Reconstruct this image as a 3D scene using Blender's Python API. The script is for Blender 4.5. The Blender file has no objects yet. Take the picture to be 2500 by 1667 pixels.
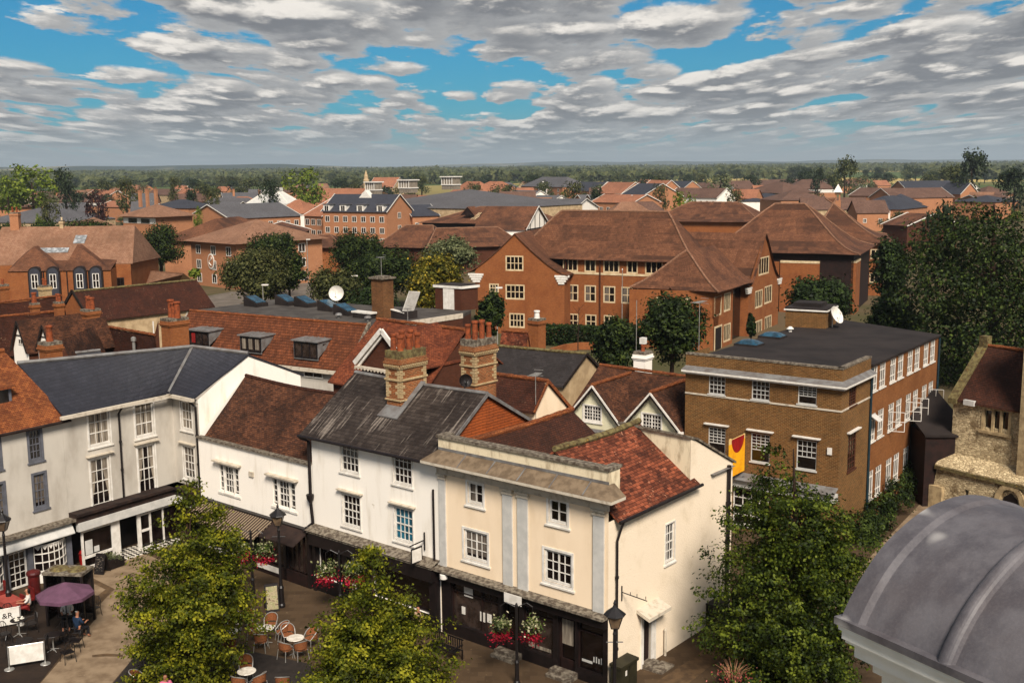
import bpy, math, random
import numpy as np
from mathutils import Vector, Matrix, noise
from mathutils.geometry import tessellate_polygon
sc = bpy.context.scene
COL = sc.collection
rnd = random.Random(7)

# ------------------------------------------------------------------ camera
FPX = 2700.0                     # focal length in photo pixels (photo 2500 x 1667)
PITCH = math.atan(421.5 / FPX)
ROLL = 0.009
CAMH = 20.0
cp, sp, cr, sr = math.cos(PITCH), math.sin(PITCH), math.cos(ROLL), math.sin(ROLL)
cam = bpy.data.cameras.new('camera')
cam.sensor_width = 36.0
cam.lens = FPX / 2500 * 36
cam.clip_start = 0.2
cam.clip_end = 60000
co = bpy.data.objects.new('camera', cam)
COL.objects.link(co)
_up = Vector((0, sp, cp)); _x = Vector((1, 0, 0)); _f = Vector((0, cp, -sp))
_R = _x * cr - _up * sr
_U = _x * sr + _up * cr
m = Matrix((( _R.x, _U.x, -_f.x, 0), (_R.y, _U.y, -_f.y, 0), (_R.z, _U.z, -_f.z, CAMH), (0, 0, 0, 1)))
co.matrix_world = m
sc.camera = co
sc.render.resolution_x = 1024; sc.render.resolution_y = 682
sc.view_settings.view_transform = 'Standard'
sc.view_settings.look = 'None'
sc.view_settings.exposure = 0.45
sc.view_settings.gamma = 1.0
sc.view_settings.use_curve_mapping = False
sc.render.engine = 'CYCLES'

def C(h):
    h = h.lstrip('#')
    r = []
    for i in (0, 2, 4):
        c = int(h[i:i+2], 16) / 255
        r.append(c / 12.92 if c <= .04045 else ((c + .055) / 1.055) ** 2.4)
    return (r[0], r[1], r[2], 1)

# ------------------------------------------------------------------ sun and sky
HAZE = 0.00009
SUN_EL, SUN_AZ = math.radians(44), math.radians(168)     # azimuth from +Y clockwise: behind the camera and to the right
sl = bpy.data.lights.new('sun', 'SUN')
sl.energy = 4.9; sl.angle = math.radians(18); sl.color = (1, .90, .79)
so = bpy.data.objects.new('sun', sl); COL.objects.link(so)
sd = Vector((math.sin(SUN_AZ) * math.cos(SUN_EL), math.cos(SUN_AZ) * math.cos(SUN_EL), math.sin(SUN_EL)))
so.rotation_euler = sd.to_track_quat('Z', 'Y').to_euler()
so.location = (0, 0, 200)

class NT:
    """small node-tree helper"""
    def __init__(s, nt): s.nt = nt; s.n = nt.nodes; s.l = nt.links
    def new(s, t, **kw):
        n = s.n.new(t)
        for k, v in kw.items():
            if k.startswith('i_'):
                key = k[2:]
                key = int(key) if key.isdigit() else key.replace('_', ' ')
                s.set(n.inputs[key], v)
            else: setattr(n, k, v)
        return n
    def set(s, inp, v):
        if isinstance(v, bpy.types.NodeSocket): s.l.new(v, inp)
        else: inp.default_value = v
    def math(s, op, a, b=0.0, c=None, clamp=False):
        n = s.n.new('ShaderNodeMath'); n.operation = op; n.use_clamp = clamp
        s.set(n.inputs[0], a); s.set(n.inputs[1], b)
        if c is not None: s.set(n.inputs[2], c)
        return n.outputs[0]
    def mix(s, fac, a, b, mode='MIX'):
        n = s.n.new('ShaderNodeMix'); n.data_type = 'RGBA'; n.blend_type = mode
        s.set(n.inputs[0], fac); s.set(n.inputs[6], a); s.set(n.inputs[7], b)
        return n.outputs[2]
    def noise(s, vec, scale, detail=3, rough=.55, dist=0.0, w=None):
        n = s.n.new('ShaderNodeTexNoise')
        s.set(n.inputs['Vector'], vec); n.inputs['Scale'].default_value = scale
        n.inputs['Detail'].default_value = detail; n.inputs['Roughness'].default_value = rough
        n.inputs['Distortion'].default_value = dist
        return n.outputs['Fac']
    def ramp(s, fac, stops):
        n = s.n.new('ShaderNodeValToRGB')
        els = n.color_ramp.elements
        while len(els) > 1: els.remove(els[-1])
        els[0].position, els[0].color = stops[0]
        for p, c in stops[1:]:
            e = els.new(p); e.color = c
        s.set(n.inputs[0], fac)
        return n.outputs[0]
    def mr(s, v, a, b, c=0., d=1., smooth=True):
        n = s.n.new('ShaderNodeMapRange'); n.clamp = True
        if smooth: n.interpolation_type = 'SMOOTHSTEP'
        s.set(n.inputs[0], v)
        for i, q in enumerate((a, b, c, d)): s.set(n.inputs[1 + i], q)
        return n.outputs[0]
    def xyz(s, x, y, z):
        n = s.n.new('ShaderNodeCombineXYZ')
        for i, q in enumerate((x, y, z)): s.set(n.inputs[i], q)
        return n.outputs[0]

w = bpy.data.worlds.new('World'); sc.world = w; w.use_nodes = True
t = NT(w.node_tree); t.n.clear()
sky = t.new('ShaderNodeTexSky'); sky.sky_type = 'NISHITA'; sky.sun_disc = False
sky.sun_elevation = SUN_EL; sky.sun_rotation = SUN_AZ; sky.altitude = 50; sky.air_density = 1.0; sky.dust_density = .6; sky.ozone_density = 2.0
tc = t.new('ShaderNodeTexCoord')
sx = t.new('ShaderNodeSeparateXYZ'); t.l.new(tc.outputs['Generated'], sx.inputs[0])
zz = t.math('MAXIMUM', sx.outputs[2], 0.0)
den = t.math('ADD', zz, 0.034)
X = t.math('DIVIDE', sx.outputs[0], t.math('POWER', den, .62)); Y = t.math('LOGARITHM', den, 2.71828)
def cloud_noise(dy):
    yy = t.math('ADD', t.math('MULTIPLY', Y, 5.9), 46.5 + dy)
    v = t.xyz(t.math('MULTIPLY', X, 4.1), yy, 0.0)
    a = t.noise(v, .8, 7, .62, .1)
    b = t.noise(v, .26, 1, .5)
    vo = t.new('ShaderNodeTexVoronoi', i_Scale=1.35); wv = t.new('ShaderNodeVectorMath', operation='ADD'); t.l.new(v, wv.inputs[0])
    q = t.math('MULTIPLY', a, .9); t.l.new(t.xyz(q, q, 0.0), wv.inputs[1]); t.l.new(wv.outputs[0], vo.inputs['Vector'])
    puff = t.math('MULTIPLY', t.math('SUBTRACT', .5, vo.outputs['Distance']), .24)
    return t.math('ADD', t.math('ADD', t.math('MULTIPLY', a, .62), t.math('MULTIPLY', b, .52)), puff)
n0 = cloud_noise(0.0)
n1 = cloud_noise(.26)
hz = t.mr(zz, 0.0, .12, .13, .052)                 # more cover low down
cov = t.math('MAXIMUM', t.mr(t.math('ADD', n0, hz),   .55, .60), t.mr(zz, .0, .05, .92, 0.))
lit = t.mr(t.math('SUBTRACT', n0, n1), -.02, .12)
thick = t.mr(t.math('ADD', n0, hz), .57, .74)
cl = t.mix(thick, (.62, .62, .62, 1), (.28, .29, .315, 1))
cl = t.mix(t.math('MULTIPLY', t.math('POWER', lit, 1.3), .95), cl, (1.45, 1.36, 1.24, 1))
cl = t.mix(t.mr(zz, 0.0, .05, .85, 0.), cl, (.38, .51, .57, 1))     # low clouds take the colour of the air
bg_s = t.new('ShaderNodeBackground', i_Strength=.06)
tint = t.mix(1.0, sky.outputs[0], (.06, .62, .92, 1), 'MULTIPLY')
t.l.new(tint, bg_s.inputs[0])
bg_c = t.new('ShaderNodeBackground', i_Strength=.50); t.l.new(cl, bg_c.inputs[0])
mx = t.new('ShaderNodeMixShader'); t.l.new(cov, mx.inputs[0]); t.l.new(bg_s.outputs[0], mx.inputs[1]); t.l.new(bg_c.outputs[0], mx.inputs[2])
wo = t.new('ShaderNodeOutputWorld'); t.l.new(mx.outputs[0], wo.inputs[0])

# ------------------------------------------------------------------ photo pixel -> place in the world
def ray(px, py):
    xc = (px - 1250) / FPX; yc = (833.5 - py) / FPX
    h = xc * cr + yc * sr; v = -xc * sr + yc * cr
    return Vector((h, cp + v * sp, -sp + v * cp))
def G(px, py, z=0.0):
    d = ray(px, py); k = (z - CAMH) / d.z
    return Vector((d.x * k, d.y * k, z))
def GD(px, py, D):
    d = ray(px, py); k = D / d.y
    return Vector((d.x * k, D, CAMH + d.z * k))

class Fr:
    """building frame: u along the front (left to right), w depth away from the camera side, z up"""
    def __init__(s, o, d, org=0):
        s.o = Vector((o[0], o[1])); s.d = Vector((d[0], d[1])).normalized(); s.n = Vector((s.d.y, -s.d.x))
    @staticmethod
    def two(a, b):
        f = Fr(a, (b[0] - a[0], b[1] - a[1])); f.L = math.hypot(b[0] - a[0], b[1] - a[1]); return f
    @staticmethod
    def ang(o, deg): return Fr(o, (math.cos(math.radians(deg)), math.sin(math.radians(deg))))
    def P(s, u, w=0.0, z=0.0):
        q = s.o + s.d * u - s.n * w
        return Vector((q.x, q.y, z))
    def right(s, u=0.0, w=0.0): return Fr(s.P(u, w), -s.n)       # frame of a wall that turns the corner to the right side
    def left(s, u=0.0, w=0.0): return Fr(s.P(u, w), s.n)
    def uz(s, px, py, w=0.0):
        o = s.P(0, w); d = ray(px, py)
        k = (o.x * s.n.x + o.y * s.n.y) / (d.x * s.n.x + d.y * s.n.y)
        p = Vector((d.x * k - o.x, d.y * k - o.y))
        return p.dot(s.d), CAMH + d.z * k
    def wz(s, px, py, u=0.0):
        return s.right(u).uz(px, py)
    def rect(s, x0, y0, x1, y1, w=0.0):
        a = s.uz(x0, y0, w); b = s.uz(x1, y1, w)
        return (a[0], b[1], b[0], a[1])

# ------------------------------------------------------------------ mesh building
class MB:
    def __init__(s): s.v = []; s.f = []; s.m = []; s.uv = []
    def face(s, pts, mi=0, uv=None):
        b = len(s.v); s.v.extend([tuple(p) for p in pts]); s.f.append(tuple(range(b, b + len(pts)))); s.m.append(mi); s.uv.append(uv)
    def prism(s, pts, vec, mi=0, mside=None):
        """pts: polygon seen counter-clockwise from the side that vec points away from"""
        vec = Vector(vec); ms = mi if mside is None else mside
        pts = [Vector(p) for p in pts]; q = [p + vec for p in pts]
        s.face(pts, mi); s.face(q[::-1], ms)
        n = len(pts)
        for i in range(n):
            j = (i + 1) % n
            s.face([pts[j], pts[i], q[i], q[j]], ms)
    def box(s, F, u0, u1, w0, w1, z0, z1, mi=0):
        P = F.P
        a = [P(u0, w0, z0), P(u1, w0, z0), P(u1, w1, z0), P(u0, w1, z0)]
        b = [P(u0, w0, z1), P(u1, w0, z1), P(u1, w1, z1), P(u0, w1, z1)]
        s.face(b, mi); s.face(a[::-1], mi)
        for i in range(4):
            j = (i + 1) % 4
            s.face([a[i], a[j], b[j], b[i]], mi)
    def beam(s, a, b, wd, ht, mi=0, up=(0, 0, 1)):
        a = Vector(a); b = Vector(b); d = (b - a).normalized(); up = Vector(up)
        r = d.cross(up)
        if r.length < 1e-4: r = d.cross(Vector((0, 1, 0)))
        r.normalize(); k = r.cross(d)
        r = r * wd / 2; k = k * ht / 2
        A = [a - r - k, a + r - k, a + r + k, a - r + k]; B = [x + (b - a) for x in A]
        s.face(A, mi); s.face(B[::-1], mi)
        for i in range(4):
            j = (i + 1) % 4
            s.face([A[j], A[i], B[i], B[j]], mi)
    def tube(s, pts, r, seg=8, mi=0, cap=True):
        pts = [Vector(p) for p in pts]; n = len(pts)
        rr = r if isinstance(r, (list, tuple)) else [r] * n
        rings = []
        pr = None
        for i, p in enumerate(pts):
            d = (pts[min(i + 1, n - 1)] - pts[max(i - 1, 0)]).normalized()
            if pr is None:
                pr = d.cross(Vector((0, 0, 1)))
                if pr.length < 1e-3: pr = Vector((1, 0, 0))
            pr = (pr - d * pr.dot(d)).normalized(); k = d.cross(pr)
            rings.append([p + (pr * math.cos(2 * math.pi * j / seg) + k * math.sin(2 * math.pi * j / seg)) * rr[i] for j in range(seg)])
        for i in range(n - 1):
            for j in range(seg):
                k = (j + 1) % seg
                s.face([rings[i][j], rings[i][k], rings[i + 1][k], rings[i + 1][j]], mi)
        if cap:
            s.face(rings[0][::-1], mi); s.face(rings[-1], mi)
    def lathe(s, c, prof, seg=12, mi=0, axis=None):
        """prof: list of (radius, height)"""
        c = Vector(c)
        rings = []
        for r_, h in prof:
            rings.append([c + Vector((math.cos(2 * math.pi * j / seg) * r_, math.sin(2 * math.pi * j / seg) * r_, h)) for j in range(seg)])
        for i in range(len(prof) - 1):
            for j in range(seg):
                k = (j + 1) % seg
                s.face([rings[i][j], rings[i][k], rings[i + 1][k], rings[i + 1][j]], mi)
        if prof[0][0] > 1e-4: s.face(rings[0][::-1], mi)
        if prof[-1][0] > 1e-4: s.face(rings[-1], mi)
    def grid(s, rows, mi=0, uvs=None):
        for i in range(len(rows) - 1):
            for j in range(len(rows[0]) - 1):
                uv = None if uvs is None else [uvs[i][j], uvs[i][j + 1], uvs[i + 1][j + 1], uvs[i + 1][j]]
                s.face([rows[i][j], rows[i][j + 1], rows[i + 1][j + 1], rows[i + 1][j]], mi, uv)

def auto_uv(pts):
    n = Vector((0, 0, 0)); k = len(pts)
    for i in range(k):
        a = pts[i]; b = pts[(i + 1) % k]
        n += Vector(((a[1] - b[1]) * (a[2] + b[2]), (a[2] - b[2]) * (a[0] + b[0]), (a[0] - b[0]) * (a[1] + b[1])))
    if n.length < 1e-9: return [(0, 0)] * k
    n.normalize()
    if abs(n.z) > .995: return [(p[0], p[1]) for p in pts]
    tt = Vector((-n.y, n.x, 0)).normalized(); bb = n.cross(tt)
    return [(tt.x * p[0] + tt.y * p[1], bb.x * p[0] + bb.y * p[1] + bb.z * p[2]) for p in pts]

def build(mb, name, mats, parent=None, smooth=False, loc=None):
    me = bpy.data.meshes.new(name)
    off = Vector((0, 0, 0))
    if parent is not None:
        q = parent
        while q is not None: off += q.location; q = q.parent
    elif loc is not None: off = Vector(loc)
    V = [(p[0] - off.x, p[1] - off.y, p[2] - off.z) for p in mb.v]
    me.from_pydata(V, [], mb.f)
    me.polygons.foreach_set('material_index', mb.m)
    ul = me.uv_layers.new(name='UVMap')
    data = np.zeros(len(me.loops) * 2, dtype=np.float32); i = 0
    for f, uv in zip(mb.f, mb.uv):
        u = uv if uv is not None else auto_uv([mb.v[k] for k in f])
        for a in u:
            data[i] = a[0]; data[i + 1] = a[1]; i += 2
    ul.data.foreach_set('uv', data)
    for mm in (mats if isinstance(mats, (list, tuple)) else [mats]): me.materials.append(mm)
    if smooth: me.polygons.foreach_set('use_smooth', [True] * len(me.polygons))
    me.update()
    o = bpy.data.objects.new(name, me); COL.objects.link(o)
    if parent is not None: o.parent = parent
    elif loc is not None: o.location = loc
    return o

def tag(o, label=None, cat=None, group=None, kind=None):
    if label: o['label'] = label
    if cat: o['category'] = cat
    if group: o['group'] = group
    if kind: o['kind'] = kind
    return o
def thing(name, label, cat, loc, group=None):
    o = bpy.data.objects.new(name, None); COL.objects.link(o); o.location = loc; o.empty_display_size = .2
    return tag(o, label, cat, group)
def copy_tree(o, parent=None):
    c = o.copy(); COL.objects.link(c); c.parent = parent
    for ch in list(o.children): copy_tree(ch, c)
    return c
def structure(mb, name, mats, smooth=False):
    o = build(mb, name, mats, smooth=smooth); o['kind'] = 'structure'; return o

# ------------------------------------------------------------------ materials
def base_mat(name, rough=.85, spec=.25):
    mt = bpy.data.materials.new(name); mt.use_nodes = True
    t = NT(mt.node_tree); b = t.n['Principled BSDF']
    b.inputs['Roughness'].default_value = rough
    b.inputs['Specular IOR Level'].default_value = spec
    return mt, t, b
def bump(t, b, h, strength, dist=.02):
    n = t.new('ShaderNodeBump', i_Strength=strength, i_Distance=dist); t.l.new(h, n.inputs['Height']); t.l.new(n.outputs[0], b.inputs['Normal'])
def plain(name, c, c2=None, rough=.8, scale=2.0, spec=.25, metal=0., bmp=0., amt=(.35, .65), detail=4, stretch=(1, 1, 1), spots=None):
    mt, t, b = base_mat(name, rough, spec)
    c = C(c) if isinstance(c, str) else c
    c2 = c2 if c2 is not None else tuple(x * .75 for x in c[:3]) + (1,)
    c2 = C(c2) if isinstance(c2, str) else c2
    g = t.new('ShaderNodeNewGeometry')
    mp = t.new('ShaderNodeVectorMath', operation='MULTIPLY'); t.l.new(g.outputs['Position'], mp.inputs[0]); mp.inputs[1].default_value = stretch
    n = t.noise(mp.outputs[0], scale, detail, .6)
    col = t.mix(t.mr(n, amt[0], amt[1]), c, c2)
    if spots:
        sc_, thr, cs = spots
        n2 = t.noise(g.outputs['Position'], sc_, 5, .7)
        col = t.mix(t.mr(n2, thr, thr + .08), col, C(cs))
    t.l.new(col, b.inputs['Base Color'])
    b.inputs['Metallic'].default_value = metal
    if bmp:
        n3 = t.noise(g.outputs['Position'], 14, 4, .6); bump(t, b, n3, bmp, .02)
    return mt
def brick(name, c1, c2, mortar, bw=.22, rh=.075, ms=.012, patch=.35, pc=None, band=None):
    mt, t, b = base_mat(name, .9, .2)
    uv = t.new('ShaderNodeTexCoord').outputs['UV']
    br = t.new('ShaderNodeTexBrick', i_Scale=1.0, i_Mortar_Size=ms, i_Mortar_Smooth=.3, i_Bias=-.1, i_Brick_Width=bw, i_Row_Height=rh)
    t.l.new(uv, br.inputs['Vector'])
    br.inputs['Color1'].default_value = C(c1); br.inputs['Color2'].default_value = C(c2); br.inputs['Mortar'].default_value = C(mortar)
    g = t.new('ShaderNodeNewGeometry').outputs['Position']
    n = t.noise(g, .7, 5, .65)
    pcol = C(pc) if pc else tuple(x * .55 for x in C(c2)[:3]) + (1,)
    col = t.mix(t.math('MULTIPLY', t.mr(n, .42, .72), patch), br.outputs['Color'], pcol)
    nf = t.noise(g, 9, 2, .5)
    col = t.mix(t.mr(nf, .35, .7, 0., .30), col, tuple(x * .45 for x in C(c1)[:3]) + (1,))
    t.l.new(col, b.inputs['Base Color'])
    bump(t, b, t.math('SUBTRACT', 1.0, br.outputs['Fac']), .35, .01)
    return mt
def tiles(name, c1, c2, dark, bw=.17, rh=.1, patch=.5, lichen=None, lich_thr=.66, ps=.6, streak=True, bmp=.7, rough=.9, strk=(1.1, .25), gap=.35, spec=.2, light=None):
    mt, t, b = base_mat(name, rough, spec)
    uv = t.new('ShaderNodeTexCoord').outputs['UV']
    wob = t.noise(uv, 1.3, 2, .5)
    ad = t.new('ShaderNodeVectorMath', operation='ADD'); t.l.new(uv, ad.inputs[0])
    t.l.new(t.xyz(0.0, t.math('MULTIPLY', t.math('SUBTRACT', wob, .5), .06), 0.0), ad.inputs[1])
    br = t.new('ShaderNodeTexBrick', i_Scale=1.0, i_Mortar_Size=.007, i_Mortar_Smooth=.2, i_Bias=0.0, i_Brick_Width=bw, i_Row_Height=rh)
    t.l.new(ad.outputs[0], br.inputs['Vector'])
    br.inputs['Color1'].default_value = C(c1); br.inputs['Color2'].default_value = C(c2); br.inputs['Mortar'].default_value = tuple(x * .4 for x in C(dark)[:3]) + (1,)
    n = t.noise(uv, ps, 6, .68)
    col = t.mix(t.math('MULTIPLY', t.mr(n, .38, .66), patch), br.outputs['Color'], C(dark))
    if streak:
        sv = t.new('ShaderNodeVectorMath', operation='MULTIPLY'); t.l.new(uv, sv.inputs[0]); sv.inputs[1].default_value = (strk[0], strk[1], 1)
        n2 = t.noise(sv.outputs[0], 1.6, 4, .7)
        col = t.mix(t.mr(n2, .45, .75, 0., .5), col, C(dark))
    if light:
        sv2 = t.new('ShaderNodeVectorMath', operation='MULTIPLY'); t.l.new(uv, sv2.inputs[0]); sv2.inputs[1].default_value = (5.5, .35, 1)
        n5 = t.math('ADD', t.noise(sv2.outputs[0], 1.0, 4, .65), t.math('MULTIPLY', t.math('SUBTRACT', t.noise(uv, .45, 2, .5), .5), .55))
        col = t.mix(t.mr(n5, .575, .68, 0., .8), col, C(light))
    if lichen:
        n3 = t.noise(uv, 7.0, 4, .75)
        n4 = t.noise(uv, .9, 2, .5)
        col = t.mix(t.mr(t.math('ADD', n3, t.math('MULTIPLY', t.math('SUBTRACT', n4, .5), .35)), lich_thr, lich_thr + .07), col, C(lichen))
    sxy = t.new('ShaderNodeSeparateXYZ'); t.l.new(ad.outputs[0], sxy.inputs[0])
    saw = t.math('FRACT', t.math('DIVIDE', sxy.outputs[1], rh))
    # shade under each course, painted into the colour as a dark band
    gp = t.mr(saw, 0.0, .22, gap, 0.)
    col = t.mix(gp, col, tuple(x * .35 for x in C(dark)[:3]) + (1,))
    t.l.new(col, b.inputs['Base Color'])
    h = t.math('ADD', t.math('SUBTRACT', 1.0, saw), t.math('MULTIPLY', t.noise(uv, 5, 2, .5), .9))
    bump(t, b, t.math('SUBTRACT', h, t.math('MULTIPLY', br.outputs['Fac'], .6)), bmp, .03)
    return mt
def glassm(name, c, rough=.12, spec=.6):
    mt, t, b = base_mat(name, rough, spec)
    g = t.new('ShaderNodeNewGeometry').outputs['Position']
    n = t.noise(g, 2.2, 2, .5)
    cc = C(c)
    t.l.new(t.mix(t.mr(n, .4, .65), cc, tuple(x * 2.2 + .002 for x in cc[:3]) + (1,)), b.inputs['Base Color'])
    return mt
def leafm(name, dark, mid, light, trans=.25):
    mt, t, b = base_mat(name, .6, .15)
    g = t.new('ShaderNodeNewGeometry')
    n = t.noise(g.outputs['Position'], 1.3, 3, .6)
    v = t.math('ADD', t.math('MULTIPLY', g.outputs['Random Per Island'], .28), t.math('SUBTRACT', t.math('MULTIPLY', n, 1.5), .33))
    col = t.ramp(v, [(.22, C(dark)), (.55, C(mid)), (.88, C(light))])
    t.l.new(col, b.inputs['Base Color'])
    tr = t.new('ShaderNodeBsdfTranslucent'); t.l.new(col, tr.inputs[0])
    mx = t.new('ShaderNodeMixShader', i_0=trans); t.l.new(b.outputs[0], mx.inputs[1]); t.l.new(tr.outputs[0], mx.inputs[2])
    t.l.new(mx.outputs[0], t.n['Material Output'].inputs[0])
    return mt

M = {}
M['white'] = plain('white_render', '#ebe4d8', '#cfc5b4', .85, 1.2, bmp=.15, amt=(.48, .85), stretch=(1.6, 1.6, .3), spots=(.9, .68, '#c3b8a6'))
M['grey_white'] = plain('grey_render', '#b9b2a6', '#a0988c', .85, .9, bmp=.12, amt=(.4, .75), stretch=(1, 1, .4))
M['cream'] = plain('cream_render', '#e6d0b2', '#d8c1a2', .85, 1.0, bmp=.12, amt=(.4, .8), stretch=(1, 1, .4))
M['rough_cream'] = plain('rough_cream_render', '#e2d1b8', '#c8b699', .9, .9, bmp=.9, amt=(.5, .9), spots=(2.4, .70, '#c2ae92'))
M['dirty_white'] = plain('stained_render', '#d6c7a8', '#9c8b70', .9, 1.8, bmp=.3, amt=(.45, .75), stretch=(1.6, 1.6, .5))
M['mint'] = plain('pale_green_render', '#d3ceb0', '#c4bd9e', .85, 1., bmp=.08)
M['joinery'] = plain('white_paint', '#d9d4cb', '#c6c0b5', .5, 3., spec=.4)
M['pale_blue'] = plain('pale_blue_paint', '#bfbcb5', '#b0aea8', .6, 2.)
M['blue_grey'] = plain('blue_grey_paint', '#5e5f66', '#515257', .6, 3.)
M['black'] = plain('black_paint', '#0d0807', '#1a1110', .5, 5., spec=.4)
M['iron'] = plain('black_iron', '#0b0808', '#16100f', .45, 8., spec=.5)
M['darkwood'] = plain('dark_wood', '#24120d', '#160a07', .7, 3.)
M['glass'] = glassm('dark_glass', '#0c0605')
M['glass2'] = glassm('soft_glass', '#241c18')
M['blue_blind'] = glassm('blue_blind_glass', '#0c4252', .3, .5)
M['net'] = plain('net_curtain', '#8f8474', '#5f564b', .9, 9., amt=(.35, .65), stretch=(1, 1, .1))
M['netdark'] = plain('half_net_curtain', '#6a6055', '#3a322b', .9, 7., amt=(.35, .65), stretch=(1, 1, .1))
M['lead'] = plain('lead_sheet', '#72716f', '#5a5450', .6, 2.2, spec=.4, bmp=.25, amt=(.3, .7))
M['stone_cap'] = plain('weathered_coping', '#7d7465', '#4a4036', .95, 6., bmp=.6, amt=(.35, .62))
M['slope_lead'] = plain('brown_stained_lead', '#766551', '#5c4d3c', .8, 2.5, bmp=.2, spots=(3., .68, '#9c8c74'))
M['cornice'] = plain('cornice_stone', '#bdb2a0', '#978b78', .9, 3., bmp=.3, amt=(.45, .75))
M['felt'] = plain('grey_roof_felt', '#4b4641', '#35302c', .95, .8, bmp=.15, amt=(.3, .7), spots=(.7, .64, '#7b7368'), stretch=(1, 1, 1))
M['darkfelt'] = plain('dark_roof_felt', '#2b2421', '#1b1513', .9, .5, bmp=.15, amt=(.3, .7), spots=(1.1, .70, '#4b423c'))
M['slate_blue'] = tiles('blue_slate', '#2d2d34', '#25262d', '#1d1c21', .30, .22, .5, ps=.5, bmp=.35, rough=.6, gap=.25, spec=.35)
M['slate_old'] = tiles('streaked_old_slate', '#443b35', '#2e2621', '#1b1411', .30, .2, .75, lichen='#8d867b', lich_thr=.70, ps=.5, strk=(2.6, .12), bmp=.5, rough=.75, light='#7c7268')
M['slate_grey'] = tiles('grey_slate', '#35302f', '#2a2625', '#1f1a18', .3, .2, .5, lichen='#5a5048', lich_thr=.70, bmp=.4)
M['tile_brown'] = tiles('brown_clay_tiles', '#643e29', '#3d2418', '#22140d', .2, .11, .78, lichen='#a8714a', lich_thr=.735)
M['tile_orange'] = tiles('orange_clay_tiles', '#96582f', '#6f3a20', '#442414', .2, .11, .55, lichen='#c98a5c', lich_thr=.70)
M['tile_red'] = tiles('mottled_red_tiles', '#955035', '#4d2517', '#2c1710', .26, .15, .75, lichen='#b27e62', lich_thr=.62)
M['tile_hung'] = tiles('hung_orange_tiles', '#93491f', '#83401b', '#5f2e15', .5, .13, .3, bmp=.9, gap=.6)
M['tile_pan'] = tiles('brown_pantiles', '#744127', '#58301b', '#351c10', .22, .24, .5, lichen='#9a6b45', lich_thr=.75, bmp=1.0, gap=.7)
M['tile_dark'] = tiles('dark_mossy_tiles', '#4d2b1d', '#3a2016', '#22140d', .17, .12, .6, lichen='#8a7d5b', lich_thr=.70)
M['tile_spot'] = tiles('lichen_spotted_tiles', '#4a271a', '#3a1e13', '#22120b', .2, .14, .6, lichen='#b39a78', lich_thr=.665)
M['tile_fleck'] = tiles('flecked_red_tiles', '#824529', '#5e2d1a', '#35190f', .2, .12, .6, lichen='#b98a6a', lich_thr=.655)
M['tile_mid'] = tiles('red_brown_roof_tiles', '#714a34', '#5c3a27', '#38241a', .3, .25, .9, lichen='#9a6446', lich_thr=.70, ps=.16, bmp=.3, gap=.12, strk=(.5, .12))
M['tile_midlight'] = tiles('sunlit_brown_tiles', '#8d6a54', '#7c5843', '#5a402f', .3, .25, .6, ps=.15, bmp=.25, gap=.1)  # paler version of the brown roof tiles with sunlight put into the colour
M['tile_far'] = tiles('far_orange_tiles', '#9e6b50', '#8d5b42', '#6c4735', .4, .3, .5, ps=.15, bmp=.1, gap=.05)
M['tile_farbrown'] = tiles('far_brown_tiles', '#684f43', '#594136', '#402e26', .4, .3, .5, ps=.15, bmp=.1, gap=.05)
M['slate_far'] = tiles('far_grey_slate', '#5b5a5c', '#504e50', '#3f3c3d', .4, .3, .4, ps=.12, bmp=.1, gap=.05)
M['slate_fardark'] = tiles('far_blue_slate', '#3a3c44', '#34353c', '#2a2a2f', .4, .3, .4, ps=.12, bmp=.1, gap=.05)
M['brick_office'] = brick('yellow_brown_brick', '#704722', '#4a2d14', '#836a44', ms=.014, patch=.4)
M['brick_office_side'] = brick('lit_side_brick', '#875128', '#71411d', '#7c5a39', patch=.5, pc='#5a3216')  # office brick with the long side's stronger light put into the colour
M['brick_red'] = brick('red_orange_brick', '#8f532c', '#784222', '#835937', patch=.4, pc='#5e2a13')
M['brick_dark'] = brick('dark_red_brick', '#57301f', '#472517', '#3c281c', patch=.4)
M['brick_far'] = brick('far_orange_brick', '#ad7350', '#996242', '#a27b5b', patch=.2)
M['brick_stack'] = brick('chimney_brick', '#9a5127', '#5c2c15', '#8f7250', ms=.016, patch=.45, pc='#3a1e10')
M['brick_buff'] = brick('buff_quoin_brick', '#c4ac84', '#b0966c', '#7a6040', ms=.01, patch=.35, pc='#5a4428')
M['pot'] = plain('terracotta_pot', '#8c4523', '#5c2f1b', .85, 5., amt=(.3, .7))
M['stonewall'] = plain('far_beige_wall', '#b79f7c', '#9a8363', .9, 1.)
M['frame_buff'] = plain('buff_stone_frame', '#c9b593', '#b39c78', .85, 2.)
M['rooflight'] = glassm('pale_rooflight', '#6d6f70', .3)
M['aluminium'] = plain('pale_aluminium', '#b5b2ac', '#9a978f', .35, 5., metal=.6, spec=.5)
M['skylight'] = glassm('blue_skylight_glass', '#15303e', .25, .6)
M['moss'] = plain('mossy_cement', '#6e6440', '#4a3c26', .95, 5., bmp=.6, spots=(6., .60, '#8f7433'))
M['timber'] = plain('black_timber', '#17100d', '#251a14', .8, 4.)
M['bark'] = plain('grey_brown_bark', '#3b2a1e', '#241812', .95, 6., bmp=.8, stretch=(1, 1, .3))
M['canopy'] = plain('dark_brown_lead_canopy', '#2f211b', '#1d1310', .8, 2.)
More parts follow.
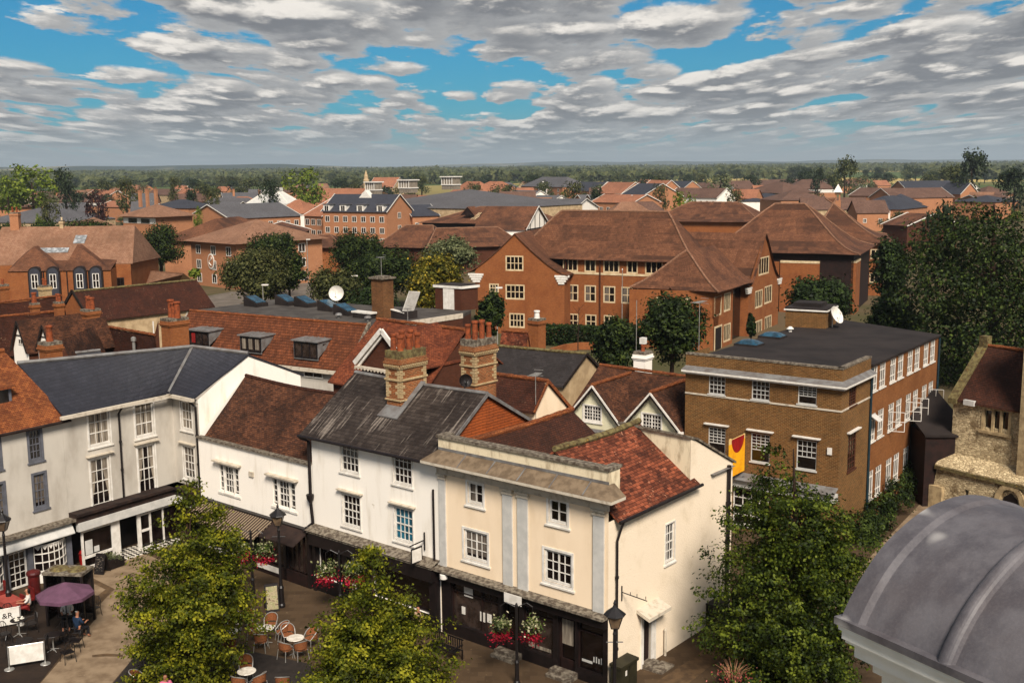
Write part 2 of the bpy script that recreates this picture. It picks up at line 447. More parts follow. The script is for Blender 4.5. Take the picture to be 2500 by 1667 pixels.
# ------------------------------------------------------------------ building helpers
def wall(mb, F, outline, holes=(), w=0.0, depth=.14, mi=0):
    """front face of a wall (outline in u,z) with real openings and their reveals"""
    outer = [Vector((a, b, 0)) for a, b in outline]
    hs = [[Vector((a, b, 0)), Vector((c, b, 0)), Vector((c, d, 0)), Vector((a, d, 0))] for a, b, c, d in holes]
    polys = [outer] + hs
    flat = [p for q in polys for p in q]
    for tri in tessellate_polygon(polys):
        a, b, c = [flat[i] for i in tri]
        if (b - a).cross(c - a).z < 0: b, c = c, b
        mb.face([F.P(p.x, w, p.y) for p in (a, b, c)], mi)
    for a, b, c, d in holes:
        q = [(a, b), (c, b), (c, d), (a, d)]
        for i in range(4):
            p, r_ = q[i], q[(i + 1) % 4]
            mb.face([F.P(r_[0], w, r_[1]), F.P(p[0], w, p[1]), F.P(p[0], w + depth, p[1]), F.P(r_[0], w + depth, r_[1])], mi)

def window(F, parent, rect, nx=3, ny=4, frame='joinery', glass='glass', w=0.0, inset=.07, casing=.07, proud=.03, bar=.03,
           sash=True, hood=None, sill=True, curtain=None, surround=None, opened=False, mull=(), name='window', label=None):
    """rect = outer edge of the opening; frame sits in the reveal, casing around it stands a little proud"""
    u0, z0, u1, z1 = rect
    fm = [M[frame]]
    mb = MB()
    c = casing
    if surround:      # outer architrave on the wall face
        s_ = surround
        for a in ((u0 - s_, u0, z0 - s_, z1 + s_), (u1, u1 + s_, z0 - s_, z1 + s_), (u0, u1, z1, z1 + s_), (u0, u1, z0 - s_, z0)):
            mb.box(F, a[0], a[1], w - proud, w + .03, a[2], a[3])
    wi = w + inset
    mb.box(F, u0, u0 + c, wi - .03, wi + .05, z0, z1); mb.box(F, u1 - c, u1, wi - .03, wi + .05, z0, z1)
    mb.box(F, u0 + c, u1 - c, wi - .03, wi + .05, z0, z0 + c * 1.2); mb.box(F, u0 + c, u1 - c, wi - .03, wi + .05, z1 - c, z1)
    a0, a1, b0, b1 = u0 + c, u1 - c, z0 + c * 1.2, z1 - c
    ye = b0
    if opened: ye = b0 + (b1 - b0) * .42
    for i in range(1, nx):
        x = a0 + (a1 - a0) * i / nx
        bw = bar * (2.4 if i in mull else 1)
        mb.box(F, x - bw / 2, x + bw / 2, wi - .012, wi + .03, ye, b1)
    for j in range(1, ny):
        z = ye + (b1 - ye) * j / ny
        bw = bar * (1.8 if (sash and j == ny // 2) else 1)
        mb.box(F, a0, a1, wi - .016, wi + .034, z - bw / 2, z + bw / 2)
    if opened: mb.box(F, a0, a1, wi - .02, wi + .034, ye - bar, ye + bar)
    o = build(mb, name, fm, parent)
    if label: o['label'] = label
    pm = MB(); pm.face([F.P(a0 - .01, wi + .02, b0 - .01), F.P(a1 + .01, wi + .02, b0 - .01), F.P(a1 + .01, wi + .02, b1 + .01), F.P(a0 - .01, wi + .02, b1 + .01)])
    build(pm, 'pane', [M[glass]], o)
    if curtain:
        cm = MB(); W_ = a1 - a0; H_ = b1 - b0; wc = wi + .008
        def q(pts): cm.face([F.P(a0 + W_ * x, wc, b0 + H_ * y) for x, y in pts])
        if curtain == 'full': q([(0, 0), (.47, 0), (.47, 1), (0, 1)]); q([(.53, 0), (1, 0), (1, 1), (.53, 1)])
        elif curtain == 'tied': q([(0, .12), (.12, .3), (.40, 1), (0, 1)]); q([(1, .12), (1, 1), (.60, 1), (.90, .3)])
        elif curtain == 'left': q([(0, 0), (.45, 0), (.45, 1), (0, 1)])
        elif curtain == 'half': q([(0, .5), (1, .5), (1, 1), (0, 1)])
        elif curtain == 'most': q([(0, .12), (1, .12), (1, 1), (0, 1)])
        build(cm, 'curtain', [M['net' if curtain in ('full', 'tied') else 'netdark']], o)
    if sill:
        sm = MB(); sm.box(F, u0 - .06 - (surround or 0), u1 + .06 + (surround or 0), w - .07, w + .05, z0 - .07 - (surround or 0), z0 - (surround or 0))
        build(sm, 'sill', fm, o)
    if hood:
        hm = MB(); hm.box(F, u0 - .22, u1 + .22, w - .2, w - .002, z1 + .16, z1 + .22); hm.box(F, u0 - .16, u1 + .16, w - .12, w - .002, z1 + .10, z1 + .16)
        build(hm, 'hood', [M[hood]], o)
    return o

def roof_plane(mb, E0, E1, R1, R0, sag=.05, nu=10, nv=6, th=.1, mi=0, wob=.025, seed=0.):
    """old roof slope: eaves E0-E1, ridge R0-R1 (left, right as seen from its own side), gently uneven"""
    E0, E1, R1, R0 = map(Vector, (E0, E1, R1, R0))
    rows = []; uvs = []
    t_ = (E1 - E0); t_.z = 0; t_.normalize()
    up = ((R0 + R1) / 2 - (E0 + E1) / 2)
    nrm = t_.cross(up).normalized(); bb = nrm.cross(t_)
    for j in range(nv + 1):
        r_, q = [], []
        b = j / nv
        for i in range(nu + 1):
            a = i / nu
            p = (E0 * (1 - a) + E1 * a) * (1 - b) + (R0 * (1 - a) + R1 * a) * b
            q.append((p.dot(t_), p.dot(bb)))
            k = math.sin(math.pi * a) * (.35 + .65 * b) * sag
            wv = noise.noise(Vector((p.x * .5 + seed, p.y * .5, p.z * .5))) * wob
            r_.append(p + Vector((0, 0, -k)) + nrm * wv)
        rows.append(r_); uvs.append(q)
    mb.grid(rows, mi, uvs)
    dn = Vector((0, 0, -th))
    for j in range(nv):
        mb.face([rows[j + 1][0], rows[j + 1][0] + dn, rows[j][0] + dn, rows[j][0]], mi)
        mb.face([rows[j][-1], rows[j][-1] + dn, rows[j + 1][-1] + dn, rows[j + 1][-1]], mi)
    for i in range(nu):
        mb.face([rows[0][i], rows[0][i] + dn, rows[0][i + 1] + dn, rows[0][i + 1]], mi)
        mb.face([rows[-1][i + 1], rows[-1][i + 1] + dn, rows[-1][i] + dn, rows[-1][i]], mi)
    mb.grid([[p + dn for p in r_[::-1]] for r_ in rows], mi)
    return rows[-1]

def ridge_tiles(pts, parent, mat, r=.11, seg_len=.45, name='ridge_tiles'):
    mb = MB()
    for a, b in zip(pts[:-1], pts[1:]):
        a = Vector(a); b = Vector(b); n = max(1, int((b - a).length / seg_len))
        for i in range(n):
            p = a.lerp(b, i / n); q = a.lerp(b, (i + .96) / n)
            k = r * (1 + .12 * ((i % 2) - .5))
            mb.tube([p, q], [k, k * 1.04], 7)
    return build(mb, name, [mat], parent)

def pipe(parent, pts, r=.05, mat='black', name='drainpipe', hopper=None):
    mb = MB(); mb.tube(pts, r, 8)
    a = Vector(pts[0]); b = Vector(pts[-1]); n = int((b - a).length / 1.8)
    for i in range(1, n + 1):
        p = Vector(pts[-2]).lerp(b, i / (n + 1)); mb.tube([p - Vector((0, 0, .05)), p + Vector((0, 0, .05))], r * 1.5, 8)
    if hopper is not None:
        h = Vector(hopper); mb.lathe(h, [(.06, -.25), (.17, -.05), (.19, .1), (.19, .16), (.1, .16)], 8)
    return build(mb, name, [M[mat]], parent)

def chimney(parent, F, u0, u1, w0, w1, z0, z1, npots=(3, 2), brickm='brick_stack', fancy=False, potm='pot', poth=.75, cap='stone_cap', render=False, potr=.13, name='chimney', capt=.18):
    mb = MB()
    mb.box(F, u0, u1, w0, w1, z0, z1 - .35)
    k = .05
    mb.box(F, u0 - k, u1 + k, w0 - k, w1 + k, z1 - .35, z1 - .25)
    mb.box(F, u0 - 2 * k, u1 + 2 * k, w0 - 2 * k, w1 + 2 * k, z1 - .25, z1 - .16)
    mb.box(F, u0 - k, u1 + k, w0 - k, w1 + k, z1 - .16, z1)
    o = build(mb, name, [M[brickm]], parent)
    if fancy:
        q = MB()
        H_ = z1 - z0
        for zz_, hh in ((z1 - .45, .10), (z1 - 1.02, .09), (z1 - 1.95, .07)):
            q.box(F, u0 - .07, u1 + .07, w0 - .07, w1 + .07, zz_, zz_ + hh)
        z = z1 - .48; i = 0
        while z > z1 - 1.75:      # quoins at each corner
            L_ = .30 if i % 2 else .17
            for (a, b_, sa, sb) in ((u0, w0, 1, 1), (u1, w0, -1, 1), (u0, w1, 1, -1), (u1, w1, -1, -1)):
                q.box(F, min(a - .02 * sa, a + L_ * sa), max(a - .02 * sa, a + L_ * sa), min(b_ - .02 * sb, b_ + L_ * sb), max(b_ - .02 * sb, b_ + L_ * sb), z - .13, z)
            z -= .15; i += 1
        build(q, 'quoins', [M['brick_buff']], o)
        d = MB(); n = int((u1 - u0 + w1 - w0) / .11)
        for a in np.arange(u0 - .05, u1 + .05, .13):
            d.box(F, a, a + .065, w0 - .13, w0 - .07, z1 - .36, z1 - .28); d.box(F, a, a + .065, w1 + .07, w1 + .13, z1 - .36, z1 - .28)
        for a in np.arange(w0 - .05, w1 + .05, .13):
            d.box(F, u1 + .07, u1 + .13, a, a + .065, z1 - .36, z1 - .28); d.box(F, u0 - .13, u0 - .07, a, a + .065, z1 - .36, z1 - .28)
        build(d, 'dentils', [M['brick_buff']], o)
    c = MB(); c.box(F, u0 - k * .5, u1 + k * .5, w0 - k * .5, w1 + k * .5, z1 + .002, z1 + capt)
    build(c, 'cap', [M[cap]], o)
    nu, nw = npots
    for i in range(nu):
        for j in range(nw):
            u = u0 + (u1 - u0) * (i + .5) / nu; w_ = w0 + (w1 - w0) * (j + .5) / nw
            h = poth * rnd.uniform(.82, 1.1); r_ = potr * rnd.uniform(.9, 1.08)
            p = MB(); b = z1 + capt
            p.lathe(F.P(u, w_, b), [(r_ * 1.1, 0), (r_ * 1.05, .05), (r_, .1), (r_ * .88, h - .16), (r_ * 1.12, h - .13), (r_ * 1.16, h - .05), (r_ * .98, h), (r_ * .75, h), (r_ * .7, h - .3)], 12)
            build(p, 'chimney_pot', [M[potm]], o, smooth=False)
    return o

def aerial(parent, base, h, size=.5, n=8, ang=0.3, name='aerial'):
    mb = MB(); b = Vector(base); top = b + Vector((0, 0, h))
    mb.tube([b, top], .02, 6)
    d = Vector((math.cos(ang), math.sin(ang), 0)); e = Vector((-d.y, d.x, 0))
    mb.tube([top - d * size, top + d * size], .015, 5)
    for i in range(n):
        p = top - d * size + d * (2 * size * i / (n - 1)); L_ = .28 - .012 * i
        mb.tube([p - e * L_, p + e * L_], .012, 4)
    for sx_ in (-1, 1):
        p = top + d * size; mb.tube([p + Vector((0, 0, .15)) * sx_ - e * .25, p + Vector((0, 0, .15)) * sx_ + e * .25], .012, 4)
    return build(mb, name, [M['aluminium']], parent)

def dish(parent, c, r, direction, mat='joinery', mast=.6, name='satellite_dish'):
    mb = MB(); c = Vector(c); d = Vector(direction).normalized()
    x = d.cross(Vector((0, 0, 1))).normalized(); y = x.cross(d)
    rings = []
    for k in range(5):
        rr = r * k / 4; off = d * (rr * rr * .45 / r)
        rings.append([c + off + (x * math.cos(2 * math.pi * j / 20) + y * math.sin(2 * math.pi * j / 20)) * max(rr, .001) for j in range(20)])
    back = [[p - d * .03 for p in rg] for rg in rings]
    for i in range(4):
        for j in range(20):
            k = (j + 1) % 20
            mb.face([rings[i][j], rings[i][k], rings[i + 1][k], rings[i + 1][j]]); mb.face([back[i][k], back[i][j], back[i + 1][j], back[i + 1][k]])
    for j in range(20):
        k = (j + 1) % 20; mb.face([rings[4][j], rings[4][k], back[4][k], back[4][j]])
    mb.tube([c - y * r * .9 + d * .1, c + d * r * .9], .02, 5); mb.box(Fr((c + d * r * .9).xy, (1, 0)), -.06, .06, -.06, .06, (c + d * r * .9).z - .05, (c + d * r * .9).z + .05)
    mb.tube([c - d * .05, c - d * .12, c - d * .12 - Vector((0, 0, mast))], .035, 6)
    return build(mb, name, [M[mat]], parent)

def body(mb, F, L, W, z1, z0=-.05, u0=0., w0=0., skip=(), mi=0):
    """plain outer walls of a box (front skipped when it gets its own wall with openings)"""
    P = F.P; c = [(u0, w0), (u0 + L, w0), (u0 + L, w0 + W), (u0, w0 + W)]
    for i, nm in enumerate(('front', 'right', 'back', 'left')):
        if nm in skip: continue
        a, b = c[i], c[(i + 1) % 4]
        mb.face([P(a[0], a[1], z0), P(b[0], b[1], z0), P(b[0], b[1], z1), P(a[0], a[1], z1)], mi)

# ================================================================== TERRACE (white, slate and cream buildings)
T = Fr.two(G(1079, 1541), G(1484, 1683))

# ---- cream building with pilasters ------------------------------------------------
L4 = 8.8
b4 = thing('pilastered_building', 'cream corner building with pale blue pilasters, moulded parapet and mottled red tile roof', 'building', T.P(0))
holes = [T.rect(1139, 1170.4, 1182.4, 1239.8), T.rect(1336.7, 1211.7, 1388.5, 1288.3), T.rect(1130, 1285.7, 1193.9, 1381.4), T.rect(1326, 1333.8, 1399.2, 1440)]
holes = [(h[0] + .06, h[1] + .07, h[2] - .06, h[3] - .05) for h in holes]
mb = MB(); wall(mb, T, [(0, 2.98), (L4, 2.98), (L4, 8.2), (0, 8.2)], holes)
body(mb, T, L4, 9.6, 6.75, skip=('front', 'right'))
build(mb, 'front_wall', [M['cream']], b4)
for i, (h, nx, ny, cu) in enumerate(zip(holes, (2, 2, 4, 4), (2, 2, 3, 3), ('left', None, 'most', None))):
    window(T, b4, h, nx, ny, casing=.09, surround=.1, sash=False, mull=(nx // 2,), curtain=cu)
# side wall with window and door
S4 = T.right(L4)
sw = S4.rect(1625, 1282, 1645.5, 1364)
dr = (S4.uz(1569, 1600)[0], -.02, S4.uz(1588.5, 1590)[0], 2.2)
mb = MB(); wall(mb, S4, [(0, -.05), (9.7, -.05), (9.7, 7.0), (6.0, 8.85), (6.0, 6.75), (0, 6.75)], [sw, (dr[0], .0, dr[2], dr[3])])
build(mb, 'side_wall', [M['rough_cream']], b4)
window(S4, b4, sw, 3, 4, casing=.06, surround=.06)
mb = MB(); mb.box(S4, dr[0], dr[2], .1, .16, 0.02, dr[3]); d4 = build(mb, 'door', [M['darkwood']], b4)
mb = MB(); mb.box(S4, dr[0] - .16, dr[0], -.05, .1, 0, 2.3); mb.box(S4, dr[2], dr[2] + .22, -.05, .1, 0, 2.3)
mb.box(S4, dr[2] + .28, dr[2] + .36, -.03, 0, 0, 2.3); build(mb, 'door_frame', [M['joinery']], b4)
mb = MB(); a, b = dr[0] - .5, dr[2] + .55
mb.prism([S4.P(a, -.62, 2.38), S4.P(b, -.62, 2.38), S4.P(b, -.0, 2.62), S4.P(a, 0, 2.62)][::-1], (0, 0, -.14)); build(mb, 'door_canopy', [M['cornice']], b4)
mb = MB(); mb.box(S4, dr[0] - .1, dr[2] + .1, -.35, .1, -.02, .17); mb.box(S4, dr[0] - .1, dr[2] + .3, -.95, -.35, -.02, .09); build(mb, 'step', [M['stone_cap']], b4)
# pilasters
for x0, x1 in ((1067.6, 1088), (1228.3, 1251.3), (1264.5, 1289.5), (1450, 1476.5)):
    yy = 1163 + (x0 - 1068) * .185
    u0 = max(.02, T.uz(x0, yy)[0]); u1 = min(L4 + .02, T.uz(x1, yy + 4)[0])
    mb = MB(); mb.box(T, u0, u1, -.07, .0, 3.05, 7.0); o = build(mb, 'pilaster', [M['pale_blue']], b4)
    mb = MB(); mb.box(T, u0 - .04, u1 + .04, -.11, 0, 6.94, 7.02); mb.box(T, u0 - .08, u1 + .08, -.15, 0, 7.1, 7.19); mb.box(T, u0, u1, -.08, 0, 7.02, 7.1)
    build(mb, 'capital', [M['cornice']], o)
# entablature
mb = MB()
mb.box(T, -.05, L4 + .05, -.10, 0, 7.19, 7.42); mb.box(T, -.08, L4 + .08, -.14, 0, 7.42, 7.5)
mb.box(T, -.25, L4 + .25, -.30, 0, 7.60, 7.66)
P = T.P
mb.box(T, -.5, L4 + .55, -.62, .34, 7.66, 7.775)
build(mb, 'cornice', [M['cornice']], b4)
mb = MB()
mb.face([P(-.5, -.62, 7.78), P(L4 + .55, -.62, 7.78), P(L4 + .02, 0, 8.2), P(0, 0, 8.2)])
mb.face([P(L4 + .55, -.62, 7.78), P(L4 + .55, .35, 7.78), P(L4 + .02, .35, 8.2), P(L4 + .02, 0, 8.2)])
mb.face([P(-.5, .1, 7.78), P(-.5, -.62, 7.78), P(0, 0, 8.2), P(0, .1, 8.2)])
build(mb, 'cornice_top', [M['slope_lead']], b4)
mb = MB()
for a in np.arange(-.2, L4 + .2, .2): mb.box(T, a, a + .1, -.26, -.1, 7.5, 7.6)
build(mb, 'dentils', [M['cornice']], b4)
mb = MB()
for a in np.linspace(1.6, 8, 5):
    mb.beam(P(a, -.6, 7.8), P(a, -.02, 8.2), .05, .03)
mb.box(T, 0, L4 + .02, -.012, 0, 8.2, 8.32); build(mb, 'lead_flashing', [M['lead']], b4)
mb = MB(); mb.box(T, 0, L4, 0.001, .3, 8.2, 8.74); mb.box(T, L4 - .3, L4, .3, .75, 7.6, 8.74); mb.box(T, 0, .3, .3, .55, 7.6, 8.74); build(mb, 'parapet', [M['dirty_white']], b4)
mb = MB(); mb.box(T, -.07, L4 + .07, -.08, .36, 8.745, 8.85); mb.box(T, L4 - .36, L4 + .07, .36, .82, 8.745, 8.85); mb.box(T, -.07, .36, .36, .62, 8.745, 8.85)
build(mb, 'coping', [M['stone_cap']], b4)
# red roof, ridge runs back from the front
mb = MB()
r1 = roof_plane(mb, P(9.08, .32, 6.75), P(9.08, 6.35, 6.85), P(6.0, 6.35, 9.05), P(6.0, .32, 9.05), sag=.10, seed=3)
roof_plane(mb, P(3.95, 6.35, 7.75), P(3.95, .32, 7.7), P(6.0, .32, 9.05), P(6.0, 6.35, 9.05), sag=.1, seed=5)
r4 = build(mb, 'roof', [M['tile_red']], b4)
ridge_tiles([P(6.0, .3, 9.10), P(6.0, 2.3, 9.03), P(6.0, 4.4, 9.03), P(6.0, 6.4, 9.12)], r4, M['moss'], .13)
# brown roof
mb = MB()
roof_plane(mb, P(3.35, .32, 7.45), P(3.35, 7.6, 7.5), P(1.4, 7.7, 8.75), P(1.4, .32, 8.7), sag=.09, seed=8)
roof_plane(mb, P(-.1, 7.7, 7.7), P(-.1, .32, 7.7), P(1.4, .32, 8.7), P(1.4, 7.7, 8.75), sag=.09, seed=9)
r4b = build(mb, 'rear_roof', [M['tile_dark']], b4)
ridge_tiles([P(1.4, .3, 8.73), P(1.4, 4.1, 8.67), P(1.4, 7.75, 8.8)], r4b, M['tile_orange'], .12)
mb = MB(); mb.face([P(3.3, .3, 7.42), P(4.0, .3, 7.5), P(4.0, 8.5, 7.5), P(3.3, 8.5, 7.42)])
mb.face([P(-.1, 7.7, 6.9), P(9, 7.7, 6.9), P(9, 9.6, 6.9), P(-.1, 9.6, 6.9)])
mb.face([P(1.4, 7.7, 8.6), P(3.4, 7.7, 7.4), P(3.4, 7.7, 6.9), P(-.1, 7.7, 6.9), P(-.1, 7.7, 7.6)])
mb.face([P(6.0, 6.36, 9.0), P(4, 6.36, 7.7), P(4, 6.36, 6.9), P(9, 6.36, 6.8)])
build(mb, 'lead_gutter', [M['lead']], b4)
# rear block standing above the roof at the side
mb = MB()
mb.face([P(5.3, 6.02, 6.7), P(L4, 6.02, 6.7), P(L4, 6.02, 8.85), P(5.3, 6.02, 8.95)])
mb.face([P(5.3, 9.6, 6.7), P(5.3, 6.02, 6.7), P(5.3, 6.02, 8.95), P(5.3, 9.6, 7.1)])
mb.face([P(L4, 9.7, 0), P(0, 9.7, 0), P(0, 9.7, 6.9), P(L4, 9.7, 6.9)])
build(mb, 'rear_parapet', [M['dirty_white']], b4)
mb = MB(); mb.prism([P(5.2, 5.9, 9.06), P(8.86, 5.9, 8.95), P(8.9, 6.4, 8.8), P(8.9, 9.85, 7.05), P(5.2, 9.85, 7.15), P(5.2, 6.4, 8.95)], (0, 0, -.1)); build(mb, 'rear_coping', [M['stone_cap']], b4)
mb = MB(); mb.tube([P(9.12, .3, 6.70), P(9.12, 6.5, 6.78)], .07, 8)
build(mb, 'gutter', [M['black']], b4)
pipe(b4, [P(9.12, .55, 6.68), P(9.0, .5, 6.3), P(8.9, .45, 5.9), P(8.9, .45, .1)], .05)
pipe(b4, [P(8.9, 9.2, 7.0), P(8.9, 9.2, .1)], .09)
# ground floor shop, dark
SH = Fr(P(0, .0), T.d)
mb = MB()
shop_openings = [(.55, .55, 3.25, 2.45), (3.5, .0, 4.35, 2.45), (4.6, .5, 6.1, 2.45), (6.35, .0, 7.2, 2.45), (7.3, .45, 8.55, 2.45)]
wall(mb, T, [(0, -.05), (L4, -.05), (L4, 2.9), (0, 2.9)], shop_openings, w=.02, depth=.25)
build(mb, 'shopfront', [M['black']], b4)
mb = MB(); mb.box(T, -.05, L4 + .03, -.42, .02, 2.9, 3.0)
mb.prism([P(-.05, -.42, 3.002), P(L4 + .05, -.42, 3.002), P(L4 + .05, 0, 3.08), P(-.05, 0, 3.08)], (0, 0, -.001)); build(mb, 'shop_ledge', [M['stone_cap']], b4)
mb = MB(); mb.box(T, .05, L4 - .02, -.2, .018, 2.5, 2.88); build(mb, 'fascia_board', [M['black']], b4)
for i, q in enumerate(shop_openings):
    mb = MB(); dd = .2 if i in (0, 2, 4) else .24
    mb.face([P(q[0], dd, q[1]), P(q[2], dd, q[1]), P(q[2], dd, q[3]), P(q[0], dd, q[3])])
    o = build(mb, 'shop_window' if i in (0, 2, 4) else 'shop_door', [M['glass2'] if i in (0, 2) else M['glass']], b4)
    mb = MB()
    if i in (0, 2, 4):
        for f_ in (.0, .97) if i else (0, .62, .97):
            a = q[0] + (q[2] - q[0]) * f_; mb.box(T, a, a + .05, .12, .19, q[1], q[3])
        mb.box(T, q[0], q[2], .12, .19, q[3] - .45, q[3] - .41)
    else:
        mb.box(T, q[0], q[0] + .1, .15, .22, q[1], q[3]); mb.box(T, q[2] - .1, q[2], .15, .22, q[1], q[3]); mb.box(T, q[0], q[2], .15, .22, .1, .6)
    build(mb, 'shop_frame', [M['darkwood']], o)
# white notices and display things behind the panes
def cards(parent, F, items, w, mat='joinery', name='window_notice', th=.012):
    for (a, z, sx_, sz) in items:
        mb = MB(); mb.box(F, a, a + sx_, w - th, w, z, z + sz); build(mb, name, [M[mat] if isinstance(mat, str) else mat], parent)
cards(b4, T, [(1.05, 1.05, .2, .34), (2.1, 1.0, .28, .42), (2.5, 1.05, .24, .38), (1.2, 1.9, .5, .42)], .17)
cards(b4, T, [(4.75, .62, .3, .2), (5.15, .62, .75, .14)], .17, 'net')
cards(b4, T, [(6.45, 1.2, .55, 1.05)], .21, 'net')
cards(b4, T, [(7.45, .75, .5, .1), (8.0, .85, .05, .22), (8.12, .85, .05, .25), (8.24, .85, .05, .2), (8.36, .85, .05, .26)], .17, 'pale_blue')
mb = MB(); mb.box(T, 3.3, 4.5, -.35, .02, -.02, .26); mb.box(T, 3.3, 4.5, -.6, -.35, -.02, .13); build(mb, 'step', [M['stone_cap']], b4)
mb = MB(); mb.box(T, 6.2, 7.35, -.35, .02, -.02, .26); mb.box(T, 6.2, 7.35, -.6, -.35, -.02, .13); build(mb, 'step', [M['stone_cap']], b4)
mb = MB(); q = T.P(4.2, -.5, 2.55); mb.box(T, 4.0, 4.9, -.50, -.47, 2.55, 2.95)
sg = build(mb, 'blank_sign', [M['joinery']], b4)
mb = MB(); mb.lathe(T.P(.45, -.30, 2.62), [(.16, 0), (.17, .02), (.17, .2), (.15, .22)], 14); build(mb, 'wall_light', [M['joinery']], b4)
mb = MB(); mb.tube([S4.P(.9, -.02, 3.35), S4.P(.9, -.02, 3.95)], .03, 6); mb.tube([S4.P(.9, -.02, 3.7), S4.P(.95, -1.15, 3.6)], .02, 6)
for k in (.4, .7, 1.1): mb.tube([S4.P(.93, -k, 3.66), S4.P(.93, -k, 3.78)], .015, 5)
build(mb, 'sign_bracket', [M['iron']], b4)

# ---- white building with streaked slate roof and the big chimney -------------------
b3 = thing('slate_roofed_building', 'tall white rendered building with streaked dark slate roof and a big brick chimney stack', 'building', T.P(-4))
hl = []
for x0, y0, x1, y1 in ((831, 1074, 876, 1158), (959, 1101, 1006, 1188), (835, 1203, 881, 1291), (962, 1235, 1009, 1328)):
    hl.append(T.rect(x0, y0, x1, y1))
mb = MB(); wall(mb, T, [(-8.3, -.05), (-.005, -.05), (-.005, 7.7), (-8.3, 7.7)], hl + [(-7.9, .6, -6.2, 2.3), (-5.6, .05, -4.7, 2.3), (-4.3, .6, -.5, 2.3)])
P = T.P
mb.face([P(-.005, 0, -.05), P(-.005, 6.8, -.05), P(-.005, 6.8, 7.9), P(-.005, 3.1, 7.9), P(-.005, 0, 7.7)])
mb.face([P(-8.3, 6.8, 0), P(-8.3, 0, 0), P(-8.3, 0, 7.7), P(-8.3, 3.1, 10.0), P(-8.3, 6.8, 7.9)])
mb.face([P(0, 6.8, 0), P(-8.3, 6.8, 0), P(-8.3, 6.8, 7.9), P(0, 6.8, 7.9)])
build(mb, 'wall', [M['white']], b3)
mb = MB(); mb.face([P(.01, -.02, 7.6), P(.01, 7.0, 7.6), P(.01, 7.0, 7.95), P(.01, 3.1, 10.0), P(.01, -.02, 7.75)]); build(mb, 'tile_hung_gable', [M['tile_hung']], b3)
for h, g_, hd in zip(hl, ('glass', 'glass', 'glass', 'blue_blind'), (None, None, 'cornice', 'cornice')):
    window(T, b3, h, 4, 4, casing=.07, surround=.06, glass=g_, hood=hd)
mb = MB()
e0 = -.35
rw = roof_plane(mb, P(-8.75, e0, 7.62), P(.12, e0, 7.72), P(.12, 3.1, 10.13), P(-8.5, 3.1, 10.16), sag=.07, seed=12, nu=14)
roof_plane(mb, P(.12, 7.1, 7.85), P(-8.5, 7.1, 7.9), P(-8.5, 3.1, 10.16), P(.12, 3.1, 10.13), sag=.07, seed=13)
r3 = build(mb, 'roof', [M['slate_old']], b3)
mb = MB(); mb.tube(rw, .1, 6); build(mb, 'lead_ridge', [M['lead']], r3)
mb = MB(); mb.tube([P(-8.8, -.4, 7.56), P(.05, -.4, 7.64)], .07, 8); build(mb, 'gutter', [M['black']], b3)
mb = MB()
mb.prism([P(.13, -.3, 7.78), P(.13, 3.1, 10.2), P(.13, 7.0, 7.95), P(.13, 7.0, 7.8), P(.13, 3.1, 10.03), P(.13, -.3, 7.6)], (T.d.x * .05, T.d.y * .05, 0)); build(mb, 'bargeboard', [M['lead']], b3)
pipe(b3, [P(-8.75, -.38, 7.5), P(-8.4, -.1, 7.3), P(-8.4, -.1, 4.7), P(-8.36, -.14, 4.4), P(-8.3, -.1, 3.3), P(-8.5, -.2, 3.1), P(-8.6, -.4, 2.9)], .08, hopper=P(-8.36, -.16, 4.55))
pipe(b3, [P(-.28, -.09, 6.4), P(-.28, -.09, 3.1), P(-.2, -.4, 2.9)], .05)
ch = chimney(b3, T, -4.9, -4.0, 1.75, 3.45, 8.6, 11.42, (2, 3), fancy=True, cap='moss', capt=.36, poth=.85, potr=.15)
mb = MB(); mb.prism([P(-5.0, 1.2, 8.82), P(-3.7, 1.2, 8.82), P(-3.7, 3.1, 10.24), P(-3.98, 3.1, 10.24), P(-3.98, 1.76, 9.24), P(-4.92, 1.76, 9.24)], (0, 0, -.05)); build(mb, 'lead_flashing', [M['lead']], b3)
mb = MB(); mb.box(T, -8.3, -.02, -.55, .02, 2.95, 3.05); mb.prism([P(-8.35, -.6, 3.06), P(-.02, -.6, 3.06), P(-.02, 0, 3.25), P(-8.35, 0, 3.25)], (0, 0, -.002)); build(mb, 'shop_ledge', [M['stone_cap']], b3)
mb = MB(); mb.box(T, -8.2, -.1, -.5, .018, 2.35, 2.95); mb.box(T, -8.2, -8.0, -.3, .018, 0, 2.35); mb.box(T, -6.1, -5.75, -.3, .018, 0, 2.35); mb.box(T, -4.6, -4.35, -.3, .018, 0, 2.35); mb.box(T, -.45, -.05, -.3, .018, 0, 2.35)
mb.box(T, -8, -6.1, -.2, .018, 0, .6); mb.box(T, -4.35, -.45, -.2, .018, 0, .6); build(mb, 'shopfront', [M['black']], b3)
for q in ((-7.9, .6, -6.2, 2.3), (-5.6, .05, -4.7, 2.3), (-4.3, .6, -.5, 2.3)):
    mb = MB(); mb.face([P(q[0], .12, q[1]), P(q[2], .12, q[1]), P(q[2], .12, q[3]), P(q[0], .12, q[3])]); build(mb, 'shop_window', [M['glass']], b3)
mb = MB()
for a in (-7.9, -7.35, -6.8, -6.25): mb.box(T, a, a + .05, -.02, .08, .6, 2.3)
build(mb, 'shop_frame', [M['darkwood']], b3)
